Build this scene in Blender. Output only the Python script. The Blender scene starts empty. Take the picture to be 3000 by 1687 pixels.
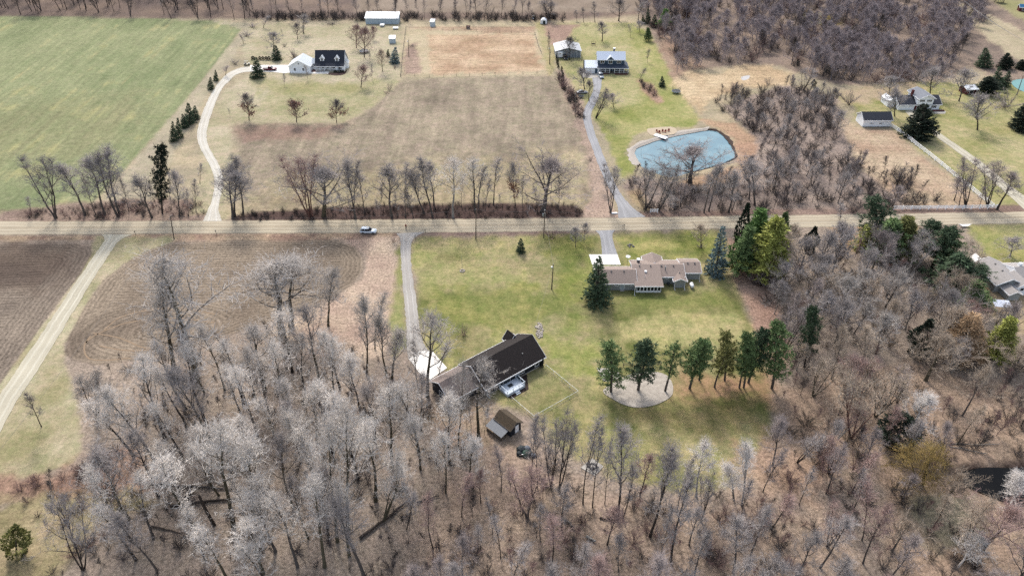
import bpy, bmesh, math, random
import numpy as np
from mathutils import Vector, Matrix
R = math.radians
SC = bpy.context.scene
COL = SC.collection

# ------------------------------------------------------------ camera
F, CX, CY = 2027.0, 1500.0, 843.5
TH, CZ = R(37.0), 108.0
CT, ST = math.cos(TH), math.sin(TH)
cam = bpy.data.cameras.new('camera'); cam_o = bpy.data.objects.new('camera', cam); COL.objects.link(cam_o)
cam.sensor_width = 36.0; cam.lens = 36.0 * F / 3000.0; cam.clip_start = 1.0; cam.clip_end = 20000.0
cam_o.location = (0, 0, CZ); cam_o.rotation_euler = (R(90) - TH, 0, 0)
SC.camera = cam_o

# ------------------------------------------------------------ sky, sun, exposure
SUN_AZ, SUN_EL = R(-14.0), R(44.0)           # sun ahead of the camera, a little to the left
world = bpy.data.worlds.new('World'); SC.world = world; world.use_nodes = True
wn = world.node_tree.nodes; wl = world.node_tree.links
sky = wn.new('ShaderNodeTexSky'); sky.sky_type = 'NISHITA'; sky.sun_disc = False
sky.sun_elevation = SUN_EL; sky.sun_rotation = SUN_AZ % (2 * math.pi)
sky.air_density = 1.0; sky.dust_density = 3.0; sky.ozone_density = 1.0
bg = wn['Background']; bg.inputs[1].default_value = 0.15
veil = wn.new('ShaderNodeHueSaturation'); veil.inputs['Saturation'].default_value = 0.6      # thin high cloud pales the whole sky
wl.new(sky.outputs[0], veil.inputs['Color']); wl.new(veil.outputs[0], bg.inputs[0])
sun = bpy.data.lights.new('sun', 'SUN'); sun_o = bpy.data.objects.new('sun', sun); COL.objects.link(sun_o)
sun.energy = 1.5; sun.angle = R(10.0); sun.color = (1.0, 0.95, 0.88)
sd = Vector((math.sin(SUN_AZ) * math.cos(SUN_EL), math.cos(SUN_AZ) * math.cos(SUN_EL), math.sin(SUN_EL)))
sun_o.rotation_euler = (-sd).to_track_quat('-Z', 'Y').to_euler(); sun_o.location = sd * 500
SC.view_settings.view_transform = 'Standard'; SC.view_settings.look = 'None'
SC.view_settings.exposure = 1.06; SC.view_settings.gamma = 1.0; SC.view_settings.use_curve_mapping = False
SC.cycles.use_denoising = False
SC.cycles.max_bounces = 6; SC.cycles.diffuse_bounces = 3; SC.cycles.transparent_max_bounces = 4
SC.cycles.caustics_reflective = False; SC.cycles.caustics_refractive = False

# ------------------------------------------------------------ helpers
def G(px, py, z=0.0):
    """a spot of the survey photograph (3000 px wide) as a place on the ground, in metres"""
    u = (px - CX) / F; v = (CY - py) / F
    t = (z - CZ) / (-ST + v * CT)
    return Vector((u * t, (CT + v * ST) * t, z))
KO = 1.16460
def O(x, y, z=0.0): return G(x * KO, y * KO, z)
def ZT(Y, py):
    v = (CY - py) / F
    return CZ + Y * (v * CT - ST) / (CT + v * ST)
def XT(Y, z, px): return (px - CX) / F * (Y * CT - (z - CZ) * ST)

KA = 0.56
def lin(c):
    c = c / 255.0
    return c / 12.92 if c <= 0.04045 else ((c + 0.055) / 1.055) ** 2.4
def S(r, g, b, k=KA): return (lin(r) * k, lin(g) * k, lin(b) * k)

def tag(o, label=None, cat=None, group=None, kind=None):
    if label: o['label'] = label
    if cat: o['category'] = cat
    if group: o['group'] = group
    if kind: o['kind'] = kind
    return o
def thing(name, label, cat, loc=(0, 0, 0), rz=0.0, group=None):
    o = bpy.data.objects.new(name, None); COL.objects.link(o)
    o.location = loc; o.rotation_euler = (0, 0, rz); o.empty_display_size = 0.5
    return tag(o, label, cat, group)

class MB:
    def __init__(s): s.v = []; s.f = []; s.m = []
    def add(s, vs, fs, mi=0):
        b = len(s.v); s.v.extend(vs); s.f.extend([tuple(i + b for i in f) for f in fs]); s.m.extend([mi] * len(fs)); return s
    def box(s, x0, x1, y0, y1, z0, z1, mi=0, rz=0.0, at=(0, 0, 0)):
        c, n = math.cos(rz), math.sin(rz)
        vs = []
        for z in (z0, z1):
            for x, y in ((x0, y0), (x1, y0), (x1, y1), (x0, y1)):
                vs.append((at[0] + x * c - y * n, at[1] + x * n + y * c, at[2] + z))
        return s.add(vs, [(0, 3, 2, 1), (4, 5, 6, 7), (0, 1, 5, 4), (1, 2, 6, 5), (2, 3, 7, 6), (3, 0, 4, 7)], mi)
    def hexa(s, lo, hi, mi=0):
        n = len(lo)
        fs = [tuple(range(n - 1, -1, -1)), tuple(range(n, 2 * n))] + [(i, (i + 1) % n, n + (i + 1) % n, n + i) for i in range(n)]
        return s.add([tuple(p) for p in lo] + [tuple(p) for p in hi], fs, mi)
    def slab(s, a, b, c, d, t, mi=0):
        a, b, c, d = map(Vector, (a, b, c, d)); n = (b - a).cross(d - a).normalized()
        if n.z < 0: n = -n
        return s.hexa([p - n * t for p in (a, b, c, d)], [a, b, c, d], mi)
    def tube(s, pts, rad, n=6, mi=0, cap=True, tip=False):
        pts = [Vector(p) for p in pts]; b = len(s.v); k = len(pts)
        t = (pts[1] - pts[0]).normalized()
        u = t.cross(Vector((0.31, 0.17, 0.93)));
        if u.length < 0.05: u = t.cross(Vector((1, 0, 0)))
        u.normalize()
        last = k - 1 if tip else k
        for i in range(last):
            tt = (pts[min(i + 1, k - 1)] - pts[max(i - 1, 0)])
            if tt.length > 1e-6: t = tt.normalized()
            u = (u - t * u.dot(t)).normalized(); w = t.cross(u)
            for j in range(n):
                a = 2 * math.pi * j / n
                p = pts[i] + (u * math.cos(a) + w * math.sin(a)) * rad[i]
                s.v.append((p.x, p.y, p.z))
        fs = []
        for i in range(last - 1):
            for j in range(n):
                fs.append((b + i * n + j, b + i * n + (j + 1) % n, b + (i + 1) * n + (j + 1) % n, b + (i + 1) * n + j))
        if tip:
            s.v.append(tuple(pts[-1])); e = len(s.v) - 1; q = b + (last - 1) * n
            for j in range(n): fs.append((q + j, q + (j + 1) % n, e))
        elif cap:
            fs.append(tuple(b + (last - 1) * n + j for j in range(n)))
            fs.append(tuple(b + j for j in range(n - 1, -1, -1)))
        s.f.extend(fs); s.m.extend([mi] * len(fs)); return s
    def lathe(s, prof, n=12, mi=0, at=(0, 0, 0)):
        b = len(s.v)
        for r, z in prof:
            for j in range(n):
                a = 2 * math.pi * j / n; s.v.append((at[0] + r * math.cos(a), at[1] + r * math.sin(a), at[2] + z))
        fs = []
        for i in range(len(prof) - 1):
            for j in range(n): fs.append((b + i * n + j, b + i * n + (j + 1) % n, b + (i + 1) * n + (j + 1) % n, b + (i + 1) * n + j))
        fs.append(tuple(b + j for j in range(n - 1, -1, -1))); fs.append(tuple(b + (len(prof) - 1) * n + j for j in range(n)))
        s.f.extend(fs); s.m.extend([mi] * len(fs)); return s
    def mesh(s, name, mats, smooth=False):
        me = bpy.data.meshes.new(name); me.from_pydata(s.v, [], s.f)
        for m in (mats if isinstance(mats, (list, tuple)) else [mats]): me.materials.append(m)
        if any(s.m): me.polygons.foreach_set('material_index', s.m)
        if smooth: me.polygons.foreach_set('use_smooth', [True] * len(s.f))
        me.update(); return me
    def build(s, name, mats, parent=None, smooth=False, bevel=0.0):
        me = s.mesh(name, mats, smooth)
        o = bpy.data.objects.new(name, me); COL.objects.link(o); o.parent = parent
        if bevel:
            bm = bmesh.new(); bm.from_mesh(me)
            bmesh.ops.bevel(bm, geom=list(bm.edges), offset=bevel, segments=1, affect='EDGES', clamp_overlap=True)
            bm.to_mesh(me); bm.free()
        return o
def link(name, me, parent=None, loc=None):
    o = bpy.data.objects.new(name, me); COL.objects.link(o); o.parent = parent
    if loc is not None: o.location = loc
    return o
def copy_tree(o, parent=None):
    c = o.copy(); COL.objects.link(c); c.parent = parent
    for ch in list(o.children): copy_tree(ch, c)
    return c

# ------------------------------------------------------------ procedural materials
def nt(m): return m.node_tree.nodes, m.node_tree.links
def mat(name, c, rough=0.9, var=0.12, scale=1.5, metal=0.0, bump=0.0, spec=0.25, obj_rand=0.0, c2=None, stretch=None, coord='Object', detail=5.0):
    m = bpy.data.materials.new(name); m.use_nodes = True
    n, l = nt(m); p = n['Principled BSDF']
    p.inputs['Roughness'].default_value = rough; p.inputs['Metallic'].default_value = metal
    p.inputs['Specular IOR Level'].default_value = spec
    tc = n.new('ShaderNodeTexCoord'); ns = n.new('ShaderNodeTexNoise')
    ns.inputs['Scale'].default_value = scale; ns.inputs['Detail'].default_value = detail; ns.inputs['Roughness'].default_value = 0.62
    if stretch:
        mp = n.new('ShaderNodeMapping'); mp.inputs['Scale'].default_value = stretch
        l.new(tc.outputs[coord], mp.inputs[0]); l.new(mp.outputs[0], ns.inputs['Vector'])
    else: l.new(tc.outputs[coord], ns.inputs['Vector'])
    mr = n.new('ShaderNodeMapRange'); mr.inputs[1].default_value = 0.3; mr.inputs[2].default_value = 0.7
    l.new(ns.outputs[0], mr.inputs[0])
    mx = n.new('ShaderNodeMix'); mx.data_type = 'RGBA'
    hi = c2 if c2 else tuple(min(1, x * (1 + var)) for x in c)
    lo = c if c2 else tuple(x * (1 - var) for x in c)
    mx.inputs[6].default_value = (*lo, 1); mx.inputs[7].default_value = (*hi, 1)
    l.new(mr.outputs[0], mx.inputs[0]); out = mx.outputs[2]
    if obj_rand:
        oi = n.new('ShaderNodeObjectInfo'); m2 = n.new('ShaderNodeMapRange')
        m2.inputs[3].default_value = 1 - obj_rand; m2.inputs[4].default_value = 1 + obj_rand
        l.new(oi.outputs['Random'], m2.inputs[0])
        hs = n.new('ShaderNodeHueSaturation'); l.new(m2.outputs[0], hs.inputs['Value']); l.new(out, hs.inputs['Color']); out = hs.outputs[0]
    l.new(out, p.inputs['Base Color'])
    if bump:
        bp = n.new('ShaderNodeBump'); bp.inputs['Strength'].default_value = bump; bp.inputs['Distance'].default_value = 0.1
        l.new(ns.outputs[0], bp.inputs['Height']); l.new(bp.outputs[0], p.inputs['Normal'])
    return m

def hashn(ix, iy, seed):
    h = (ix.astype(np.int64) * 374761393 + iy.astype(np.int64) * 668265263 + seed * 1442695041) & 0x7fffffff
    h = ((h ^ (h >> 13)) * 1274126177) & 0x7fffffff
    return ((h ^ (h >> 16)) & 0xffff) / 65535.0
def vnoise(x, y, size, seed=1, octv=3):
    tot = np.zeros_like(x); amp = 1.0; s = 0.0
    for o in range(octv):
        fx = x / size * (2 ** o); fy = y / size * (2 ** o)
        ix = np.floor(fx); iy = np.floor(fy); tx = fx - ix; ty = fy - iy
        tx = tx * tx * (3 - 2 * tx); ty = ty * ty * (3 - 2 * ty)
        a = hashn(ix, iy, seed + o); b = hashn(ix + 1, iy, seed + o); c = hashn(ix, iy + 1, seed + o); d = hashn(ix + 1, iy + 1, seed + o)
        tot += amp * ((a * (1 - tx) + b * tx) * (1 - ty) + (c * (1 - tx) + d * tx) * ty); s += amp; amp *= 0.55
    return tot / s
def poly_sd(x, y, poly):
    """signed distance in metres, positive inside"""
    d = np.full(x.shape, 1e9); ins = np.zeros(x.shape, bool); n = len(poly)
    for i in range(n):
        ax, ay = poly[i]; bx, by = poly[(i + 1) % n]
        ex, ey = bx - ax, by - ay; L = ex * ex + ey * ey + 1e-9
        t = np.clip(((x - ax) * ex + (y - ay) * ey) / L, 0, 1)
        d = np.minimum(d, (x - ax - t * ex) ** 2 + (y - ay - t * ey) ** 2)
        if ey != 0:
            cr = ((ay > y) != (by > y)) & (x < (bx - ax) * (y - ay) / (by - ay) + ax); ins ^= cr
    d = np.sqrt(d); return np.where(ins, d, -d)
def inpoly(p, poly):
    return bool(poly_sd(np.array([p[0]]), np.array([p[1]]), poly)[0] > 0)
def sstep(a, b, x):
    t = np.clip((x - a) / (b - a), 0, 1); return t * t * (3 - 2 * t)
def crom(pts, n=8, closed=False):
    pts = [Vector(p) for p in pts]; out = []; k = len(pts)
    for i in range(k if closed else k - 1):
        if closed: a, b, c, d = pts[i - 1], pts[i], pts[(i + 1) % k], pts[(i + 2) % k]
        else: a, b, c, d = pts[max(i - 1, 0)], pts[i], pts[i + 1], pts[min(i + 2, k - 1)]
        for j in range(n):
            t = j / n
            out.append(0.5 * ((2 * b) + (c - a) * t + (2 * a - 5 * b + 4 * c - d) * t * t + (3 * b - a - 3 * c + d) * t ** 3))
    if not closed: out.append(pts[-1])
    return out
# ------------------------------------------------------------ the ground: one sheet, and the fields and lawns laid on it
def pO(*xy): return [tuple(O(xy[i], xy[i + 1])[:2]) for i in range(0, len(xy), 2)]
def pP(*xy): return [tuple(G(xy[i], xy[i + 1])[:2]) for i in range(0, len(xy), 2)]

rows_py = np.concatenate([np.arange(2150, 1720, -20), np.arange(1720, -30, -6), np.arange(-30, -260, -14)])
Yr = np.array([G(1500, p).y for p in rows_py])
Yr = np.concatenate([np.linspace(-60, Yr[0] - 2, 8), Yr, Yr[-1] * np.array([1.05, 1.12, 1.22, 1.4, 1.7, 2.2, 3.2, 5, 8])])
cols_px = np.concatenate([np.array([-9000, -5000, -3000, -2000]), np.arange(-1400, -60, 40), np.arange(-60, 3061, 6), np.arange(3080, 4400, 40), np.array([5000, 6000, 8000, 12000])])
gx = np.array([(cols_px - CX) / F * max(Y * CT + CZ * ST, 60) for Y in Yr]); gy = np.repeat(Yr[:, None], len(cols_px), 1)
NR, NC = gx.shape
X = gx.ravel(); Y = gy.ravel()
C = np.zeros((X.size, 3)); T = np.zeros((X.size, 3))
n8 = vnoise(X, Y, 9.0, 3, 4); n3 = vnoise(X, Y, 3.2, 11, 3); n30 = vnoise(X, Y, 32.0, 21, 3); n15 = vnoise(X, Y, 15.0, 31, 3)
def paint(poly, c, c2=None, soft=1.5, rag=2.0, tex=(0.4, 0.3, 0.0), nz=None, op=1.0):
    s = poly_sd(X, Y, poly); w = sstep(-soft, soft, s + (n3 - 0.5) * rag * 2 + (n8 - 0.5) * rag) * op
    a = np.array(S(*c)); b = np.array(S(*(c2 or c)))
    q = np.clip(((nz if nz is not None else n8) - 0.5) * 2.2 + 0.5, 0, 1)[:, None]
    cc = a * (1 - q) + b * q
    C[:] = C * (1 - w[:, None]) + cc * w[:, None]; T[:] = T * (1 - w[:, None]) + np.array(tex) * w[:, None]
    return s
DARKP = crom([(*p, 0) for p in pP(2808, 1388, 2850, 1372, 2900, 1366, 2960, 1368, 3060, 1366, 3120, 1400, 3080, 1455, 3000, 1475, 2940, 1462, 2890, 1442, 2840, 1420)], 4, True)
# woodland leaf litter everywhere to start with, dry grass north of the road
q = n15[:, None]
C[:] = np.array(S(156, 140, 126)) * (1 - q) + np.array(S(190, 170, 150)) * q; T[:] = (1.0, 0.15, 0.2)
paint(pO(-1500, 560, 4000, 520, 4000, -80, -1500, -80), (176, 164, 140), (198, 182, 152), 2, 2, (0.35, 0.4, 0.3))
paint(pO(-1500, 40, 600, 48, 1400, 52, 2600, -20, 2600, -120, -1500, -120), (120, 105, 98), (150, 130, 115), 3, 3, (0.7, 0.2, 0.4), n15)
paint(pO(900, 33, 1640, 30, 1650, -60, 880, -60), (150, 134, 118), (166, 150, 134), 3, 2, (0.3, 0.2, 0.0))
GREENF = pO(-900, 36, 0, 40, 300, 46, 520, 52, 606, 57, 608, 72, 560, 140, 500, 213, 430, 297, 345, 392, 265, 478, 215, 528, 0, 534, -900, 540)
GA = math.atan2(O(606, 60).y - O(345, 392).y, O(606, 60).x - O(345, 392).x)
ga_, gb_ = X * math.cos(GA) + Y * math.sin(GA), -X * math.sin(GA) + Y * math.cos(GA)
gstr = vnoise(ga_ / 22.0, gb_, 2.2, 41, 3)
paint(GREENF, (134, 145, 104), (168, 170, 130), 1.0, 0.8, (0.3, 0.4, 0.7), n30 * 0.45 + gstr * 0.35 + n8 * 0.2)
paint(pO(-200, 250, 60, 260, 330, 235, 380, 300, 250, 400, 60, 420, -200, 420), (160, 152, 118), (150, 152, 112), 14, 14, (0.3, 0.4, 0.8), gstr, 0.55)
paint(GREENF, (190, 178, 132), (184, 178, 128), 1.0, 0.8, (0.3, 0.3, 0.7), n8, np.clip((gstr * 0.5 + n8 * 0.5 - 0.6) * 6, 0, 0.75))
paint(pO(520, 52, 640, 60, 625, 90, 480, 300, 420, 420, 360, 540, 240, 535, 345, 398, 500, 215, 612, 74), (178, 168, 146), (196, 184, 158), 1, 1.5, (0.4, 0.4, 0.2), n8, 0.9)
paint(pO(0, 528, 330, 500, 520, 505, 530, 550, 0, 556), (140, 116, 104), (168, 144, 128), 1.5, 2, (1.0, 0.2, 0.2))
# cape-house yard
paint(pO(640, 60, 1010, 60, 1015, 190, 1005, 215, 940, 270, 870, 306, 740, 312, 590, 310, 590, 340, 560, 545, 470, 545, 520, 440, 505, 350, 560, 230, 640, 180, 600, 120), (184, 174, 142), (204, 192, 164), 1.5, 2, (0.25, 0.7, 0.1), n15)
paint(pO(655, 225, 760, 215, 1010, 205, 950, 265, 870, 300, 740, 300, 650, 280), (166, 162, 118), (192, 182, 146), 4, 7, (0.35, 0.8, 0.1), n8 * 0.5 + n3 * 0.5, 0.75)
paint(pO(640, 195, 720, 205, 870, 212, 940, 205, 900, 235, 700, 238, 640, 225), (156, 154, 102), (178, 170, 124), 4, 5, (0.35, 0.7, 0.1), n8, 0.65)
# fallow field
FALLOW = pO(592, 313, 700, 310, 860, 312, 905, 292, 950, 262, 1008, 205, 1100, 196, 1400, 190, 1426, 240, 1462, 320, 1500, 400, 1530, 470, 1520, 520, 1470, 528, 1100, 512, 760, 522, 640, 545, 610, 540, 600, 430)
fstr = vnoise(X, Y / 9.0, 3.0, 43, 3)
paint(FALLOW, (142, 130, 114), (186, 171, 148), 1.2, 1.5, (0.55, 0.5, 0.6), n15 * 0.4 + fstr * 0.35 + n3 * 0.25)
paint(pO(600, 318, 860, 316, 820, 345, 600, 360), (146, 116, 106), (164, 138, 122), 4, 5, (0.6, 0.3, 0.3), n8, 0.8)
paint(pO(760, 440, 1440, 380, 1490, 520, 620, 530), (176, 160, 126), (192, 178, 142), 8, 9, (0.5, 0.5, 0.8), n8, 0.7)
# paddock of tall dry grass
paint(pO(1010, 65, 1355, 55, 1395, 190, 1010, 195), (202, 186, 154), (210, 194, 164), 1.5, 1.2, (0.3, 0.4, 0.2))
PADD = pO(1072, 88, 1340, 86, 1352, 130, 1368, 178, 1090, 188, 1082, 140)
paint(PADD, (184, 154, 126), (214, 188, 158), 1.5, 3.0, (0.6, 0.3, 1.0), n8)
paint(pO(1030, 70, 1350, 66, 1345, 84, 1240, 82, 1150, 76, 1040, 74), (180, 152, 128), (200, 174, 148), 1.5, 2.0, (0.6, 0.3, 1.0), n8)
paint(pO(1020, 120, 1046, 105, 1060, 185, 1012, 190), (164, 140, 126), (186, 160, 142), 1.5, 2.0, (0.8, 0.3, 1.0), n8)
# blue-house lawn, its brush line
paint(pO(1400, 60, 1600, 58, 1640, 92, 1672, 150, 1700, 205, 1730, 255, 1765, 300, 1740, 322, 1640, 322, 1590, 345, 1578, 385, 1600, 440, 1580, 460, 1560, 440, 1520, 340, 1490, 290, 1480, 260, 1420, 190, 1385, 110), (152, 156, 92), (186, 180, 126), 1.0, 1.5, (0.2, 1.0, 0.0), n15)
paint(pO(1390, 62, 1560, 60, 1600, 130, 1640, 220, 1600, 260, 1500, 280, 1410, 190), (184, 176, 132), (196, 184, 146), 6, 8, (0.2, 0.8, 0.0), n15, 0.65)
paint(pO(1395, 175, 1415, 175, 1470, 270, 1500, 380, 1545, 480, 1520, 545, 1490, 540, 1480, 400, 1440, 290), (170, 146, 130), (194, 168, 148), 1.2, 2, (1.0, 0.2, 0.4))
paint(pO(1600, 195, 1640, 215, 1670, 260, 1650, 262, 1615, 230), (170, 134, 112), (196, 160, 134), 1.0, 1.5, (1.0, 0.2, 0.4))
paint(pO(1345, 55, 1365, 55, 1400, 120, 1396, 180, 1380, 190), (180, 168, 124), (192, 180, 140), 1, 1, (0.2, 0.8, 0.0))
paint(pO(1368, 60, 1460, 62, 1440, 75, 1425, 110, 1385, 115), (190, 160, 140), (170, 138, 122), 1.5, 1.5, (0.9, 0.3, 0.5))
# far wood floor, marsh reeds
FARW = pO(1600, 30, 1640, 90, 1672, 145, 1700, 205, 1760, 170, 1960, 165, 2100, 215, 2370, 205, 2440, 170, 2520, 200, 2600, 260, 2700, 60, 2450, -60, 1660, -60)
paint(FARW, (138, 122, 112), (170, 148, 130), 2, 3, (0.9, 0.2, 0.5))
paint(pO(1652, 92, 1700, 88, 1740, 140, 1760, 170, 1700, 205, 1672, 150), (186, 162, 138), (170, 140, 120), 2, 3, (0.8, 0.3, 0.9))
paint(pO(1692, 205, 1740, 175, 1800, 190, 1850, 165, 1930, 163, 1990, 190, 1980, 215, 1880, 222, 1790, 250, 1760, 285, 1735, 262), (206, 178, 140), (222, 198, 160), 2, 3, (0.8, 0.2, 1.0), n8)
paint(pO(2020, 30, 2110, 40, 2120, 62, 2060, 62), (150, 132, 76), (166, 148, 92), 2, 3, (0.6, 0.2, 0.5))
paint(pO(2410, 5, 2600, 90, 2600, 190, 2440, 60), (186, 172, 144), (204, 190, 160), 2, 3, (0.3, 0.4, 0.2))
paint(pO(2480, -10, 2640, 10, 2640, 80, 2560, 45), (160, 156, 112), (180, 172, 130), 2, 2, (0.3, 0.4, 0.2))
# thicket by the pond, pond bank
paint(pO(1590, 440, 1700, 452, 1870, 440, 1880, 330, 1820, 270, 1960, 215, 2100, 240, 2120, 300, 2160, 420, 2300, 500, 2300, 545, 1600, 545, 1560, 470), (152, 134, 124), (182, 162, 148), 2, 3, (1.0, 0.15, 0.3))
paint(pO(1760, 300, 1850, 310, 1900, 350, 1905, 410, 1870, 450, 1750, 470, 1690, 460, 1860, 420, 1850, 350, 1790, 318), (204, 172, 138), (186, 150, 124), 1.5, 2, (0.8, 0.2, 0.9))
paint(pO(1575, 480, 1600, 470, 1640, 530, 1620, 545, 1590, 520), (190, 176, 140), (180, 150, 124), 1.5, 2, (0.6, 0.4, 0.3))
# right-hand paddock and lawn
paint(pO(2090, 230, 2350, 205, 2440, 215, 2700, 200, 2900, 500, 2500, 535, 2480, 500, 2240, 318, 2150, 300, 2150, 270), (166, 162, 108), (192, 182, 138), 1.5, 2, (0.2, 1.0, 0.1), n15)
paint(pO(2090, 228, 2300, 205, 2330, 225, 2180, 262, 2140, 262), (196, 176, 148), (186, 168, 134), 2, 3, (0.4, 0.5, 0.3))
paint(pO(2105, 290, 2150, 322, 2243, 325, 2300, 380, 2490, 520, 2300, 530, 2160, 420), (190, 160, 134), (206, 184, 154), 1.2, 1.5, (0.8, 0.3, 0.8), n8)
paint(pO(2500, 525, 2800, 500, 2800, 540, 2480, 535), (150, 132, 110), (178, 164, 128), 1.5, 2, (0.5, 0.5, 0.3))
# strips along the road
paint(pO(-900, 540, 0, 545, 530, 540, 530, 560, 0, 566, -900, 566), (150, 126, 112), (176, 150, 132), 0.8, 1.0, (1.0, 0.2, 0.2))
HEDGE = pO(585, 545, 640, 535, 760, 527, 900, 518, 1100, 513, 1350, 512, 1450, 518, 1470, 532, 1462, 546, 1100, 553, 590, 556)
paint(HEDGE, (84, 66, 62), (104, 82, 76), 0.8, 1.0, (1.0, 0.1, 0.3))
paint(pO(1470, 515, 1530, 500, 1560, 548, 1470, 548), (176, 150, 134), (198, 170, 150), 1.0, 1.2, (1.0, 0.2, 0.2))
paint(pO(1590, 532, 2600, 515, 2600, 534, 1600, 552), (150, 122, 110), (176, 148, 132), 0.8, 1.0, (1.0, 0.2, 0.2))
paint(pO(-900, 588, 270, 592, 275, 604, -900, 612), (150, 124, 108), (206, 182, 150), 0.6, 0.6, (0.8, 0.2, 0.8), n3)
paint(pO(330, 588, 1005, 584, 1010, 612, 330, 606), (158, 128, 112), (208, 180, 146), 0.6, 0.8, (0.9, 0.2, 0.9), n3)
paint(pO(1040, 583, 1480, 579, 1480, 592, 1050, 598), (150, 124, 114), (170, 144, 130), 0.6, 0.6, (1.0, 0.2, 0.2), n3)
# fields, lane verges left and leaf strip
paint(pO(240, 596, 445, 596, 420, 614, 330, 652, 262, 702, 215, 772, 160, 862, 160, 900, 185, 1000, 205, 1100, 185, 1165, 90, 1200, -200, 1260, -200, 1000, 0, 960, 120, 800, 205, 690, 235, 622), (172, 163, 124), (200, 189, 158), 0.8, 1.0, (0.35, 0.7, 0.2), n8)
paint(pO(840, 600, 1004, 596, 1006, 650, 1000, 780, 985, 860, 960, 900, 800, 900, 690, 832, 860, 745, 918, 680, 915, 640), (196, 166, 146), (218, 194, 166), 1.0, 1.5, (1.0, 0.15, 0.3), n8)
paint(pO(1000, 640, 1012, 620, 1030, 860, 990, 890, 980, 800), (172, 170, 118), (150, 152, 96), 1.2, 1.6, (0.3, 0.8, 0.0), n8)
PLOWA = pO(-900, 608, 0, 611, 180, 612, 226, 622, 232, 636, 200, 690, 150, 752, 60, 880, 0, 962, -200, 1250, -900, 1400)
PLOWB = pO(335, 650, 378, 628, 430, 613, 560, 606, 850, 605, 895, 620, 914, 645, 915, 680, 890, 712, 840, 745, 700, 800, 560, 850, 340, 905, 240, 918, 180, 905, 163, 885, 175, 845, 215, 770, 262, 704)
sA = paint(PLOWA, (126, 113, 102), (158, 143, 126), 0.35, 0.5, (0.9, 0.0, 0.3), n15)
sB = paint(PLOWB, (128, 113, 98), (164, 147, 126), 0.35, 0.5, (0.9, 0.0, 0.3), n15)
paint(pO(0, 614, 180, 616, 210, 640, 100, 720, 0, 720, -600, 720, -600, 612), (92, 78, 70), (110, 94, 82), 6, 6, (0.5, 0, 0), n15, 0.6)
# lower left: rusty brush then yellow grass
paint(pO(-200, 1205, 120, 1190, 300, 1130, 420, 1230, 300, 1262, -200, 1290), (160, 126, 108), (182, 146, 122), 2, 3, (0.9, 0.2, 0.6))
paint(pO(-200, 1262, 60, 1250, 330, 1240, 420, 1260, 250, 1320, 150, 1449, 100, 1600, -200, 1600), (160, 146, 112), (184, 168, 134), 2, 3, (0.6, 0.5, 0.6), n8)
# the big south lawn
LAWN = pO(1040, 597, 1200, 596, 1480, 590, 1540, 584, 1820, 578, 1836, 620, 1846, 690, 1880, 780, 1905, 840, 1922, 900, 1935, 980, 1946, 1060, 1935, 1125, 1890, 1185, 1800, 1235, 1690, 1232, 1560, 1205, 1440, 1155, 1330, 1045, 1290, 1030, 1215, 990, 1120, 930, 1060, 880, 1052, 800, 1044, 700)
paint(LAWN, (146, 142, 94), (178, 168, 126), 1.5, 1.5, (0.42, 1.0, 0.2), n15)
mow = vnoise(X / 1.0, Y / 12.0, 1.6, 53, 2)
paint(LAWN, (200, 188, 138), (186, 176, 120), 1.5, 1.5, (0.42, 1.0, 0.2), n3, np.clip((n3 * 0.4 + n8 * 0.35 + mow * 0.25 - 0.5) * 5, 0, 0.7))
paint(LAWN, (114, 122, 68), (132, 136, 80), 1.5, 1.5, (0.42, 1.0, 0.2), n3, np.clip((0.44 - n3 * 0.35 - n15 * 0.4 - mow * 0.25) * 6, 0, 0.6))
for poly, c, c2, op in [
    (pO(1050, 640, 1300, 680, 1330, 720, 1060, 740), (186, 178, 128), (172, 170, 112), 0.85),
    (pO(1080, 720, 1420, 720, 1460, 800, 1300, 830, 1100, 820), (130, 140, 78), (160, 156, 96), 0.85),
    (pO(1380, 590, 1480, 592, 1480, 760, 1390, 740), (122, 134, 72), (152, 150, 88), 0.88),
    (pO(1560, 590, 1800, 584, 1790, 640, 1580, 650), (122, 136, 66), (160, 160, 92), 0.85),
    (pO(1580, 604, 1680, 600, 1690, 626, 1590, 628), (196, 182, 126), (178, 172, 112), 0.88),
    (pO(1540, 740, 1830, 730, 1860, 790, 1560, 790), (120, 132, 72), (152, 150, 94), 0.88),
    (pO(1580, 800, 1860, 790, 1900, 870, 1650, 880, 1540, 860), (198, 188, 138), (184, 176, 120), 0.85),
    (pO(1450, 640, 1510, 650, 1500, 760, 1430, 740), (160, 162, 96), (136, 146, 78), 0.85),
    (pO(1360, 840, 1520, 850, 1500, 930, 1420, 950), (170, 170, 110), (150, 156, 88), 0.85),
    (pO(1400, 760, 1480, 800, 1470, 900, 1410, 880), (140, 150, 84), (160, 162, 100), 0.75),
    (pO(1540, 1010, 1900, 985, 1930, 1080, 1760, 1110, 1560, 1060), (138, 124, 80), (160, 146, 100), 0.62),  # shade below the pine row, painted into the lawn colour as brown-olive
    (pO(1440, 1040, 1700, 1080, 1800, 1150, 1640, 1170, 1450, 1100), (174, 168, 112), (190, 180, 132), 0.85),
    (pO(1700, 940, 1960, 940, 1960, 1040, 1900, 1010, 1720, 985), (170, 138, 108), (186, 152, 120), 0.88)]:
    paint(poly, c, c2, 3.5, 5.0, (0.42, 1.0, 0.2), n8 * 0.6 + n3 * 0.4, op)
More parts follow.
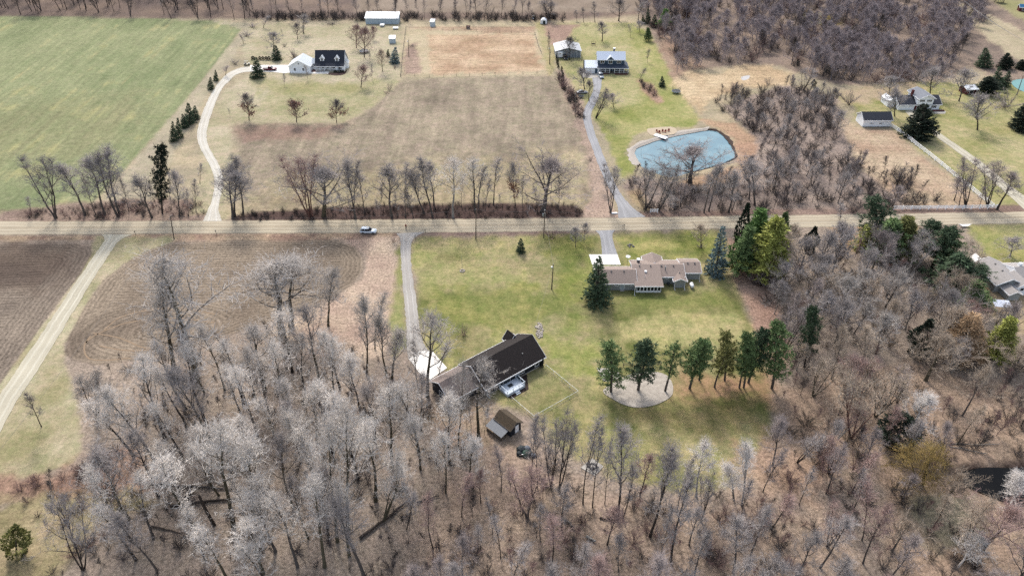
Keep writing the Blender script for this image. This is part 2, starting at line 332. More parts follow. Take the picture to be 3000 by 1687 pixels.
# leaf litter edge east of the lawn, wood floors
paint(pO(1830, 600, 1880, 600, 1960, 780, 1990, 900, 1950, 960, 1920, 870, 1880, 780, 1848, 700), (180, 142, 122), (204, 168, 144), 1.2, 1.5, (1.0, 0.15, 0.2))
paint(pO(1950, 960, 2300, 900, 2576, 1000, 2700, 1200, 2600, 1500, 2250, 1500, 2200, 1200, 1960, 1130), (166, 140, 118), (196, 166, 138), 3, 4, (1.0, 0.15, 0.3))
paint(pO(1860, 1130, 1990, 1110, 2080, 1160, 2060, 1280, 1930, 1250, 1850, 1190), (200, 168, 138), (186, 152, 126), 2.5, 4, (1.0, 0.15, 0.3))
paint(pO(1100, 1210, 1330, 1130, 1460, 1205, 1700, 1275, 1880, 1240, 2100, 1300, 2250, 1500, 1000, 1500), (162, 140, 122), (192, 166, 142), 3, 4, (1.0, 0.15, 0.3))
paint(pO(1120, 985, 1230, 1010, 1260, 1100, 1180, 1120, 1080, 1040), (160, 134, 114), (176, 160, 126), 2, 3, (0.9, 0.3, 0.3))
paint(pO(1080, 1030, 1200, 1010, 1290, 1080, 1280, 1160, 1150, 1140), (150, 122, 106), (172, 146, 126), 2, 3, (1.0, 0.3, 0.3), n8, 0.7)
paint(pO(2080, 560, 2300, 552, 2330, 620, 2150, 640, 2100, 600), (200, 170, 128), (186, 150, 116), 1.5, 2, (0.7, 0.3, 0.3))
paint(pO(2440, 566, 2900, 555, 2900, 760, 2540, 700, 2470, 640), (166, 164, 104), (188, 180, 130), 1.5, 2, (0.2, 1.0, 0.0), n15)
paint(pO(2440, 640, 2700, 700, 2700, 860, 2560, 840, 2450, 760), (180, 158, 130), (196, 176, 140), 2, 3, (0.6, 0.4, 0.2))
paint(pP(2660, 1440, 2740, 1430, 2850, 1450, 2880, 1560, 2800, 1620, 2700, 1590, 2650, 1510), (126, 128, 112), (150, 146, 124), 2, 3, (0.7, 0.4, 0.3), n8, 0.8)
dc_ = sum((Vector(q) for q in DARKP), Vector()) / len(DARKP)
paint([((p.x - dc_.x) * 1.12 + dc_.x, (p.y - dc_.y) * 1.25 + dc_.y) for p in DARKP], (84, 68, 60), (112, 90, 78), 1.5, 2.0, (1.0, 0.1, 0.3))
lw = (np.clip((T[:, 0] - 0.6) / 0.4, 0, 1) * 0.25)[:, None]; gr = C.mean(1)[:, None] * np.array([1.13, 0.98, 0.86])
C[:] = C * (1 - lw) + gr * lw      # leaf litter bleached by winter
# the ground's own scatter of light and dark soil
C *= (0.93 + 0.14 * n3 + 0.10 * (n8 - 0.5))[:, None]

def rowcoord(s, Yv, Xv, head):
    return np.where(s < head, s, Yv)
rc = np.where(sA > 0, np.where(sA < 9.0, sA, Y + 0.012 * (X + 120) ** 2 * 0.25), np.where(sB > 0, np.where(sB < 5.5, sB, Y), 0.0))
ec = O(395, 835); ee = np.hypot((X - ec.x) / 1.55, (Y - ec.y) * 1.15)
rc = np.where((sB > 0) & (ee < 15) & (sB > 1.5) & (X < O(560, 830).x), ee, rc)

def ground_mat(name, rows=False, along=0.0):
    m = bpy.data.materials.new(name); m.use_nodes = True; n, l = nt(m); p = n['Principled BSDF']
    p.inputs['Roughness'].default_value = 1.0; p.inputs['Specular IOR Level'].default_value = 0.05
    ca = n.new('ShaderNodeAttribute'); ca.attribute_name = 'soil'; ta = n.new('ShaderNodeAttribute'); ta.attribute_name = 'texture'
    sp = n.new('ShaderNodeSeparateColor'); l.new(ta.outputs['Color'], sp.inputs[0])
    geo = n.new('ShaderNodeNewGeometry')
    def noise(scale, det, rough=0.6, vec=None):
        k = n.new('ShaderNodeTexNoise'); k.inputs['Scale'].default_value = scale; k.inputs['Detail'].default_value = det; k.inputs['Roughness'].default_value = rough
        l.new(vec or geo.outputs['Position'], k.inputs['Vector']); return k
    def math_(op, a, b):
        k = n.new('ShaderNodeMath'); k.operation = op
        for i, v in enumerate((a, b)):
            if isinstance(v, (int, float)): k.inputs[i].default_value = v
            else: l.new(v, k.inputs[i])
        return k.outputs[0]
    leaf = noise(1.5, 6, 0.8); mot = noise(0.16, 7, 0.72); fine = noise(3.6, 4, 0.7)
    mp = n.new('ShaderNodeMapping'); mp.vector_type = 'TEXTURE'; mp.inputs['Rotation'].default_value = (0, 0, along); mp.inputs['Scale'].default_value = (26, 1.8, 1)
    l.new(geo.outputs['Position'], mp.inputs[0]); strk = noise(1.0, 4, 0.6, mp.outputs[0])
    clump = noise(0.5, 6, 0.75)
    f = math_('ADD', math_('MULTIPLY', math_('SUBTRACT', leaf.outputs[0], 0.5), math_('MULTIPLY', sp.outputs[0], 3.4)), 1.0)
    f = math_('ADD', f, math_('MULTIPLY', math_('SUBTRACT', fine.outputs[0], 0.5), 0.8))
    f = math_('ADD', f, math_('MULTIPLY', math_('SUBTRACT', strk.outputs[0], 0.5), math_('MULTIPLY', sp.outputs[2], 0.9)))
    f = math_('ADD', f, math_('MULTIPLY', math_('SUBTRACT', clump.outputs[0], 0.5), math_('ADD', math_('MULTIPLY', sp.outputs[2], 0.9), 0.65)))
    if rows:
        ra = n.new('ShaderNodeAttribute'); ra.attribute_name = 'row'
        wob = noise(0.3, 4)
        ph = math_('ADD', ra.outputs['Fac'], math_('MULTIPLY', wob.outputs[0], 1.7))
        sn = math_('SINE', math_('MULTIPLY', ph, 2 * math.pi / 1.15), 0)
        f = math_('ADD', f, math_('MULTIPLY', math_('MULTIPLY', sn, math_('ADD', clump.outputs[0], 0.05)), 0.28))
        sn2 = math_('SINE', math_('MULTIPLY', ph, 2 * math.pi / 4.6), 0)
        f = math_('ADD', f, math_('MULTIPLY', sn2, 0.05))
    f = math_('MAXIMUM', f, 0.25)
    # green against dry in the mown grass
    mr = n.new('ShaderNodeMapRange'); mr.inputs[1].default_value = 0.35; mr.inputs[2].default_value = 0.65; l.new(mot.outputs[0], mr.inputs[0])
    mx = n.new('ShaderNodeMix'); mx.data_type = 'RGBA'; mx.inputs[6].default_value = (0.82, 0.90, 0.80, 1); mx.inputs[7].default_value = (1.16, 1.08, 1.16, 1)
    l.new(mr.outputs[0], mx.inputs[0])
    m2 = n.new('ShaderNodeMix'); m2.data_type = 'RGBA'; m2.inputs[6].default_value = (1, 1, 1, 1); l.new(sp.outputs[1], m2.inputs[0]); l.new(mx.outputs[2], m2.inputs[7])
    tuft = noise(0.55, 6, 0.78); mr2 = n.new('ShaderNodeMapRange'); mr2.inputs[1].default_value = 0.34; mr2.inputs[2].default_value = 0.66; l.new(tuft.outputs[0], mr2.inputs[0])
    m3 = n.new('ShaderNodeMix'); m3.data_type = 'RGBA'; m3.inputs[6].default_value = (0.72, 0.82, 0.70, 1); m3.inputs[7].default_value = (1.26, 1.17, 1.28, 1); l.new(mr2.outputs[0], m3.inputs[0])
    m4 = n.new('ShaderNodeMix'); m4.data_type = 'RGBA'; m4.inputs[6].default_value = (1, 1, 1, 1); l.new(sp.outputs[1], m4.inputs[0]); l.new(m3.outputs[2], m4.inputs[7])
    a0 = n.new('ShaderNodeVectorMath'); a0.operation = 'MULTIPLY'; l.new(m4.outputs[2], a0.inputs[0]); l.new(m2.outputs[2], a0.inputs[1])
    a = n.new('ShaderNodeVectorMath'); a.operation = 'MULTIPLY'; l.new(ca.outputs['Color'], a.inputs[0]); l.new(a0.outputs[0], a.inputs[1])
    b = n.new('ShaderNodeVectorMath'); b.operation = 'SCALE'; l.new(a.outputs[0], b.inputs[0]); l.new(f, b.inputs['Scale'])
    l.new(b.outputs[0], p.inputs['Base Color'])
    bp = n.new('ShaderNodeBump'); bp.inputs['Strength'].default_value = 0.5; bp.inputs['Distance'].default_value = 0.15
    l.new(math_('ADD', leaf.outputs[0], clump.outputs[0]), bp.inputs['Height']); l.new(bp.outputs[0], p.inputs['Normal'])
    return m
M_GROUND = ground_mat('soil and grass'); M_FIELD = ground_mat('drilled green field', False, GA); M_FALL = ground_mat('fallow stubble', False, R(88)); M_PLOW = ground_mat('ploughed soil', True)
idx = np.arange(NR * NC).reshape(NR, NC)
quads = np.stack([idx[:-1, :-1], idx[:-1, 1:], idx[1:, 1:], idx[1:, :-1]], -1).reshape(-1, 4)
def sheet_from(name, fmask, z, m):
    q = quads[fmask] if fmask is not None else quads
    used = np.unique(q); remap = np.full(NR * NC, -1); remap[used] = np.arange(used.size); q = remap[q]
    me = bpy.data.meshes.new(name); me.vertices.add(used.size)
    zz = z if np.isscalar(z) else z[used]
    me.vertices.foreach_set('co', np.stack([X[used], Y[used], np.zeros(used.size) + zz], -1).astype(np.float32).ravel())
    me.loops.add(q.size); me.loops.foreach_set('vertex_index', q.ravel().astype(np.int32))
    me.polygons.add(len(q)); me.polygons.foreach_set('loop_start', np.arange(0, q.size, 4).astype(np.int32))
    me.polygons.foreach_set('loop_total', np.full(len(q), 4, np.int32))
    for nm, arr in (('soil', C), ('texture', T)):
        at = me.attributes.new(nm, 'FLOAT_COLOR', 'POINT'); at.data.foreach_set('color', np.concatenate([arr[used], np.ones((used.size, 1))], 1).astype(np.float32).ravel())
    at = me.attributes.new('row', 'FLOAT', 'POINT'); at.data.foreach_set('value', rc[used].astype(np.float32))
    me.materials.append(m); me.update(); me.validate()
    return tag(link(name, me), kind='structure')
fxc = X[quads].mean(1); fyc = Y[quads].mean(1)
def fm(poly): return poly_sd(fxc, fyc, poly) > 0
PONDP = crom([(*p, 0) for p in pP(1860, 438, 1885, 424, 1922, 411, 1984, 395, 2046, 384, 2073, 380, 2100, 383, 2127, 403, 2146, 432, 2154, 456, 2138, 467, 2100, 481, 2019, 502, 1963, 513, 1912, 498, 1879, 481, 1863, 459)], 4, True)
FARP = crom([(*p, 0) for p in pP(2345, 42, 2370, 36, 2405, 36, 2410, 48, 2440, 66, 2420, 70, 2370, 66, 2350, 54)], 4, True)
TEALP = crom([(*p, 0) for p in pP(2966, 238, 3000, 230, 3060, 232, 3080, 262, 3020, 270, 2982, 258)], 4, True)
def pits(poly, depth, w):
    s = poly_sd(X, Y, [(p.x, p.y) for p in poly]); return -depth * sstep(-w, w * 0.6, s)
gz = pits(PONDP, 1.1, 1.6) + pits(DARKP, 1.0, 1.6) + pits(FARP, 0.8, 1.6) + pits(TEALP, 0.8, 1.6)
sheet_from('ground', None, gz, M_GROUND)
sheet_from('green_field', fm(GREENF), 0.01, M_FIELD)
sheet_from('fallow_field', fm(FALLOW), 0.01, M_FALL)
sheet_from('dry_grass_paddock', fm(PADD), 0.01, M_GROUND)
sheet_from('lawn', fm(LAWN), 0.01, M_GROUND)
sheet_from('ploughed_field', fm(PLOWA), 0.01, M_PLOW)
sheet_from('ploughed_field', fm(PLOWB), 0.01, M_PLOW)

# ------------------------------------------------------------ roads, drives, slabs
def gravel(name, c, rut, rough_c=0.1, rutpos=(0.42, -0.42), rw=0.16):
    m = bpy.data.materials.new(name); m.use_nodes = True; n, l = nt(m); p = n['Principled BSDF']
    p.inputs['Roughness'].default_value = 1.0; p.inputs['Specular IOR Level'].default_value = 0.1
    uv = n.new('ShaderNodeUVMap'); sx = n.new('ShaderNodeSeparateXYZ'); l.new(uv.outputs[0], sx.inputs[0])
    geo = n.new('ShaderNodeNewGeometry')
    def M(op, a, b):
        k = n.new('ShaderNodeMath'); k.operation = op
        for i, v in enumerate((a, b)):
            if isinstance(v, (int, float)): k.inputs[i].default_value = v
            else: l.new(v, k.inputs[i])
        return k.outputs[0]
    mp = n.new('ShaderNodeMapping'); mp.inputs['Scale'].default_value = (5.0, 0.05, 1); l.new(uv.outputs[0], mp.inputs[0])
    s1 = n.new('ShaderNodeTexNoise'); s1.inputs['Scale'].default_value = 1.0; s1.inputs['Detail'].default_value = 4; l.new(mp.outputs[0], s1.inputs['Vector'])
    s2 = n.new('ShaderNodeTexNoise'); s2.inputs['Scale'].default_value = 2.5; s2.inputs['Detail'].default_value = 5; s2.inputs['Roughness'].default_value = 0.7; l.new(geo.outputs['Position'], s2.inputs['Vector'])
    s3 = n.new('ShaderNodeTexNoise'); s3.inputs['Scale'].default_value = 0.12; s3.inputs['Detail'].default_value = 4; l.new(geo.outputs['Position'], s3.inputs['Vector'])
    w = None
    for rp in rutpos:
        g = M('MULTIPLY', M('ABSOLUTE', M('SUBTRACT', sx.outputs[0], rp), 0), -1.0 / rw)
        g = M('MAXIMUM', M('ADD', g, 1.0), 0.0); w = g if w is None else M('MAXIMUM', w, g)
    mx = n.new('ShaderNodeMix'); mx.data_type = 'RGBA'; mx.inputs[6].default_value = (*c, 1); mx.inputs[7].default_value = (*rut, 1); l.new(w, mx.inputs[0])
    f = M('ADD', M('MULTIPLY', M('SUBTRACT', s1.outputs[0], 0.5), 0.5), M('ADD', M('MULTIPLY', M('SUBTRACT', s2.outputs[0], 0.5), 0.45), M('ADD', M('MULTIPLY', M('SUBTRACT', s3.outputs[0], 0.5), 0.45), 1.0)))
    b = n.new('ShaderNodeVectorMath'); b.operation = 'SCALE'; l.new(mx.outputs[2], b.inputs[0]); l.new(f, b.inputs['Scale'])
    l.new(b.outputs[0], p.inputs['Base Color']); return m
def ribbon(name, left, right, z, m, n=10, wob=0.25, across=6, crown=0.0):
    L = crom(left, n); Rr = crom(right, n); rng = random.Random(name + str(z) + str(len(left)))
    vs = []; fs = []; us = []; acc = 0.0
    for i, (a, b) in enumerate(zip(L, Rr)):
        if i: acc += ((a + b) / 2 - (L[i - 1] + Rr[i - 1]) / 2).length
        e0, e1 = rng.uniform(-wob, wob), rng.uniform(-wob, wob); d = (b - a).normalized()
        a2 = a + d * e0; b2 = b + d * e1
        for k in range(across + 1):
            t = k / across; p = a2.lerp(b2, t)
            vs.append((p.x, p.y, z + crown * (1 - (2 * t - 1) ** 2))); us.append((2 * t - 1, acc))
    k = across + 1
    for i in range(len(L) - 1):
        for j in range(across): fs.append((i * k + j, i * k + j + 1, (i + 1) * k + j + 1, (i + 1) * k + j))
    me = bpy.data.meshes.new(name); me.from_pydata(vs, [], fs); uvl = me.uv_layers.new(name='UVMap')
    for lp in me.loops: uvl.data[lp.index].uv = us[lp.vertex_index]
    me.materials.append(m); return tag(link(name, me), kind='structure')
def V(pts): return [(*p, 0) for p in pts]
def slabpoly(name, poly, z0, z1, m, smooth=0):
    pts = [Vector((p[0], p[1], 0)) for p in poly]
    if smooth: pts = crom(pts, smooth, True)
    b = MB(); b.hexa([(p.x, p.y, z0) for p in pts], [(p.x, p.y, z1) for p in pts])
    return tag(b.build(name, m), kind='structure')
M_ROAD = gravel('tan gravel road', S(196, 182, 158), S(216, 204, 180), rutpos=(0.3, -0.3, 0.72, -0.72), rw=0.2)
M_LANE = gravel('pale gravel lane', S(214, 206, 184), S(232, 226, 206))
M_WHITEG = gravel('white limestone drive', S(226, 220, 206), S(240, 236, 226))
M_GREYG = gravel('grey gravel drive', S(196, 190, 182), S(208, 204, 198))
M_ASPH = gravel('grey asphalt drive', S(178, 178, 180), S(192, 192, 194))
M_CONC = mat('bright concrete', S(238, 234, 226, 0.78), 0.9, 0.05, 0.8)
M_CONC2 = mat('worn concrete', S(204, 198, 188), 0.9, 0.1, 1.2)
ribbon('road', V(pO(-1500, 560, -700, 558, 0, 557, 600, 555, 1000, 552, 1500, 548, 2000, 541, 2576, 533, 3200, 524, 4200, 508)),
       V(pO(-1500, 596, -700, 594, 0, 591, 500, 588, 1000, 586, 1500, 581, 2000, 573, 2576, 562, 3200, 550, 4200, 530)), 0.03, M_ROAD, 40, 0.18, 12, 0.08)
ribbon('farm_lane', V(pO(255, 590, 262, 606, 225, 660, 150, 772, 60, 905, -10, 1010, -100, 1180)), V(pO(335, 590, 300, 606, 262, 660, 192, 772, 105, 915, 30, 1030, -40, 1180)), 0.05, M_LANE, 16, 0.15)
ribbon('driveway', V(pP(736, 196, 706, 199, 672, 213, 652, 230, 625, 265, 598, 320, 578, 385, 585, 430, 612, 480, 628, 525, 624, 575, 612, 610, 594, 648)),
       V(pP(736, 211, 712, 213, 688, 222, 672, 238, 650, 262, 625, 318, 606, 385, 612, 430, 640, 480, 654, 525, 646, 578, 640, 612, 650, 648)), 0.05, M_WHITEG, 12, 0.12)
ribbon('driveway', V(pP(1734, 226, 1738, 262, 1722, 300, 1708, 335, 1716, 380, 1737, 440, 1760, 500, 1788, 560, 1808, 600, 1812, 640)),
       V(pP(1764, 226, 1760, 262, 1748, 300, 1732, 335, 1740, 380, 1762, 440, 1786, 500, 1814, 560, 1850, 605, 1892, 636)), 0.05, M_ASPH, 12, 0.12)
ribbon('driveway', V(pP(1160, 684, 1172, 700, 1174, 740, 1177, 800, 1184, 880, 1190, 950, 1192, 1010, 1196, 1052)),
       V(pP(1244, 680, 1210, 702, 1204, 740, 1207, 800, 1220, 880, 1228, 950, 1244, 1010, 1276, 1046)), 0.05, M_GREYG, 12, 0.15)
ribbon('driveway', V(pP(1744, 676, 1757, 690, 1762, 720, 1764, 748)), V(pP(1802, 674, 1794, 690, 1800, 720, 1810, 748)), 0.05, M_ASPH, 10, 0.06)
ribbon('driveway', V(pP(2650, 326, 2694, 368, 2740, 400, 2850, 480, 2940, 560, 3010, 622)), V(pP(2680, 322, 2722, 362, 2756, 392, 2872, 472, 2970, 552, 3070, 616)), 0.05, M_LANE, 10, 0.12)
slabpoly('driveway_apron', pP(733, 192, 850, 191.5, 851, 214, 834, 215.5, 800, 212, 733, 210), -0.1, 0.09, M_CONC)
slabpoly('walkway', pP(851.5, 213.5, 912, 212.3, 952, 210.5, 953, 206, 966, 206, 962, 217, 851.5, 216), -0.1, 0.08, M_CONC)
slabpoly('driveway_apron', pP(1725, 746, 1809, 746, 1819, 776, 1735, 776), -0.1, 0.09, M_CONC)
slabpoly('driveway_apron', pP(1198, 1052, 1230, 1028, 1268, 1030, 1310, 1078, 1260, 1112, 1228, 1092), -0.1, 0.09, M_CONC)
slabpoly('walkway', pP(1346, 1068, 1380, 1051, 1402, 1040, 1418, 1031, 1432, 1040, 1414, 1050, 1356, 1078), -0.1, 0.08, M_CONC)
slabpoly('driveway_apron', pP(1706, 213, 1765, 213, 1768, 224, 1732, 230, 1704, 226), -0.1, 0.08, M_CONC2)
slabpoly('driveway_apron', pP(2842, 752, 2858, 742, 2880, 762, 2862, 778, 2846, 776), -0.1, 0.09, M_CONC)
slabpoly('gravel_bed', pP(1766, 1146, 1800, 1120, 1850, 1096, 1905, 1088, 1950, 1098, 1968, 1120, 1972, 1145, 1962, 1165, 1920, 1186, 1870, 1194, 1835, 1188, 1800, 1172), -0.1, 0.12, mat('grey pea gravel', S(184, 174, 162), 1.0, 0.22, 1.1, bump=0.3, c2=S(222, 212, 198), detail=8.0), 4)
slabpoly('walkway', pP(1748, 1078, 1780, 1080, 1812, 1090, 1822, 1106, 1795, 1116, 1768, 1118), -0.1, 0.1, M_CONC2)
slabpoly('fire_pit_slab', pP(1701, 1370, 1734, 1342, 1768, 1366, 1743, 1394), -0.1, 0.12, M_CONC2)
slabpoly('garden_bed', [tuple(p) for p in [(3.3, 111.5), (3.6, 106.8), (-0.2, 103.8), (-2.9, 106.9)]], -0.1, 0.06, mat('dark mulch', S(74, 62, 58), 1.0, 0.3, 6.0))
slabpoly('planting_bed', pP(950, 216, 1010, 211, 1016, 206, 1010, 218, 985, 222), -0.1, 0.07, mat('brown mulch', S(88, 68, 64), 1.0, 0.3, 6.0), 3)
slabpoly('planting_bed', pP(912, 204, 952, 208, 951, 213, 912, 212), -0.1, 0.075, mat('red mulch', S(146, 110, 104), 1.0, 0.3, 6.0))
slabpoly('walkway', pP(2714, 319, 2760, 322, 2772, 328, 2768, 334, 2740, 334, 2712, 328), -0.1, 0.08, M_CONC2)

# ponds: sandy or stony rims, water a metre below
def water(name, poly, z, c, rough=0.06, murk=None, sp=0.6):
    m = bpy.data.materials.new(name + ' water'); m.use_nodes = True; n, l = nt(m); p = n['Principled BSDF']
    p.inputs['Base Color'].default_value = (*c, 1); p.inputs['Roughness'].default_value = rough; p.inputs['IOR'].default_value = 1.33; p.inputs['Specular IOR Level'].default_value = sp
    ns = n.new('ShaderNodeTexNoise'); ns.inputs['Scale'].default_value = 1.2; ns.inputs['Detail'].default_value = 3
    bp = n.new('ShaderNodeBump'); bp.inputs['Strength'].default_value = 0.06; bp.inputs['Distance'].default_value = 0.05; l.new(ns.outputs[0], bp.inputs['Height']); l.new(bp.outputs[0], p.inputs['Normal'])
    geo = n.new('ShaderNodeNewGeometry'); l.new(geo.outputs['Position'], ns.inputs['Vector'])
    if murk:
        n2 = n.new('ShaderNodeTexNoise'); n2.inputs['Scale'].default_value = 0.15; n2.inputs['Detail'].default_value = 5; l.new(geo.outputs['Position'], n2.inputs['Vector'])
        mr = n.new('ShaderNodeMapRange'); mr.inputs[1].default_value = 0.42; mr.inputs[2].default_value = 0.6; l.new(n2.outputs[0], mr.inputs[0])
        mx = n.new('ShaderNodeMix'); mx.data_type = 'RGBA'; mx.inputs[6].default_value = (*c, 1); mx.inputs[7].default_value = (*murk, 1); l.new(mr.outputs[0], mx.inputs[0]); l.new(mx.outputs[2], p.inputs['Base Color'])
    cen = sum((Vector(q) for q in poly), Vector()) / len(poly)
    me = bpy.data.meshes.new(name); me.from_pydata([tuple(cen + (Vector(q) - cen) * 1.03 + Vector((0, 0, z))) for q in poly], [], [tuple(range(len(poly)))]); me.materials.append(m)
    return tag(link(name, me), kind='structure')
water('pond', PONDP, -0.45, S(92, 136, 152, 0.62), 0.015, S(112, 152, 164, 0.64))
water('dark_pond', DARKP, -0.35, (0.006, 0.006, 0.006), 0.03, None, 0.15)
water('algae_pond', FARP, -0.3, S(158, 140, 70), 0.4, S(172, 156, 84))
water('teal_pond', TEALP, -0.3, S(70, 150, 140), 0.1)
def rim(name, poly, w0, w1, m, z=0.03, a=0, b=None):
    cen = sum((Vector(q) for q in poly), Vector()) / len(poly); k = len(poly); b = k if b is None else b
    rng = random.Random(name); ids = [i % k for i in range(a, b + 1)]
    vs = []; fs = []
    for n_, i in enumerate(ids):
        p = Vector(poly[i]); d = (p - cen).normalized(); e = rng.uniform(-0.7, 0.7)
        vs += [tuple(p - d * (w0 + e * 0.3) + Vector((0, 0, z - 0.36))), tuple(p + d * 0.5 * w1 + Vector((0, 0, z + 0.02))), tuple(p + d * (w1 + e) + Vector((0, 0, z)))]
    for i in range(len(ids) - 1): fs += [(3 * i, 3 * i + 1, 3 * i + 4, 3 * i + 3), (3 * i + 1, 3 * i + 2, 3 * i + 5, 3 * i + 4)]
    me = bpy.data.meshes.new(name); me.from_pydata(vs, [], fs); me.materials.append(m); return tag(link(name, me), kind='structure')
M_STONE = mat('pale shore stone', S(206, 196, 184), 1.0, 0.25, 3.0, bump=0.6)
rim('pond_shore', PONDP, 0.2, 2.6, M_STONE, 0.05, -8, 20)
rim('pond_bank', PONDP, 0.15, 0.9, mat('dark wet bank', S(84, 70, 64), 1.0, 0.3, 2.0), 0.04, 20, 46)
slabpoly('beach', pP(1895, 380, 1912, 376, 1965, 372, 1983, 382, 1975, 394, 1935, 398, 1905, 396), -0.1, 0.1, mat('tan beach sand', S(214, 196, 170), 1.0, 0.08, 2.0), 2)
# dry ditch water in the reeds
slabpoly('marsh_pool', pP(2172, 226, 2196, 222, 2192, 232, 2176, 236), -0.1, 0.03, mat('thin marsh water', S(196, 190, 184), 0.1, 0.1, 1.0), 3)
# tyre marks looping through the ploughed soil
M_TRACK = mat('packed soil track', S(172, 148, 122), 1.0, 0.12, 3.0)
for loop in ([(262, 830), (300, 800), (360, 782), (450, 775), (540, 790)], [(215, 862), (250, 838), (330, 810), (440, 800), (540, 812)], [(228, 845), (212, 872), (222, 900), (262, 906), (330, 900), (440, 888)], [(235, 838), (300, 850), (380, 878), (480, 862), (560, 838)], [(250, 870), (330, 882), (430, 872), (540, 850)]):
    c_ = [O(*q) for q in loop]
    l_ = []; r_ = []
    for i, p in enumerate(c_):
        d = (c_[min(i + 1, len(c_) - 1)] - c_[max(i - 1, 0)]).normalized(); nrm = Vector((-d.y, d.x, 0)) * 0.17
        l_.append(p + nrm); r_.append(p - nrm)
    ribbon('tyre_track', l_, r_, 0.03, M_TRACK, 10, 0.05, 1)
# ------------------------------------------------------------ building kit
M_TRIM = mat('white trim', (0.80, 0.81, 0.82), 0.6, 0.03, 2.0)
M_WHITE = mat('white siding', (0.82, 0.84, 0.86), 0.7, 0.04, 1.0, stretch=(0.2, 0.2, 9))
M_GLASS = mat('dark window glass', (0.012, 0.015, 0.02), 0.08, 0.2, 1.0, spec=0.6)
M_BLACKR = mat('black shingle', S(66, 70, 80), 0.95, 0.22, 3.0)
M_LGREYR = mat('light grey shingle', S(214, 220, 224, 0.75), 0.95, 0.12, 3.0)
M_TANR = mat('tan brown shingle', S(172, 155, 145), 0.95, 0.14, 2.5)
M_DKBR = mat('dark brown shingle', S(54, 48, 47), 0.95, 0.28, 3.0)
M_NAVY = mat('navy siding', S(44, 50, 62), 0.7, 0.15, 1.0, stretch=(0.3, 0.3, 8))
M_BLUE = mat('slate blue siding', S(78, 100, 120), 0.7, 0.1, 1.0, stretch=(0.3, 0.3, 8))
M_GREYS = mat('grey siding', S(184, 188, 186), 0.75, 0.06, 1.0, stretch=(0.3, 0.3, 8))
M_STEELR = mat('grey metal roof', S(218, 226, 238, 0.8), 0.45, 0.06, 1.0, metal=0.1)
M_BARNR = mat('barn metal roof', S(170, 174, 180, 0.7), 0.5, 0.1, 0.6, metal=0.1)
M_BARNW = mat('barn grey wall', S(150, 158, 166), 0.7, 0.1, 1.0)
M_PALEB = mat('pale blue steel', S(184, 200, 210, 0.75), 0.6, 0.06, 1.0)
M_WROOF = mat('white steel roof', S(232, 236, 240, 0.8), 0.5, 0.04, 1.0)
M_RED = mat('dark red brick', S(110, 58, 58), 0.9, 0.2, 5.0)
M_WOODG = mat('weathered grey wood', S(128, 118, 108), 0.95, 0.2, 3.0)
M_CHIM = mat('grey chimney', S(140, 136, 134), 0.9, 0.15, 4.0)
M_DKMET = mat('dark metal', (0.03, 0.03, 0.035), 0.5, 0.2, 3.0, metal=0.4)
M_GALV = mat('galvanised steel', S(180, 186, 190), 0.45, 0.08, 3.0, metal=0.4)

def gable(par, x0, x1, y0, y1, ze, zr, wall, roof, axis='x', over=0.4, yr=None, z0=0.0, trim=M_TRIM, oe=None, wname='wall', rname='roof'):
    """walls with gable ends and two roof slopes; the ridge runs along axis"""
    mp = (lambda a, b, z: (a, b, z)) if axis == 'x' else (lambda a, b, z: (b, a, z))
    a0, a1, b0, b1 = (x0, x1, y0, y1) if axis == 'x' else (y0, y1, x0, x1)
    oe = over if oe is None else oe
    yr = (b0 + b1) / 2 if yr is None else yr
    pen = [(b0, z0), (b1, z0), (b1, ze), (yr, zr), (b0, ze)]
    w = MB(); w.hexa([mp(a0, b, z) for b, z in pen], [mp(a1, b, z) for b, z in pen]); wo = w.build(wname, wall, par)
    for b, sg in ((b0, -1), (b1, 1)):
        sl = (zr - ze) / abs(yr - b); bo = b + sg * over; zo = ze - over * sl
        up = 0.17
        r = MB(); r.slab(mp(a0 - oe, bo, zo + up), mp(a1 + oe, bo, zo + up), mp(a1 + oe, yr, zr + up), mp(a0 - oe, yr, zr + up), 0.13); ro = r.build(rname, roof, par)
        f = MB(); e0, e1 = sorted((bo + sg * 0.005, bo + sg * 0.09)); q0, q1 = (a0 - oe, a1 + oe)
        if axis == 'x': f.box(q0, q1, e0, e1, zo - 0.1, zo + up - 0.02)
        else: f.box(e0, e1, q0, q1, zo - 0.1, zo + up - 0.02)
        f.build('gutter', trim, ro)
        for a in (a0 - oe, a1 + oe):
            k = MB(); s1 = -1 if a < (a0 + a1) / 2 else 1; aa, ab = sorted((a + s1 * 0.005, a + s1 * 0.07))
            k.hexa([mp(aa, bo, zo - 0.06), mp(aa, yr, zr - 0.06), mp(aa, yr, zr + up - 0.01), mp(aa, bo, zo + up - 0.01)], [mp(ab, bo, zo - 0.06), mp(ab, yr, zr - 0.06), mp(ab, yr, zr + up - 0.01), mp(ab, bo, zo + up - 0.01)])
            k.build('fascia', trim, ro)
    return wo
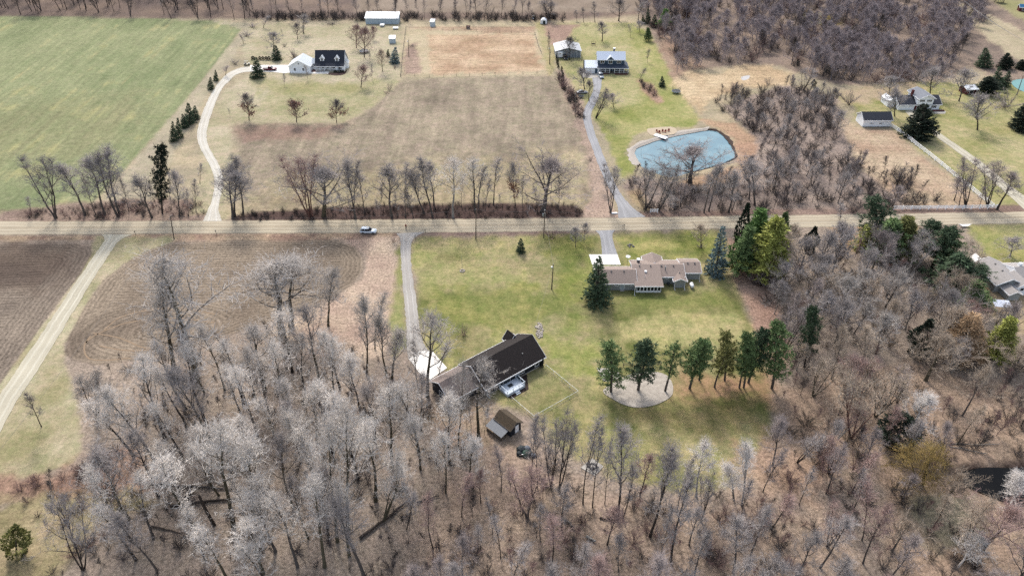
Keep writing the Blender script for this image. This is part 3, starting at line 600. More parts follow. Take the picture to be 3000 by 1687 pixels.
def window(par, x, y, z, w, h, d, trim=M_TRIM, nx=1, ny=1, glass=M_GLASS, name='window', t=0.1):
    """d: outward direction in degrees (270 = towards -y)"""
    a = R(d) + R(90); at = (x, y, z)
    f = MB()
    for u0, u1, v0, v1 in ((-w/2 - t, w/2 + t, -h/2 - t, -h/2), (-w/2 - t, w/2 + t, h/2, h/2 + t), (-w/2 - t, -w/2, -h/2, h/2), (w/2, w/2 + t, -h/2, h/2)):
        f.box(u0, u1, -0.09, 0.02, v0, v1, 0, a, at)
    for i in range(1, nx): u = -w/2 + w * i / nx; f.box(u - t * 0.35, u + t * 0.35, -0.085, 0.02, -h/2, h/2, 0, a, at)
    for i in range(1, ny): v = -h/2 + h * i / ny; f.box(-w/2, w/2, -0.075, 0.02, v - t * 0.3, v + t * 0.3, 0, a, at)
    o = f.build(name, trim, par)
    for i in range(nx):
        g = MB(); g.box(-w/2 + w * i / nx + 0.01, -w/2 + w * (i + 1) / nx - 0.01, -0.045, 0.0, -h/2 + 0.005, h/2 - 0.005, 0, a, at); g.build('pane', glass, o)
    return o
def door(par, x, y, z, w, h, d, m=M_TRIM, trim=M_TRIM, pane=False, name='door'):
    a = R(d) + R(90); at = (x, y, z)
    f = MB(); f.box(-w/2 - 0.1, w/2 + 0.1, -0.03, 0.02, 0, h + 0.1, 0, a, at); o = f.build(name, trim, par)
    g = MB(); g.box(-w/2, w/2, -0.07, -0.025, 0.03, h, 0, a, at); s = g.build('door_leaf', m, o)
    if pane: k = MB(); k.box(-w/2 + 0.18, w/2 - 0.18, -0.085, -0.065, h * 0.35, h - 0.2, 0, a, at); k.build('pane', M_GLASS, o)
    return o
def part(par, name, m, *boxes, rz=0.0):
    b = MB()
    for q in boxes: b.box(*q, 0, rz)
    return b.build(name, m, par)
def posts(par, name, m, pts, h, r=0.06, z=0.0):
    for p in pts:
        b = MB(); b.box(p[0] - r, p[0] + r, p[1] - r, p[1] + r, z, z + h); b.build(name, m, par)
def vent(par, x, y, z, m=None):
    b = MB(); b.lathe([(0.16, -0.25), (0.16, 0.16), (0.24, 0.18), (0.1, 0.3)], 8, 0, (x, y, z)); b.build('roof_vent', m or M_DKMET, par)

# ------------------------------------------------------------ dark house with the deck (local x runs along the eaves, y away from the deck)
dh = thing('house', 'long navy house with dark brown roof and white rear deck', 'house', (7.03, 114.54, 0), R(38))
gable(dh, -16, 0, 0, 9.2, 2.55, 5.5, M_NAVY, M_DKBR, over=0.45)
gable(dh, -23.8, -16, 1.9, 9.0, 2.35, 4.55, M_NAVY, mat('weathered brown shingle', S(150, 136, 130), 0.95, 0.18, 2.5), over=0.45, oe=0.4, wname='wall', rname='roof')
gable(dh, -3.1, -0.5, 8.5, 10.6, 2.3, 3.9, M_NAVY, M_DKBR, axis='y', over=0.3, oe=0.25)
window(dh, -1.9, 0, 1.45, 1.0, 1.2, 270, nx=1, ny=1); window(dh, -6.2, 0, 1.5, 1.1, 1.0, 270, nx=2)
door(dh, -7.5, 0, 0.74, 0.95, 1.5, 270, m=mat('pale door', S(196, 214, 220), 0.5, 0.03), pane=True)
dd = door(dh, -10.4, 0, 0.74, 1.9, 1.5, 270, m=M_GLASS, name='sliding_door'); window(dh, -13.2, 0, 1.6, 0.9, 0.8, 270)
window(dh, -18.5, 1.9, 1.5, 0.8, 0.8, 270); window(dh, -23.8, 5.5, 1.4, 1.0, 1.0, 180)
part(dh, 'corner_board', M_TRIM, (-0.05, 0.05, -0.05, 0.06, 0, 2.4)); part(dh, 'corner_board', M_TRIM, (-23.87, -23.75, 1.83, 1.93, 0, 2.2))
part(dh, 'foundation', M_CONC2, (-15.9, -0.1, -0.04, 0.0, 0, 0.3)); b = MB(); b.lathe([(0.07, -0.3), (0.07, 0.45)], 8, 0, (-4.3, 2.2, 3.9)); b.build('vent_pipe', M_GALV, dh)
part(dh, 'downspout', M_TRIM, (-15.75, -15.67, -0.12, -0.04, 0.1, 2.3), (-15.75, -15.67, -1.1, -0.12, 0.05, 0.12))
M_DECK = mat('white painted deck', S(214, 224, 234, 0.8), 0.7, 0.05, 1.0)
for i in range(20):
    x0 = -12.55 + i * 0.24
    part(dh, 'deck_board', M_DECK, (x0, x0 + 0.228, -3.05, -0.1, 0.68, 0.73))
part(dh, 'deck_skirt', M_DECK, (-12.58, -7.72, -3.1, -3.06, 0.05, 0.66)); part(dh, 'deck_skirt', M_DECK, (-12.6, -12.56, -3.06, -0.1, 0.05, 0.66)); part(dh, 'deck_skirt', M_DECK, (-7.74, -7.7, -3.06, -0.1, 0.05, 0.66))
posts(dh, 'deck_post', M_DECK, [(-12.55, -3.02), (-10.95, -3.02), (-9.35, -3.02), (-7.76, -3.02), (-12.55, -1.6), (-7.76, -1.6), (-12.55, -0.2), (-7.76, -0.2)], 1.0, 0.05, 0.735)
part(dh, 'deck_rail', M_DECK, (-12.62, -7.7, -3.08, -2.97, 1.74, 1.79)); part(dh, 'deck_rail', M_DECK, (-12.6, -12.5, -2.96, -0.12, 1.74, 1.79)); part(dh, 'deck_rail', M_DECK, (-7.81, -7.71, -2.96, -0.12, 1.74, 1.79))
M_RG = mat('smoked rail glass', S(70, 84, 92), 0.1, 0.1)
part(dh, 'rail_panel', M_RG, (-7.77, -7.755, -2.9, -1.68, 0.85, 1.68)); part(dh, 'rail_panel', M_RG, (-7.77, -7.755, -1.52, -0.28, 0.85, 1.68))
for s0, s1 in ((-12.47, -11.03), (-10.87, -9.43), (-9.27, -7.84)):
    for z in (0.95, 1.15, 1.35, 1.55): part(dh, 'rail_bar', M_DECK, (s0, s1, -3.03, -3.01, z, z + 0.025))
part(dh, 'deck_step', M_DECK, (-10.6, -9.5, -3.5, -3.12, 0.3, 0.36)); part(dh, 'deck_step', M_DECK, (-10.6, -9.5, -3.85, -3.5, 0.08, 0.14))
def at38(x, y, z=0.0):
    c, s = math.cos(R(38)), math.sin(R(38)); return (7.03 + x * c - y * s, 114.54 + x * s + y * c, z)
b = MB(); b.box(-0.6, 0.6, -0.45, 0.45, 0, 0.03)
mo = b.build('door_mat', mat('dark grey mat', S(70, 76, 80), 1.0, 0.1)); mo.location = at38(-10.3, -1.2, 0.735); mo.rotation_euler = (0, 0, R(38)); tag(mo, 'dark grey mat lying on the white deck', 'mat')

# back shed with the pale lean-to
sh = thing('shed', 'brown-roofed garden shed with pale lean-to beside the wood', 'shed', (-0.3, 93.4, 0), R(-45))
gable(sh, -4.4, 0, 0, 3.0, 2.15, 3.2, M_NAVY, mat('mossy brown shingle', S(84, 76, 66), 1.0, 0.3, 2.0, c2=S(108, 94, 76)), over=0.25, trim=M_WOODG)
b = MB(); b.slab((-4.9, -0.1, 1.95), (-0.3, -0.1, 1.95), (-0.3, -2.3, 1.35), (-4.9, -2.3, 1.35), 0.06); lr = b.build('lean_to_roof', mat('pale corrugated sheet', S(142, 146, 152), 0.6, 0.12, 2.0, stretch=(6, 0.3, 1)), sh)
posts(sh, 'post', M_WOODG, [(-4.7, -2.15), (-2.6, -2.15), (-0.5, -2.15)], 1.28, 0.05)
part(sh, 'lean_to_wall', M_WOODG, (-4.75, -0.45, -2.2, -2.16, 0, 0.8))
door(sh, 0, 1.8, 0.05, 0.8, 1.9, 0, m=M_TRIM)

# yard fence of wire with a white top rail
M_FENCE = mat('white fence rail', (0.84, 0.85, 0.85), 0.5, 0.03); M_WIREF = mat('fence wire', S(150, 156, 150), 0.6, 0.1)
fn = thing('yard_fence', 'low wire fence with white top rail round the deck yard', 'fence', (0, 0, 0))
fpts = [Vector((7.5, 113.4, 0)), Vector((14.2, 105.15, 0)), Vector((4.5, 98.0, 0)), Vector((0.0, 103.3, 0))]
for a, c in zip(fpts[:-1], fpts[1:]):
    n_ = max(2, round((c - a).length / 2.6)); L = (c - a).length; d = (c - a) / L
    for i in range(n_ + (1 if c == fpts[-1] else 0)):
        p = a.lerp(c, i / n_); b = MB(); b.tube([p, p + Vector((0, 0, 1.2))], [0.03, 0.03], 5); b.build('post', M_FENCE, fn)
    b = MB(); b.tube([a + Vector((0, 0, 1.22)), c + Vector((0, 0, 1.22))], [0.03, 0.03], 5); b.build('top_rail', M_FENCE, fn)
    b = MB()
    for k in range(int(L / 0.3)):
        p = a + d * (k * 0.3); b.tube([p + Vector((0, 0, 0.05)), p + d * 0.3 + Vector((0, 0, 1.18))], [0.006, 0.006], 3, 0, False); b.tube([p + d * 0.3 + Vector((0, 0, 0.05)), p + Vector((0, 0, 1.18))], [0.006, 0.006], 3, 0, False)
    b.tube([a + Vector((0, 0, 0.08)), c + Vector((0, 0, 0.08))], [0.02, 0.02], 3); b.build('wire_mesh', M_WIREF, fn)

# ------------------------------------------------------------ ranch house
rh = thing('house', 'low grey ranch house with tan roof and dark sunroom windows', 'house', (25.0, 142.4, 0), 0)
gable(rh, -3.2, 6.7, 0, 6.9, 2.35, 3.9, M_GREYS, M_TANR, over=0.4, yr=3.4)
gable(rh, 6.7, 19.6, 2.7, 9.6, 2.5, 3.65, M_GREYS, M_TANR, over=0.4, yr=6.2)
gable(rh, 19.6, 24.2, 4.6, 10.4, 2.4, 3.4, M_GREYS, M_TANR, over=0.4, yr=7.6)
b = MB(); b.slab((6.28, -1.45, 2.3), (13.65, -1.45, 2.3), (13.65, 6.15, 3.86), (6.28, 6.15, 3.86), 0.14); ro = b.build('roof', M_TANR, rh); part(ro, 'gutter', M_TRIM, (6.3, 13.7, -1.55, -1.455, 2.1, 2.28))
part(rh, 'wall', M_GREYS, (6.75, 6.85, -1.0, 2.69, 0, 2.2)); part(rh, 'wall', M_GREYS, (13.2, 13.3, -1.0, 2.69, 0, 2.2)); b = MB(); b.hexa([(13.2, -1.0, 2.201), (13.2, 2.69, 2.201), (13.2, 5.5, 3.5), (13.2, -1.0, 2.23)], [(13.3, -1.0, 2.201), (13.3, 2.69, 2.201), (13.3, 5.5, 3.5), (13.3, -1.0, 2.23)]); b.build('wall', M_GREYS, rh); part(rh, 'wall', M_TRIM, (6.86, 13.19, -1.02, -0.92, 0, 0.62)); part(rh, 'wall', M_TRIM, (6.86, 13.19, -1.02, -0.92, 1.95, 2.15))
for i in range(7):
    x = 7.35 + i * 0.89; window(rh, x, -1.02, 1.29, 0.66, 1.25, 270, t=0.1)
gable(rh, 17.0, 19.7, 1.0, 6.0, 2.3, 2.95, M_GREYS, M_TANR, axis='y', over=0.45, oe=0.35)
gable(rh, 10.3, 14.9, 7.6, 11.6, 2.4, 3.5, M_GREYS, M_TANR, axis='y', over=0.4, oe=0.4)
for x in (1.7, 5.6): window(rh, x, 0, 1.75, 1.2, 0.5, 270, nx=2)
door(rh, 3.4, 0, 0.15, 0.9, 1.9, 270, m=mat('light door', S(206, 220, 226), 0.5, 0.03)); part(rh, 'step', M_CONC2, (2.85, 3.95, -0.55, -0.05, 0, 0.16))
window(rh, 15.3, 2.7, 1.9, 0.5, 0.5, 270)
for x, y, z in ((0.6, 2.9, 3.85), (3.9, 2.9, 3.85), (8.3, 5.4, 3.8), (11.2, 5.4, 3.8), (14.1, 5.6, 3.65), (17.2, 5.6, 3.65), (21.3, 7.1, 3.45), (23.1, 7.1, 3.45), (18.4, 3.2, 3.1)): vent(rh, x, y, z, M_CHIM)
part(rh, 'chimney', M_CHIM, (8.0, 8.7, 7.4, 8.1, 2.8, 4.3)); part(rh, 'chimney_cap', M_TRIM, (7.92, 8.78, 7.32, 8.18, 4.31, 4.42))
part(rh, 'skylight', M_TRIM, (9.4, 9.95, 3.2, 3.75, 3.1, 3.62)); part(rh, 'flue', M_GALV, (14.8, 15.05, 4.4, 4.65, 3.0, 4.3)); b = MB(); b.lathe([(0.06, -0.3), (0.06, 0.6)], 6, 0, (9.2, 1.6, 3.0)); b.build('vent_pipe', M_TRIM, rh)
for x, y in ((24.25, 4.4), (6.4, -1.5), (17.05, 0.8), (19.65, 0.8)): part(rh, 'downspout', M_TRIM, (x - 0.05, x + 0.05, y - 0.05, y + 0.05, 0.08, 2.0), (x - 0.05, x + 0.05, y - 1.0, y - 0.06, 0.03, 0.11))
def tank():
    t = thing('propane_tank', 'white propane tank standing beside the ranch house wall', 'tank', (46.6, 143.6, 0), R(90))
    b = MB(); n = 12
    b.tube([(-0.9, 0, 0.75), (-0.75, 0, 0.75), (-0.6, 0, 0.75), (0.6, 0, 0.75), (0.75, 0, 0.75), (0.9, 0, 0.75)], [0.15, 0.38, 0.47, 0.47, 0.38, 0.15], n); b.build('tank_body', M_TRIM, t, True)
    part(t, 'saddle', M_CONC2, (-0.55, -0.4, -0.35, 0.35, 0, 0.36)); part(t, 'saddle', M_CONC2, (0.4, 0.55, -0.35, 0.35, 0, 0.36)); part(t, 'valve_dome', M_GALV, (-0.12, 0.12, -0.12, 0.12, 1.2, 1.35))
tank()
b = MB(); b.lathe([(0.32, 0.5), (0.4, 0.72), (0.42, 0.8), (0.3, 1.0), (0.05, 1.08)], 12); gr = thing('kettle_grill', 'black kettle grill standing in the corner of ranch house', 'grill', (40.6, 144.2, 0)); b.build('bowl', M_DKMET, gr, True)
for a in range(3): b = MB(); b.tube([(0.2 * math.cos(a * 2.1), 0.2 * math.sin(a * 2.1), 0.52), (0.42 * math.cos(a * 2.1), 0.42 * math.sin(a * 2.1), 0)], [0.02, 0.02], 4); b.build('leg', M_GALV, gr)

# ------------------------------------------------------------ cape house
ch = thing('house', 'white cape house with black roof and two dormers', 'house', (-87.0, 302.6, 0), R(-0.5))
gable(ch, 0, 12.6, 1.6, 9.4, 2.85, 7.5, M_WHITE, M_BLACKR, over=0.3, yr=5.5)
b = MB(); b.slab((-0.3, -0.35, 2.35), (12.9, -0.35, 2.35), (12.9, 1.75, 3.25), (-0.3, 1.75, 3.25), 0.12); pr = b.build('porch_roof', M_BLACKR, ch); part(pr, 'gutter', M_TRIM, (-0.3, 12.9, -0.45, -0.355, 2.1, 2.33))
part(ch, 'porch_floor', M_CONC2, (0, 9.0, -0.1, 1.58, 0, 0.3)); part(ch, 'wall', M_WHITE, (9.02, 12.6, 0.0, 1.58, 0, 2.5))
posts(ch, 'porch_post', M_TRIM, [(0.1, 0), (2.1, 0), (4.1, 0), (6.3, 0), (8.9, 0)], 2.0, 0.07, 0.3)
for s0, s1 in ((0.2, 2.0), (2.2, 4.0), (6.4, 8.8)):
    part(ch, 'porch_rail', M_TRIM, (s0, s1, -0.03, 0.03, 1.1, 1.17)); part(ch, 'porch_rail', M_TRIM, (s0, s1, -0.02, 0.02, 0.45, 0.5))
    for k in range(int((s1 - s0) / 0.3)): part(ch, 'baluster', M_TRIM, (s0 + 0.15 + k * 0.3, s0 + 0.2 + k * 0.3, -0.015, 0.015, 0.5, 1.1))
door(ch, 5.2, 1.6, 0.3, 0.95, 2.05, 270, m=M_TRIM, trim=M_DKMET, pane=True); window(ch, 1.1, 1.6, 1.6, 1.0, 1.2, 270); window(ch, 3.1, 1.6, 1.6, 1.0, 1.2, 270); window(ch, 7.6, 1.6, 1.6, 1.3, 1.2, 270, nx=2)
window(ch, 10.9, 0, 1.45, 0.85, 1.1, 270, ny=2)
for x in (10.2, 11.6): part(ch, 'shutter', mat('grey shutter', S(146, 156, 166), 0.8, 0.05), (x - 0.2, x + 0.2, -0.05, -0.005, 0.9, 2.0))
part(ch, 'step', M_CONC, (4.6, 6.0, -1.2, -0.12, 0, 0.18))
for x in (3.0, 9.6):
    gable(ch, x - 0.85, x + 0.85, 2.3, 4.6, 5.05, 6.0, M_WHITE, M_LGREYR, axis='y', over=0.22, z0=3.2, oe=0.2, wname='dormer_wall', rname='dormer_roof'); window(ch, x, 2.3, 4.5, 0.75, 1.05, 270, ny=2)
gable(ch, 12.2, 13.6, 4.0, 7.0, 2.4, 3.4, M_WHITE, M_LGREYR, axis='y', over=0.2)
window(ch, 12.6, 4.2, 4.9, 0.8, 1.1, 0); window(ch, 12.6, 6.8, 4.9, 0.8, 1.1, 0)
gable(ch, -11.2, -1.9, -1.5, 7.4, 2.75, 5.35, M_WHITE, M_LGREYR, axis='y', over=0.35)
gable(ch, -1.9, 0, 2.6, 6.6, 2.7, 4.2, M_WHITE, M_LGREYR, over=0.05, oe=0.0)
for x in (-8.6, -4.9): window(ch, x, -1.5, 1.4, 0.75, 1.1, 270, ny=2)
window(ch, -6.6, -1.5, 3.9, 0.5, 0.6, 270, nx=1, ny=2); window(ch, -0.9, 2.6, 1.9, 0.5, 0.7, 270)
# clipped hedge in front
hb = MB(); rng = random.Random(5)
for i in range(700):
    x = rng.uniform(0, 4.6); y = rng.uniform(0, 1.3); z = rng.uniform(0.05, 0.9); a = rng.uniform(0, 6.3); e = rng.uniform(-0.3, 1.2); s_ = 0.16
    p = Vector((x, y, z)); d = Vector((math.cos(a) * math.cos(e), math.sin(a) * math.cos(e), math.sin(e))); w_ = d.cross(Vector((0, 0, 1))).normalized() * 0.08
    hb.add([tuple(p - w_), tuple(p + w_), tuple(p + d * s_ * 1.8)], [(0, 1, 2)])
M_DKHEDGE = mat('dark evergreen leaf', S(40, 46, 34), 0.9, 0.3, 2.0)
hd = thing('hedge', 'dark clipped hedge in front of the white cape house', 'hedge', (-78.7, 300.9, 0)); hb.build('foliage', M_DKHEDGE, hd); st = MB()
for i in range(7): st.tube([(0.4 + i * 0.63, 0.6, 0), (0.4 + i * 0.63, 0.65, 0.6)], [0.05, 0.03], 4)
st.build('stem', M_WOODG, hd)

# ------------------------------------------------------------ blue house
bh = thing('house', 'slate blue two-storey house with grey metal roof and white porch', 'house', (37.3, 299.8, 0), R(-1))
gable(bh, 0.3, 12.0, 2.3, 8.6, 5.6, 7.9, M_BLUE, M_STEELR, over=0.4, yr=5.4)
b = MB(); b.slab((-0.1, -0.1, 2.45), (14.0, -0.1, 2.45), (12.1, 2.25, 3.55), (-0.1, 2.25, 3.55), 0.1); pr = b.build('porch_roof', mat('dark metal porch roof', S(72, 82, 98), 0.5, 0.08), bh)
b = MB(); b.slab((14.0, -0.1, 2.449), (14.0, 8.0, 2.449), (12.05, 8.0, 3.549), (12.05, 2.25, 3.549), 0.1); b.build('porch_roof', mat('dark metal side porch roof', S(84, 96, 114), 0.5, 0.08), bh); part(pr, 'gutter', M_TRIM, (-0.1, 14.0, -0.2, -0.105, 2.28, 2.44))
part(bh, 'porch_floor', M_WOODG, (1.6, 13.8, 0.0, 2.28, 0, 0.4)); posts(bh, 'porch_post', M_TRIM, [(1.7, 0.1), (3.6, 0.1), (5.5, 0.1), (7.7, 0.1), (9.8, 0.1), (11.8, 0.1), (13.7, 0.1), (13.7, 3.0), (13.7, 5.5)], 1.95, 0.08, 0.4)
for s0, s1 in ((1.8, 3.5), (3.7, 5.4), (7.8, 9.7), (9.9, 11.7), (11.9, 13.6)):
    part(bh, 'porch_rail', M_TRIM, (s0, s1, 0.07, 0.13, 1.25, 1.33)); part(bh, 'porch_rail', M_TRIM, (s0, s1, 0.08, 0.12, 0.55, 0.6))
for x, n_ in ((2.3, 2), (9.6, 2)): window(bh, x, 2.3, 4.5, 1.7, 1.25, 270, nx=n_)
gable(bh, 4.3, 7.3, 1.9, 5.2, 5.6, 7.0, M_BLUE, M_STEELR, axis='y', over=0.35, z0=3.5, oe=0.3, wname='dormer_wall', rname='dormer_roof'); window(bh, 5.8, 1.9, 4.5, 1.6, 1.35, 270, nx=2)
part(bh, 'chimney', M_CHIM, (7.2, 8.0, 6.4, 7.2, 6.6, 8.9)); part(bh, 'chimney_cap', M_TRIM, (7.1, 8.1, 6.3, 7.3, 8.91, 9.05))
for x in (2.7, 4.5, 8.9, 10.9): window(bh, x, 2.3, 1.7, 1.1, 1.2, 270, nx=1)
door(bh, 6.6, 2.3, 0.4, 0.95, 2.0, 270, m=M_BLUE, pane=True)
gable(bh, -5.4, 0.28, 0.6, 7.6, 2.6, 4.4, M_BLUE, mat('pale metal roof', S(232, 238, 246, 0.85), 0.4, 0.05, 1.0, metal=0.1), over=0.4, oe=0.0)
for x in (-4.1, -1.9): door(bh, x, 0.6, 0.02, 1.9, 1.95, 270, m=M_TRIM, name='garage_door')
door(bh, 0.85, 2.3, 0.2, 0.8, 1.95, 270); part(bh, 'wall', mat('grey entry wall', S(120, 124, 128), 0.8, 0.05), (0.32, 1.5, 0.7, 2.28, 0, 2.4)); door(bh, 0.7, 0.7, 0.05, 0.7, 1.9, 270)
part(bh, 'chimney', M_CHIM, (-5.9, -5.45, 3.0, 3.5, 0, 4.9))
part(bh, 'flower_bed', M_RED, (2.0, 5.4, -0.9, -0.1, 0, 0.12)); part(bh, 'flower_bed', M_RED, (7.8, 13.4, -1.4, -0.1, 0, 0.12))
# pole barn
pb = thing('pole_barn', 'grey metal pole barn with low gable behind the bare tree', 'barn', (20.3, 320.3, 0), R(2))
gable(pb, 0, 11.4, 0, 10.6, 3.2, 4.6, M_BARNW, M_BARNR, axis='y', over=0.35); door(pb, 2.4, 0, 0.02, 2.6, 2.6, 270, m=M_GALV, name='garage_door'); door(pb, 8.4, 0, 0.02, 2.6, 2.6, 270, m=M_BARNW, name='garage_door'); window(pb, 11.4, 4.0, 1.6, 1.0, 0.8, 0)
for x in (0.0, 11.4): part(pb, 'corner_board', M_TRIM, (x - 0.1, x + 0.1, -0.08, -0.01, 0, 3.0))

# ------------------------------------------------------------ right-hand farm
wg = thing('garage', 'long white garage with dark roof beside white fence', 'garage', (131.3, 243.5, 0), R(0.5))
gable(wg, 0, 10.4, 0, 6.2, 2.75, 4.6, M_WHITE, M_BLACKR, over=0.35, yr=3.1)
for x in (3.2, 6.5): window(wg, x, 0, 1.45, 1.1, 0.42, 270, nx=4)
part(wg, 'foundation', M_DKMET, (0.02, 10.38, -0.05, -0.005, 0, 0.15))
wh = thing('house', 'white split-level house with dark roof behind the big spruce', 'house', (152.4, 258.9, 0), R(1.5))
gable(wh, -0.6, 15.6, 0.6, 8.6, 2.35, 4.4, M_WHITE, M_BLACKR, over=0.5, yr=4.6)
gable(wh, 5.9, 11.9, -0.15, 8.0, 5.0, 6.3, M_WHITE, mat('grey dormer shingle', S(150, 154, 162), 0.95, 0.1, 3.0), axis='y', over=0.5, z0=2.5, oe=0.6, wname='upper_wall', rname='upper_roof')
for x in (7.4, 10.2): window(wh, x, -0.15, 4.0, 1.9, 0.8, 270, nx=4)
for x in (0.9, 4.0): window(wh, x, 0.6, 1.7, 1.6, 0.35, 270, nx=4)
part(wh, 'brick_front', M_RED, (5.6, 10.6, 0.45, 0.58, 0, 2.2)); part(wh, 'chimney', M_RED, (4.9, 5.6, 4.0, 4.9, 3.5, 6.6)); posts(wh, 'porch_post', M_TRIM, [(8.4, 0.3)], 2.2, 0.08)
window(wh, 13.3, 0.6, 1.4, 2.0, 1.2, 270, nx=4); door(wh, 7.0, 0.45, 0.05, 0.9, 2.0, 270, m=M_DKMET); part(wh, 'planter', M_RED, (12.4, 17.0, -1.2, -0.5, 0, 0.4))
gable(wh, -3.4, -0.6, 4.0, 9.6, 2.2, 3.2, M_WHITE, M_WROOF, axis='y', over=0.2)
rs = thing('shed', 'white-roofed red shed near the right edge conifers', 'shed', tuple(G(2828, 278)), R(8))
gable(rs, 0, 4.6, 0, 4.4, 2.2, 3.0, M_RED, M_WROOF, over=0.4, yr=2.6); door(rs, 2.3, 0, 0.02, 1.6, 1.8, 270, m=M_DKMET, name='barn_door')
# grey-roofed house at the right edge
gh = thing('house', 'pale house with broad light grey roof at right edge', 'house', (123.7, 141.6, 0), R(3))
M_GREYROOF = mat('warm grey shingle', S(186, 180, 176), 0.95, 0.14, 2.5)
gable(gh, 0, 6.8, 0, 9.4, 2.5, 4.1, M_GREYS, M_GREYROOF, axis='y', over=0.45)
gable(gh, 6.8, 26, 0.8, 8.6, 2.5, 4.15, M_WHITE, M_GREYROOF, over=0.45, oe=0.0)
gable(gh, 4.7, 8.5, -1.3, 3.6, 2.45, 3.75, M_WHITE, M_GREYROOF, axis='y', over=0.4)
gable(gh, 1.4, 4.4, -3.6, 0.4, 1.9, 2.7, M_GREYS, M_GREYROOF, axis='y', over=0.3)
window(gh, 6.2, -1.3, 1.6, 0.9, 0.8, 270); window(gh, 7.8, -1.3, 1.4, 0.5, 1.3, 270, ny=2)
part(gh, 'chimney', M_TRIM, (8.6, 9.3, 5.2, 5.9, 3.2, 4.9)); vent(gh, 12, 4.4, 4.1, M_CHIM); vent(gh, 3.0, 6.5, 4.05, M_CHIM); vent(gh, 3.0, 3.5, 4.05, M_CHIM)
pt = thing('patio_canopy', 'pale glazed patio cover behind pink shrub at right', 'canopy', tuple(G(2905, 918)), R(-8))
b = MB(); b.slab((0, 0, 2.2), (4.0, 0, 2.2), (4.0, 2.6, 2.5), (0, 2.6, 2.5), 0.08); b.build('canopy_roof', mat('pale canopy sheet', S(210, 214, 226, 0.8), 0.4, 0.1, 2.0), pt); posts(pt, 'post', M_TRIM, [(0.1, 0.1), (3.9, 0.1), (0.1, 2.5), (3.9, 2.5)], 2.1, 0.05)

# ------------------------------------------------------------ outbuildings at the top
ls = thing('livestock_shed', 'long pale blue steel shed with white roof by the tree line', 'shed', tuple(G(1071.5, 71)), R(-1.2))
Lw = (G(1168, 71) - G(1071.5, 71)).length
b = MB(); b.slab((-0.3, -0.4, 3.0), (Lw + 0.3, -0.4, 3.0), (Lw + 0.3, 6.2, 4.6), (-0.3, 6.2, 4.6), 0.12); b.build('roof', M_WROOF, ls)
for i in range(5): part(ls, 'wall_panel', M_PALEB, (Lw * i / 5 + 0.03, Lw * (i + 1) / 5 - 0.03, 0, 0.1, 0, 2.95))
part(ls, 'wall', M_PALEB, (0.0, Lw, 5.7, 5.8, 0, 4.2)); part(ls, 'end_wall', M_PALEB, (0.0, 0.1, 0.11, 5.69, 0, 3.0)); part(ls, 'end_wall', M_PALEB, (Lw - 0.1, Lw, 0.11, 5.69, 0, 3.0))
def small_shed(x0, y0, w, d, h1, h2, label, wall, roof, rz=0, name='shed'):
    s = thing(name, label, 'shed', tuple(G(x0, y0)), R(rz)); m = MB()
    pen = [(0, 0), (d, 0), (d, h2), (0, h1)]
    m.hexa([(0, b_, z) for b_, z in pen], [(w, b_, z) for b_, z in pen]); m.build('wall', wall, s)
    m = MB(); m.slab((-0.15, -0.2, h1 + 0.08), (w + 0.15, -0.2, h1 + 0.08), (w + 0.15, d + 0.2, h2 + 0.12), (-0.15, d + 0.2, h2 + 0.12), 0.08); m.build('roof', roof, s)
    door(s, w * 0.5, 0, 0.02, w * 0.4, h1 * 0.8, 270, m=wall, trim=M_TRIM); return s
small_shed(1141, 128.5, 2.9, 3.2, 2.3, 2.9, 'small white steel shed standing behind the blue-green spruce', M_PALEB, M_WROOF, 4)
small_shed(1260, 79, 2.2, 2.4, 2.4, 3.2, 'narrow white lean-to shelter at the paddock top edge', M_PALEB, M_WROOF, -12)
small_shed(1114, 80, 2.0, 1.2, 0.9, 1.2, 'low grey poultry coop in front of the long shed', M_GALV, M_WROOF, -3, 'coop')
small_shed(1152, 88, 2.4, 1.4, 0.7, 0.9, 'pale hutch standing between coop and small steel shed', M_WOODG, M_WROOF, 3, 'coop')
small_shed(1366, 86, 1.9, 1.2, 1.2, 1.4, 'dark rusty feed bin in the upper paddock grass', mat('rusty brown steel', S(78, 50, 46), 0.9, 0.2), mat('rust lid', S(96, 66, 58), 0.9, 0.2), 0, 'feed_bin')
q = thing('arched_hut', 'white arched hut with dark doorway below the top tree line', 'hut', tuple(G(1592, 72)), R(-6))
b = MB(); ar = [(1.75 * math.cos(R(180 - 18 * i)), 0.2 + 2.3 * math.sin(R(18 * i)) ** 0.8) for i in range(11)]
b.hexa([(x, 0, max(z, 0)) for x, z in ar], [(x, 3.6, max(z, 0)) for x, z in ar]); b.build('shell', M_WROOF, q, False); part(q, 'doorway', mat('dark green door', S(34, 52, 44), 0.8, 0.1), (-0.2, 0.95, -0.06, -0.005, 0, 1.75))
gz_ = thing('gazebo', 'small dark-roofed gazebo at the top right corner', 'gazebo', tuple(G(2926, 8)), 0)
b = MB(); b.lathe([(3.0, 2.3), (2.0, 3.2), (0.2, 4.3)], 8); b.build('roof', M_BLACKR, gz_); posts(gz_, 'post', M_WOODG, [(2.3 * math.cos(k * 0.785), 2.3 * math.sin(k * 0.785)) for k in range(8)], 2.35, 0.08)
ph = thing('playhouse', 'little red playhouse with blue roof at top right corner', 'playhouse', tuple(G(2984, 34)), R(-15))
gable(ph, 0, 4, 0, 3.4, 2.2, 3.3, M_RED, mat('bright blue roof', S(60, 130, 180), 0.7, 0.05), over=0.3); window(ph, 2, 0, 1.2, 1.2, 1.0, 270)
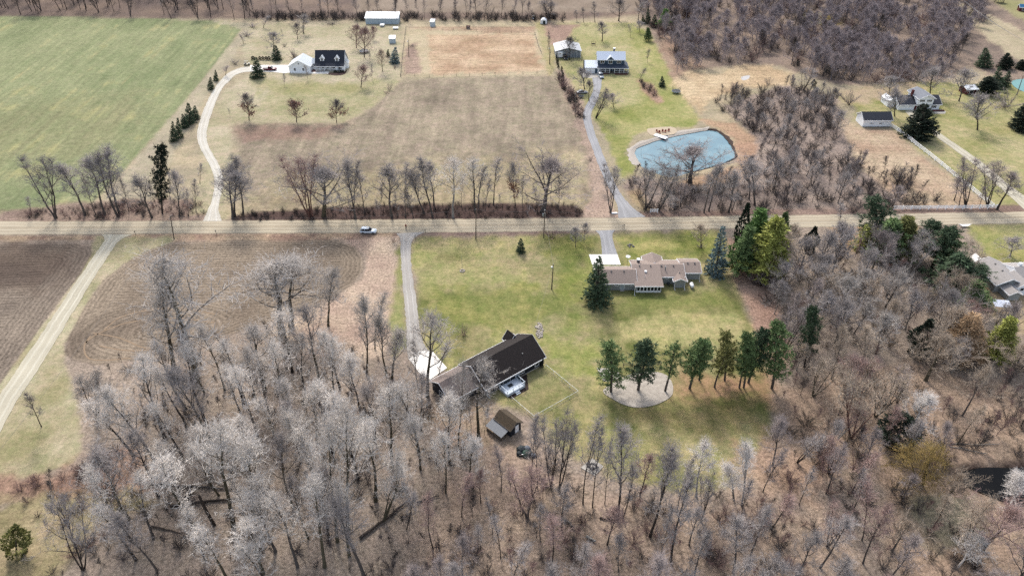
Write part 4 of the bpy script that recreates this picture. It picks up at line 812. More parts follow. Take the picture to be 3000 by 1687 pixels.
# ------------------------------------------------------------ trees: a few grown individuals of each kind, then copies
UP = Vector((0, 0, 1))
def rdir(rng, el0, el1):
    a = rng.uniform(0, 2 * math.pi); e = R(rng.uniform(el0, el1)); return Vector((math.cos(a) * math.cos(e), math.sin(a) * math.cos(e), math.sin(e)))
class Tree:
    def __init__(s, seed): s.rng = random.Random(seed); s.trunk = MB(); s.crown = MB()
    def line(s, p, d, L, n, wig, trop):
        pts = [p.copy()]; g = s.rng.gauss
        for i in range(n):
            d = (d + Vector((g(0, wig), g(0, wig), g(0, wig) * 0.7)) + UP * trop).normalized(); pts.append(pts[-1] + d * (L / n))
        return pts, d
    def twigs(s, p, d, L, k, r, spread=0.9, droop=0.0):
        g = s.rng.gauss
        for i in range(k):
            t = s.rng.random() ** 0.7
            q = p + d * (L * t); e = (d + Vector((g(0, spread), g(0, spread), g(0.15, spread * 0.7)))).normalized()
            e = (e - UP * droop * s.rng.random()).normalized()
            l = L * s.rng.uniform(0.3, 0.8)
            s.crown.tube([q, q + e * l], [r * s.rng.uniform(0.7, 1.1), r * 0.3], 3, 1, False, True)
def grow(seed, H=20, clear=0.4, limbs=12, spread=5.0, r0=0.3, ang=(30, 60), sub=6, tw=5, twl=1.5, twr=0.022, wig=0.06, forks=1, lean=0.0, trop=0.10, droop=0.0, bend=0.12, top_taper=0.55):
    T_ = Tree(seed); rng = T_.rng
    starts = []
    for k in range(forks):
        if forks == 1: d = Vector((lean, 0, 1)).normalized(); base = Vector((0, 0, -0.3)); L = H * 0.93
        else:
            d = rdir(rng, 62, 82); base = Vector((d.x * 0.35, d.y * 0.35, -0.3)); L = H * rng.uniform(0.75, 0.98)
        pts, _ = T_.line(base, d, L, 10, wig, 0.03 if forks == 1 else 0.06)
        rr = r0 if forks == 1 else r0 * rng.uniform(0.5, 0.8)
        rad = [rr * (1.25 if i == 0 else 1.0) * (1 - 0.9 * (i / 10) ** 0.9) + 0.02 for i in range(11)]
        T_.trunk.tube(pts, rad, 7 if r0 > 0.2 else 5, 0, False, True)
        nl = max(3, limbs // forks)
        for j in range(nl):
            t = clear + (1 - clear) * ((j + rng.random() * 0.8) / nl) ** 0.9
            t = min(t, 0.985); i = int(t * 10); f = t * 10 - i; p = pts[i].lerp(pts[i + 1], f); rl = (rad[i] * (1 - f) + rad[i + 1] * f)
            el = ang[0] + (ang[1] - ang[0]) * t + rng.uniform(-14, 10)
            a = j * 2.4 + rng.uniform(-0.5, 0.5) + k
            d1 = Vector((math.cos(a) * math.cos(R(el)), math.sin(a) * math.cos(R(el)), math.sin(R(el))))
            u = (t - clear) / (1 - clear)
            L1 = spread * (0.75 + 0.5 * math.sin(math.pi * min(1, u * 1.1 + 0.15)) - top_taper * u) * rng.uniform(0.75, 1.2)
            r1 = min(rl * 0.7, 0.013 * L1 + 0.015)
            lp, ld = T_.line(p, d1, L1, 6, bend, trop)
            T_.crown.tube(lp, [r1 * (1 - 0.85 * q / 6) + 0.012 for q in range(7)], 4, 0, False, True)
            for m in range(sub):
                tt = 0.2 + 0.8 * (m + rng.random()) / sub; tt = min(tt, 0.99); ii = int(tt * 6); p2 = lp[ii].lerp(lp[min(ii + 1, 6)], tt * 6 - ii)
                bd = (lp[min(ii + 1, 6)] - lp[ii]).normalized()
                d2 = (bd * 0.8 + rdir(rng, -25, 50) * 0.95).normalized(); L2 = L1 * rng.uniform(0.3, 0.55) * (1.15 - 0.5 * tt)
                bp, bd2 = T_.line(p2, d2, L2, 3, bend * 1.3, trop * 0.5 - droop * 0.3)
                r2 = max(0.018, r1 * 0.38 * (1 - 0.5 * tt))
                T_.crown.tube(bp, [r2, r2 * 0.8, r2 * 0.6, r2 * 0.25], 3, 0 if tt < 0.6 else 1, False, True)
                for q in range(3):
                    T_.twigs(bp[q], (bp[q + 1] - bp[q]).normalized(), twl * 0.8, max(1, round(0.5 * tw)), twr, 0.8, droop)
                    for w_ in range(2 if q else 1):
                        p3 = bp[q].lerp(bp[q + 1], rng.random()); d3 = ((bp[q + 1] - bp[q]).normalized() * 0.8 + rdir(rng, -30, 50)).normalized(); L3 = max(twl * 0.7, L2 * rng.uniform(0.3, 0.5))
                        cp_, _d = T_.line(p3, d3, L3, 2, bend * 1.5, -droop * 0.3)
                        T_.crown.tube(cp_, [twr * 1.5, twr * 1.1, twr * 0.5], 3, 1, False, True)
                        for z_ in range(2): T_.twigs(cp_[z_], (cp_[z_ + 1] - cp_[z_]).normalized(), twl * 0.8, max(1, round(tw * (0.45 + 0.35 * z_))), twr * 0.85, 0.8, droop)
    return T_
def shrub(seed, H=3.5, stems=14, spread=0.7, tw=17, twr=0.018, droop=0.0):
    T_ = Tree(seed); rng = T_.rng
    for k in range(stems):
        d = (rdir(rng, 0, 85) * 1.1 + UP * 0.45).normalized(); b0 = Vector((rng.gauss(0, 0.25), rng.gauss(0, 0.25), -0.1)); L = H * rng.uniform(0.6, 1.05)
        pts, _ = T_.line(b0, d, L, 4, 0.13, 0.05 - droop)
        T_.trunk.tube(pts, [0.045, 0.038, 0.03, 0.022, 0.008], 3, 0, False, True)
        for i in range(1, 5): T_.twigs(pts[i - 1], (pts[i] - pts[i - 1]).normalized(), L * 0.42, tw if i > 1 else tw // 3, twr, 0.8, droop)
    return T_
def blade(b, p, d, l, w, rng, mi=0):
    n = Vector((rng.gauss(0, 1), rng.gauss(0, 1), rng.gauss(0, 1))); s_ = d.cross(n)
    if s_.length < 1e-3: return
    s_ = s_.normalized() * w; q = p + d * l * 0.45
    b.add([tuple(p), tuple(q + s_), tuple(p + d * l), tuple(q - s_)], [(0, 1, 2, 3)], mi)
def spruce(seed, H=10, Rb=2.6, dens=1.0, low=0.03, droop=0.25, bl=0.42, bw=0.07, power=0.9, twiggy=False):
    bw = bw * 1.5; dens = dens * 1.15
    T_ = Tree(seed); rng = T_.rng; T_.trunk.tube([(0, 0, -0.2), (0, 0, H * 0.5), (0, 0, H * 0.97)], [0.022 * H, 0.012 * H, 0.01], 6, 0, False, True)
    z = H * low
    while z < H * 0.985:
        u = z / H; rr = Rb * (1 - u) ** power + 0.06; nb = max(4, int((5 + rr * 2.6) * dens))
        for k in range(nb):
            a = rng.uniform(0, 6.283); L = rr * rng.uniform(0.72, 1.1); d = Vector((math.cos(a), math.sin(a), -droop * (1 - u) + 0.5 * u + rng.uniform(-0.1, 0.1))).normalized()
            p = Vector((0, 0, z + rng.uniform(-0.1, 0.1) * H * 0.04)); m = max(2, int(L / 0.32))
            if L > 0.7: T_.crown.tube([p, p + d * L * 0.9], [0.03, 0.01], 3, 1, False, True)
            for j in range(m):
                t = 0.25 + 0.75 * (j + rng.random()) / m; q = p + d * L * t + Vector((0, 0, 0.16 * L * t * t))
                for s_ in (-1, 1):
                    e = (d * 0.75 + Vector((-d.y, d.x, 0)) * s_ * rng.uniform(0.4, 1.0) + Vector((0, 0, rng.uniform(-0.35, 0.2)))).normalized()
                    blade(T_.crown, q, e, bl * rng.uniform(0.7, 1.3), bw * rng.uniform(0.7, 1.3), rng)
                if rng.random() < 0.5: blade(T_.crown, q, (d + UP * rng.uniform(0.1, 0.9)).normalized(), bl, bw, rng)
        z += (0.18 + 0.018 * H) * rng.uniform(0.8, 1.2) / dens
    return T_
def pine(seed, H=14, clear=0.45, Rb=2.4, nb=42, clump=30, bl=0.6, bw=0.085, lean=0.0, shape=0.5, cone=False):
    T_ = Tree(seed); rng = T_.rng; pts, _ = T_.line(Vector((0, 0, -0.2)), Vector((lean, 0, 1)).normalized(), H * 0.97, 8, 0.03, 0.02)
    T_.trunk.tube(pts, [0.016 * H * (1 - 0.85 * i / 8) + 0.015 for i in range(9)], 6, 0, False, True)
    for k in range(nb):
        t = clear + (1 - clear) * (k + rng.random()) / nb; t = min(t, 0.99); i = int(t * 8); p = pts[i].lerp(pts[i + 1], t * 8 - i); u = (t - clear) / (1 - clear)
        rr = Rb * (0.35 + 0.65 * math.sin(math.pi * min(1.0, (u * (1 - shape) + shape * 0.62)))) * (1.0 if u < 0.75 else (1.25 - u) * 2.0)
        if cone: rr = Rb * (1.03 - u) ** 0.95
        a = k * 2.4 + rng.uniform(-0.4, 0.4)
        L = rr * rng.uniform(0.6, 1.12); d = Vector((math.cos(a), math.sin(a), rng.uniform(0.0, 0.45) + 0.5 * u)).normalized(); e = p + d * L
        T_.crown.tube([p, p + d * L * 0.6, e], [0.05, 0.035, 0.012], 3, 1, False, True)
        for j in range(4):
            c_ = p + d * L * (1.0 - 0.22 * j) + Vector((rng.gauss(0, 0.22), rng.gauss(0, 0.22), rng.gauss(0.05, 0.15)))
            for m in range(clump): blade(T_.crown, c_ + Vector((rng.gauss(0, 0.14), rng.gauss(0, 0.14), rng.gauss(0, 0.1))), (rdir(rng, -35, 90) + d * 0.4).normalized(), bl * rng.uniform(0.6, 1.2), bw, rng)
    for k in range(6):   # dead stubs below the crown
        t = clear * rng.uniform(0.5, 1.0); i = int(t * 8); p = pts[i]; d = rdir(rng, 0, 35); T_.crown.tube([p, p + d * rng.uniform(0.6, 1.8)], [0.03, 0.008], 3, 1, False, True)
    return T_
def cedar(seed, H=5, Rb=0.9, n=1300, low=0.02, bl=0.35):
    T_ = Tree(seed); rng = T_.rng; T_.trunk.tube([(0, 0, -0.1), (0, 0, H * 0.9)], [0.1, 0.02], 5, 0, False, True)
    for k in range(n):
        t = low + (1 - low) * rng.random() ** 1.15; rr = Rb * min(1.0, (1 - t) * 1.9) ** 0.8 * (0.75 + 0.25 * math.sin(9 * t + seed)); a = rng.uniform(0, 6.283); q = rr * rng.uniform(0.55, 1.0) ** 0.5
        p = Vector((math.cos(a) * q, math.sin(a) * q, t * H)); d = Vector((math.cos(a) * 0.6, math.sin(a) * 0.6, rng.uniform(0.3, 1.3))).normalized(); blade(T_.crown, p, d, bl * rng.uniform(0.6, 1.3), 0.085, rng)
    return T_
def leafy(T_, n, lo, hi, size=0.16):
    """withered leaves still hanging on the lower branches"""
    rng = T_.rng; vs = [v for v in T_.crown.v]; k = 0
    zs = [v[2] for v in vs]; z1 = max(zs)
    while k < n:
        v = rng.choice(vs)
        if lo * z1 < v[2] < hi * z1: blade(T_.crown, Vector(v), rdir(rng, -60, 40), size * rng.uniform(0.7, 1.5), size * 0.45, rng, 2); k += 1
    return T_

def bark(name, c, c2): return mat(name, c, 0.95, c2=c2, scale=2.0, obj_rand=0.18)
B_DARK = bark('dark bark', S(62, 54, 50), S(92, 82, 74)); B_MOSS = bark('mossy bark', S(84, 78, 62), S(118, 110, 90)); B_PALE = bark('pale bark', S(150, 144, 136), S(186, 182, 176))
B_GREY = bark('grey bark', S(92, 84, 80), S(124, 116, 110)); B_RED = bark('reddish bark', S(116, 82, 74), S(142, 104, 92))
TWM = dict(
    silver=mat('silver twig', S(220, 212, 203, 0.84), 0.9, 0.12, 0.5, obj_rand=0.12),
    grey=mat('grey twig', S(172, 164, 160, 0.75), 0.9, 0.2, 0.5, obj_rand=0.16),
    dark=mat('dark twig', S(140, 131, 128, 0.72), 0.9, 0.2, 0.5, obj_rand=0.15),
    mauve=mat('mauve twig', S(166, 154, 150, 0.75), 0.9, 0.2, 0.5, obj_rand=0.16),
    pink=mat('budding pink twig', S(178, 152, 144, 0.74), 0.9, 0.2, 0.5, obj_rand=0.14),
    ash=mat('ash grey twig', S(190, 182, 174, 0.74), 0.9, 0.15, 0.5, obj_rand=0.08),
    tan=mat('tan twig', S(184, 168, 150, 0.78), 0.9, 0.2, 0.5, obj_rand=0.14),
    gold=mat('golden twig', S(184, 158, 98, 0.6), 0.9, 0.2, 0.5, obj_rand=0.1),
    white=mat('white twig', S(216, 209, 202, 0.8), 0.9, 0.1, 0.5, obj_rand=0.08))
M_OAKLEAF = mat('withered oak leaf', S(188, 138, 116), 0.9, 0.25, 3.0, obj_rand=0.1); M_ORANGE = mat('orange withered leaf', S(178, 116, 76), 0.9, 0.25, 3.0)
NEED = dict(
    spruce=mat('spruce needle', S(88, 108, 80), 0.9, 0.3, 1.5, obj_rand=0.12), dark=mat('dark needle', S(50, 62, 48), 0.9, 0.3, 1.5, obj_rand=0.12),
    blue=mat('blue spruce needle', S(128, 150, 150), 0.9, 0.25, 1.5), pine=mat('pine needle', S(128, 152, 98), 0.9, 0.3, 1.2, obj_rand=0.14),
    bright=mat('bright pine needle', S(138, 174, 100), 0.9, 0.3, 1.2, obj_rand=0.1), yellow=mat('yellow green needle', S(196, 200, 108), 0.9, 0.3, 1.2, obj_rand=0.1),
    larch=mat('larch twig', S(206, 172, 134), 0.9, 0.25, 1.5), olive=mat('olive needle', S(146, 146, 88), 0.9, 0.3, 1.2))

LIMB = {k: mat(k + ' limb', S(*c), 0.9, 0.2, 1.0, obj_rand=0.12) for k, c in dict(ash=(130, 121, 112), silver=(150, 140, 128), grey=(112, 103, 98), dark=(84, 76, 72), mauve=(108, 98, 96), pink=(158, 130, 124), tan=(142, 128, 114), gold=(172, 148, 96), white=(216, 208, 200)).items()}
PROTO = {}
def proto(key, T_, mats_t, mats_c):
    zs = [v[2] for v in T_.crown.v] + [v[2] for v in T_.trunk.v]
    xs = sorted(math.hypot(v[0], v[1]) for v in T_.crown.v); 
    PROTO[key] = (T_.trunk.mesh('trunk', mats_t, True), T_.crown.mesh('crown', mats_c), max(zs), xs[int(len(xs) * (0.97 if key.startswith(('spruce', 'bluespruce', 'pine', 'white', 'thin', 'cedar', 'larch')) else 0.93))])
KIND = {
 'cotton': [dict(H=21, clear=0.36, limbs=13, spread=6.0, r0=0.32, ang=(36, 68), sub=7, tw=2.7, twl=1.6, twr=0.027, wig=0.05, trop=0.06, bend=0.15, top_taper=0.6)] * 4,
 'forest': [dict(H=19, clear=0.28, limbs=14, spread=5.0, r0=0.24, ang=(34, 70), sub=7, tw=3.6, twl=1.5, twr=0.024, trop=0.06, bend=0.14, top_taper=0.75)] * 3,
 'slim': [dict(H=16, clear=0.28, limbs=12, spread=3.2, r0=0.13, ang=(40, 72), sub=5, tw=2.4, twl=1.2, twr=0.022, trop=0.06, bend=0.13, top_taper=0.75)] * 2,
 'oak': [dict(H=17, clear=0.20, limbs=16, spread=10.5, r0=0.5, ang=(15, 74), sub=12, tw=5, twl=1.6, twr=0.026, bend=0.15, trop=0.06, top_taper=0.75)] * 2,
 'fork': [dict(H=17, clear=0.24, limbs=18, spread=4.8, r0=0.32, ang=(32, 66), sub=7, tw=3.4, twl=1.5, twr=0.024, forks=3, trop=0.06, bend=0.14)] * 2,
 'yard': [dict(H=8, clear=0.20, limbs=16, spread=3.8, r0=0.13, ang=(20, 72), sub=7, tw=4.5, twl=0.8, twr=0.018, trop=0.08, bend=0.14)] * 2,
 'clump': [dict(H=12, clear=0.2, limbs=24, spread=4.0, r0=0.2, ang=(30, 66), sub=5, tw=3.2, twl=1.2, twr=0.02, forks=5, trop=0.06, bend=0.15)] * 2,
}
sd_ = 100
for key, specs in KIND.items():
    for i, sp in enumerate(specs):
        sd_ += 7; proto(f'{key}{i}', grow(sd_, **sp), [B_DARK], [B_DARK, TWM['grey'], M_OAKLEAF])
proto('yardleaf0', leafy(grow(311, **KIND['yard'][0]), 1700, 0.2, 1.0, 0.22), [B_DARK], [B_DARK, TWM['dark'], M_OAKLEAF])
proto('yardleaf1', leafy(grow(318, **KIND['yard'][0]), 1000, 0.15, 0.58, 0.22), [B_DARK], [B_DARK, TWM['dark'], M_OAKLEAF])
proto('willow0', grow(401, H=11, clear=0.15, limbs=22, spread=5.5, r0=0.35, ang=(20, 60), sub=6, tw=4, twl=1.9, twr=0.022, forks=3, trop=-0.04, droop=0.45), [B_MOSS], [B_MOSS, TWM['gold'], M_OAKLEAF])
for i in range(3): proto(f'shrub{i}', shrub(500 + i, H=3.2 + i * 0.5, stems=13 + 3 * i), [B_DARK], [B_DARK, TWM['mauve']])
proto('sapling0', grow(601, H=7, clear=0.25, limbs=9, spread=1.7, r0=0.055, ang=(35, 65), sub=4, tw=3, twl=0.8, twr=0.016), [B_DARK], [B_DARK, TWM['mauve']])
proto('sapling1', grow(607, H=8, clear=0.3, limbs=8, spread=1.5, r0=0.06, ang=(40, 70), sub=4, tw=3, twl=0.8, twr=0.016), [B_DARK], [B_DARK, TWM['pink']])
for i in range(2): proto(f'spruce{i}', spruce(700 + i, 10, 2.7), [B_DARK], [NEED['spruce'], B_DARK])
proto('spruce2', spruce(705, 10, 3.9, 1.0, 0.04, 0.05, 0.5, 0.08, 0.75), [B_DARK], [NEED['dark'], B_DARK])
proto('bluespruce0', spruce(710, 10, 2.5, 0.95, 0.03, 0.3), [B_DARK], [NEED['blue'], B_DARK])
proto('larch0', spruce(720, 12, 3.0, 1.1, 0.08, 0.0, 0.6, 0.038, 0.8), [B_DARK], [NEED['larch'], NEED['larch']])
for i in range(3): proto(f'pine{i}', pine(730 + i, 14, 0.16 + 0.07 * i, 2.4, 58 + 4 * i, 18, 0.6, 0.07), [B_DARK], [NEED['pine'], B_DARK])
proto('whitepine0', pine(740, 14, 0.08, 3.4, 95, 24, 0.7, 0.085, 0.0, 0.35, True), [B_DARK], [NEED['bright'], B_DARK])
proto('whitepine1', pine(741, 14, 0.10, 3.3, 85, 24, 0.7, 0.085, 0.0, 0.35, True), [B_DARK], [NEED['bright'], B_DARK])
proto('thinpine0', pine(745, 14, 0.4, 2.2, 30, 18, 0.55, 0.07), [B_DARK], [NEED['pine'], B_DARK])
proto('cedar0', cedar(750, 6, 1.0), [B_DARK], [NEED['dark']]); proto('cedar1', cedar(751, 6, 1.15, 1500), [B_DARK], [NEED['dark']])

TR = random.Random(77)
DEFNAME = 'bare_tree'
def plant(key, loc, H, rz=None, tw=None, bk=None, label=None, group=None, name='bare_tree', lean=(0, 0), wide=1.0, cat='tree', need=None, leaf=None):
    if key not in PROTO: key = key + str(TR.randrange(4 if key == 'cotton' else 3 if key in ('forest', 'pine', 'shrub') else 2))
    tm, cm, h0, r0 = PROTO[key]; s_ = H / h0
    o = bpy.data.objects.new(name, None); COL.objects.link(o); o.location = loc; o.empty_display_size = 0.3
    o.rotation_mode = 'QUATERNION'
    q = Vector((lean[0], lean[1], 1)).to_track_quat('Z', 'Y') if (lean[0] or lean[1]) else None
    from mathutils import Quaternion
    qz = Quaternion((0, 0, 1), TR.uniform(0, 6.283) if rz is None else rz)
    qt = Vector((0, 0, 1)).rotation_difference(Vector((lean[0], lean[1], 1)).normalized())
    o.rotation_quaternion = qt @ qz; o.scale = (s_ * wide, s_ * wide, s_)
    tag(o, label, cat, group)
    t = link('trunk', tm, o); c = link('crown', cm, o)
    if bk:
        t.material_slots[0].link = 'OBJECT'; t.material_slots[0].material = bk
    if tw: c.material_slots[0].link = 'OBJECT'; c.material_slots[0].material = LIMB[tw]
    if tw: c.material_slots[1].link = 'OBJECT'; c.material_slots[1].material = TWM[tw]
    if need: c.material_slots[0].link = 'OBJECT'; c.material_slots[0].material = NEED[need]
    if leaf: c.material_slots[2].link = 'OBJECT'; c.material_slots[2].material = leaf
    return o
def tree(key, bx, by, tx, ty, label=None, w=None, **kw):
    """from the foot and the top of a tree in the survey photograph"""
    p = G(bx, by); h = max(0.6, ZT(p.y, ty)); xt = XT(p.y, h, tx); dx = (xt - p.x) / h
    k = key if key in PROTO else key + '0'
    if w:
        px_m = F / (p.y * CT - (h / 2 - CZ) * ST); kw['wide'] = (w / 2 / px_m) / (PROTO[k][3] * h / PROTO[k][2])
    return plant(key, p, h * math.sqrt(1 + dx * dx) if abs(dx) < 1.2 else h, lean=(max(-0.6, min(0.6, dx)), 0), label=label, **kw)
ORD = ['first', 'second', 'third', 'fourth', 'fifth', 'sixth', 'seventh', 'eighth', 'ninth', 'tenth', 'eleventh', 'twelfth', 'thirteenth', 'fourteenth', 'fifteenth', 'sixteenth', 'seventeenth', 'eighteenth', 'nineteenth', 'twentieth', 'twenty-first', 'twenty-second', 'twenty-third', 'twenty-fourth', 'twenty-fifth', 'twenty-sixth', 'twenty-seventh', 'twenty-eighth', 'twenty-ninth', 'thirtieth', 'thirty-first', 'thirty-second', 'thirty-third', 'thirty-fourth', 'thirty-fifth', 'thirty-sixth', 'thirty-seventh', 'thirty-eighth', 'thirty-ninth', 'fortieth']
def row(items, tmpl, group, name, **kw):
    items = sorted(items, key=lambda q: q[1])
    for i, it in enumerate(items): tree(*it[:5], label=it[6] if len(it) > 6 and it[6] else tmpl.format(ORD[i]), w=it[5] if len(it) > 5 else None, group=group, name=name, **{**kw, **(it[7] if len(it) > 7 else {})})
z1 = lambda a: (a[0] / 2.069, a[1] / 2.069)
z6 = lambda a: (600 + a[0] / 3.917, 350 + a[1] / 3.917)
z7 = lambda a: (1150 + a[0] / 3.68, 350 + a[1] / 3.68)
z8 = lambda a: (1750 + a[0] / 3.715, 330 + a[1] / 3.715)
def Q(f, key, b, t, w=None, lab=None, **kw): return (key, *f(b), *f(t), w, lab, kw)
# the row along the north verge, left part beside the green field
D = dict(tw='grey', bk=B_GREY); Gy = dict(tw='grey', bk=B_GREY)
row([Q(z1, 'fork', (340, 1325), (240, 930), 110, 'broad bare tree furthest left along the green field verge'), Q(z1, 'forest', (515, 1305), (370, 960), 90), Q(z1, 'slim', (580, 1300), (510, 1040)), Q(z1, 'forest', (635, 1300), (530, 890), 90), Q(z1, 'forest', (715, 1312), (560, 910), 90), Q(z1, 'forest', (728, 1300), (620, 870), 90), Q(z1, 'slim', (780, 1280), (765, 1060)), Q(z1, 'forest', (922, 1320), (810, 1040), 80), Q(z1, 'slim', (948, 1250), (915, 1110)), Q(z1, 'forest', (1087, 1310), (1070, 1010), 60), Q(z1, 'slim', (1145, 1305), (1140, 1140)), Q(z1, 'slim', (1188, 1285), (1160, 1070)), Q(z1, 'slim', (1212, 1110), (1195, 970), 24), Q(z1, 'sapling', (190, 1300), (155, 1170)), Q(z1, 'slim', (855, 1265), (850, 1160)), Q(z1, 'slim', (1040, 1275), (1020, 1170))],
    '{} bare tree from the left along the green field verge', 'bare trees on the verge beside the green field', 'roadside_tree', **D)
row([Q(z6, 'forest', (322, 1137), (215, 520), 100), Q(z6, 'forest', (345, 1115), (290, 500), 90), Q(z6, 'forest', (442, 1090), (432, 390), 70), Q(z6, 'fork', (1215, 1140), (985, 400), 110, 'reddish multi-stemmed tree beside the big verge oak', tw='pink', bk=B_RED), Q(z6, 'slim', (1245, 1140), (1130, 410), 70, None, tw='pink', bk=B_RED), Q(z6, 'oak', (1365, 1112), (1335, 410), 205, 'great spreading oak with low limbs west of parked car', bk=B_MOSS, tw='grey', rz=0.4), Q(z6, 'slim', (1592, 1062), (1520, 790)), Q(z6, 'forest', (1733, 1142), (1640, 430), 70), Q(z6, 'slim', (1715, 1135), (1725, 430), 50), Q(z6, 'slim', (1838, 1085), (1790, 540), 50), Q(z6, 'slim', (2022, 1105), (2010, 700)), Q(z6, 'forest', (2150, 1125), (2130, 455), 100), Q(z6, 'slim', (2300, 1125), (2270, 460), 50), Q(z6, 'slim', (2395, 1125), (2350, 790)), Q(z6, 'slim', (1660, 1090), (1655, 900)), Q(z6, 'slim', (1985, 1110), (1970, 880)), Q(z6, 'slim', (2215, 1120), (2190, 820)),
     Q(z7, 'slim', (222, 1060), (170, 740)), Q(z7, 'forest', (342, 1012), (200, 500), 70), Q(z7, 'forest', (432, 1052), (260, 405), 80), Q(z7, 'forest', (446, 925), (370, 430), 60), Q(z7, 'cotton', (650, 1058), (595, 350), 100, 'pale silver-topped tree midway along the north verge', tw='silver', bk=B_PALE), Q(z7, 'slim', (742, 942), (765, 600), None, None, tw='silver'), Q(z7, 'cotton', (892, 1002), (868, 380), 90, 'silvery tree just behind the roadside utility pole', tw='silver', bk=B_GREY), Q(z7, 'slim', (922, 1002), (955, 480), 60), Q(z7, 'slim', (1002, 982), (1032, 620)), Q(z7, 'slim', (1086, 922), (1092, 380), 60), Q(z7, 'yardleaf1', (1326, 932), (1270, 440), 50, 'slender tree with orange withered leaves on the north verge', leaf=M_ORANGE), Q(z7, 'slim', (1406, 962), (1400, 590)), Q(z7, 'slim', (1562, 982), (1540, 690)), Q(z7, 'oak', (1615, 1002), (1685, 335), 230, 'huge rounded oak at the east end of north verge', bk=B_GREY, tw='mauve', rz=2.0), Q(z7, 'slim', (1792, 982), (1825, 590)), Q(z7, 'slim', (1165, 950), (1160, 800)), Q(z7, 'slim', (1470, 930), (1465, 800))],
    '{} bare tree from the white drive along the north verge', 'bare trees on the verge below the fallow field', 'roadside_tree', **D)
row([Q(z7, 'fork', (2352, 1012), (2365, 470), 75, 'lone dark bare tree at the foot of asphalt drive'), Q(z8, 'fork', (520, 1052), (560, 500), 95), Q(z8, 'fork', (667, 1062), (760, 480), 95), Q(z8, 'oak', (1005, 760), (1000, 300), 215, 'wide many-limbed tree leaning over the near pond bank', tw='mauve', rz=1.0), Q(z8, 'forest', (1160, 1087), (1240, 540), 60), Q(z8, 'forest', (1212, 1072), (1315, 520), 60), Q(z8, 'forest', (1428, 1087), (1475, 590), 70), Q(z8, 'forest', (1712, 1007), (1725, 490), 80), Q(z8, 'slim', (1650, 942), (1662, 470), 60), Q(z8, 'clump', (790, 1057), (800, 900), 60)],
    '{} bare tree from the asphalt drive below the blue pond', 'bare trees between blue pond and gravel road', 'roadside_tree', **D)
# the yards
z2 = lambda a: (650 + a[0] / 3.45, a[1] / 3.45)
z4 = lambda a: (1550 + a[0] / 3.45, a[1] / 3.45)
z5 = lambda a: (2100 + a[0] / 2.862, a[1] / 2.862)
def Y_(f, key, b, t, w, lab, **kw): tree(key, *f(b), *f(t), label=lab, w=w, name='yard_tree', group='bare trees standing in the yards', **kw)
Y_(z2, 'yardleaf1', (275, 1215), (255, 925), 55, 'lawn tree with withered leaves on its lowest branches, nearest drive'); Y_(z2, 'yardleaf0', (755, 1235), (735, 990), 58, 'rounded lawn oak still full of withered brown leaves'); Y_(z2, 'yardleaf1', (1160, 1240), (1150, 985), 52, 'lawn oak half bare at top, rightmost of lawn row')
Y_(z2, 'sapling', (1270, 1145), (1270, 1080), 9, 'tiny brown sapling right of the lawn oak row', tw='pink'); Y_(z2, 'sapling', (630, 865), (640, 740), 16, 'slender young tree in front of white garage drive', tw='grey'); Y_(z2, 'sapling', (865, 800), (850, 640), 18, 'slender young tree in front of garage gable', tw='grey')
Y_(z2, 'yard', (1405, 885), (1410, 640), 50, 'pinkish budding tree on lawn right of cape house', tw='pink'); Y_(z2, 'yard', (1625, 725), (1615, 480), 40, 'tan budding tree left of the blue-green spruce', tw='tan'); Y_(z2, 'sapling', (1520, 810), (1495, 640), 14, 'thin grey sapling below the trampoline', tw='grey'); Y_(z2, 'sapling', (1497, 640), (1495, 500), 14, 'thin grey sapling beside the trampoline', tw='grey')
Y_(z2, 'yard', (1440, 580), (1435, 250), 62, 'tall pinkish tree in front of the trampoline', tw='pink'); Y_(z2, 'yard', (1360, 485), (1355, 230), 52, 'reddish tree behind the cape house, left of pair', tw='pink', bk=B_RED); Y_(z2, 'yard', (1525, 400), (1520, 250), 32, 'small russet tree below the long steel shed', tw='pink')
Y_(z2, 'yard', (765, 395), (762, 220), 34, 'dense dark little tree behind the cape garage', tw='dark'); Y_(z2, 'forest', (828, 340), (820, 140), 42, 'pale grey tree behind the dense little yard tree', tw='grey'); Y_(z2, 'yard', (520, 505), (500, 310), 55, 'pale fan-shaped tree behind the drive spruces', tw='grey', bk=B_GREY); Y_(z2, 'sapling', (612, 350), (610, 295), 10, 'wispy pale sapling on the upper yard grass', tw='grey'); Y_(z2, 'sapling', (418, 285), (415, 150), 36, 'grey scrub tree at top left of cape yard', tw='grey')
Y_(z2, 'sapling', (220, 440), (222, 350), 26, 'small bare tree in the field edge brush', tw='mauve'); Y_(z2, 'sapling', (35, 765), (20, 650), 30, 'small bare tree between field and white drive', tw='mauve'); Y_(z2, 'sapling', (82, 1170), (75, 1090), 10, 'stick-thin sapling beside the bend of white drive', tw='grey')
Y_(z4, 'yard', (408, 610), (400, 350), 48, 'dark bare tree in front of the pole barn', tw='dark'); Y_(z4, 'forest', (738, 420), (750, 205), 40, 'tall bare tree on lawn behind blue house', tw='dark'); Y_(z4, 'oak', (905, 215), (900, -40), 62, 'broad fan-crowned tree at the top field edge', tw='dark'); Y_(z4, 'sapling', (1025, 370), (1025, 240), 16, 'thin sapling beside the top lawn conifers', tw='grey'); Y_(z4, 'yard', (1118, 325), (1120, 195), 34, 'grey round tree left of the lawn conifers', tw='grey')
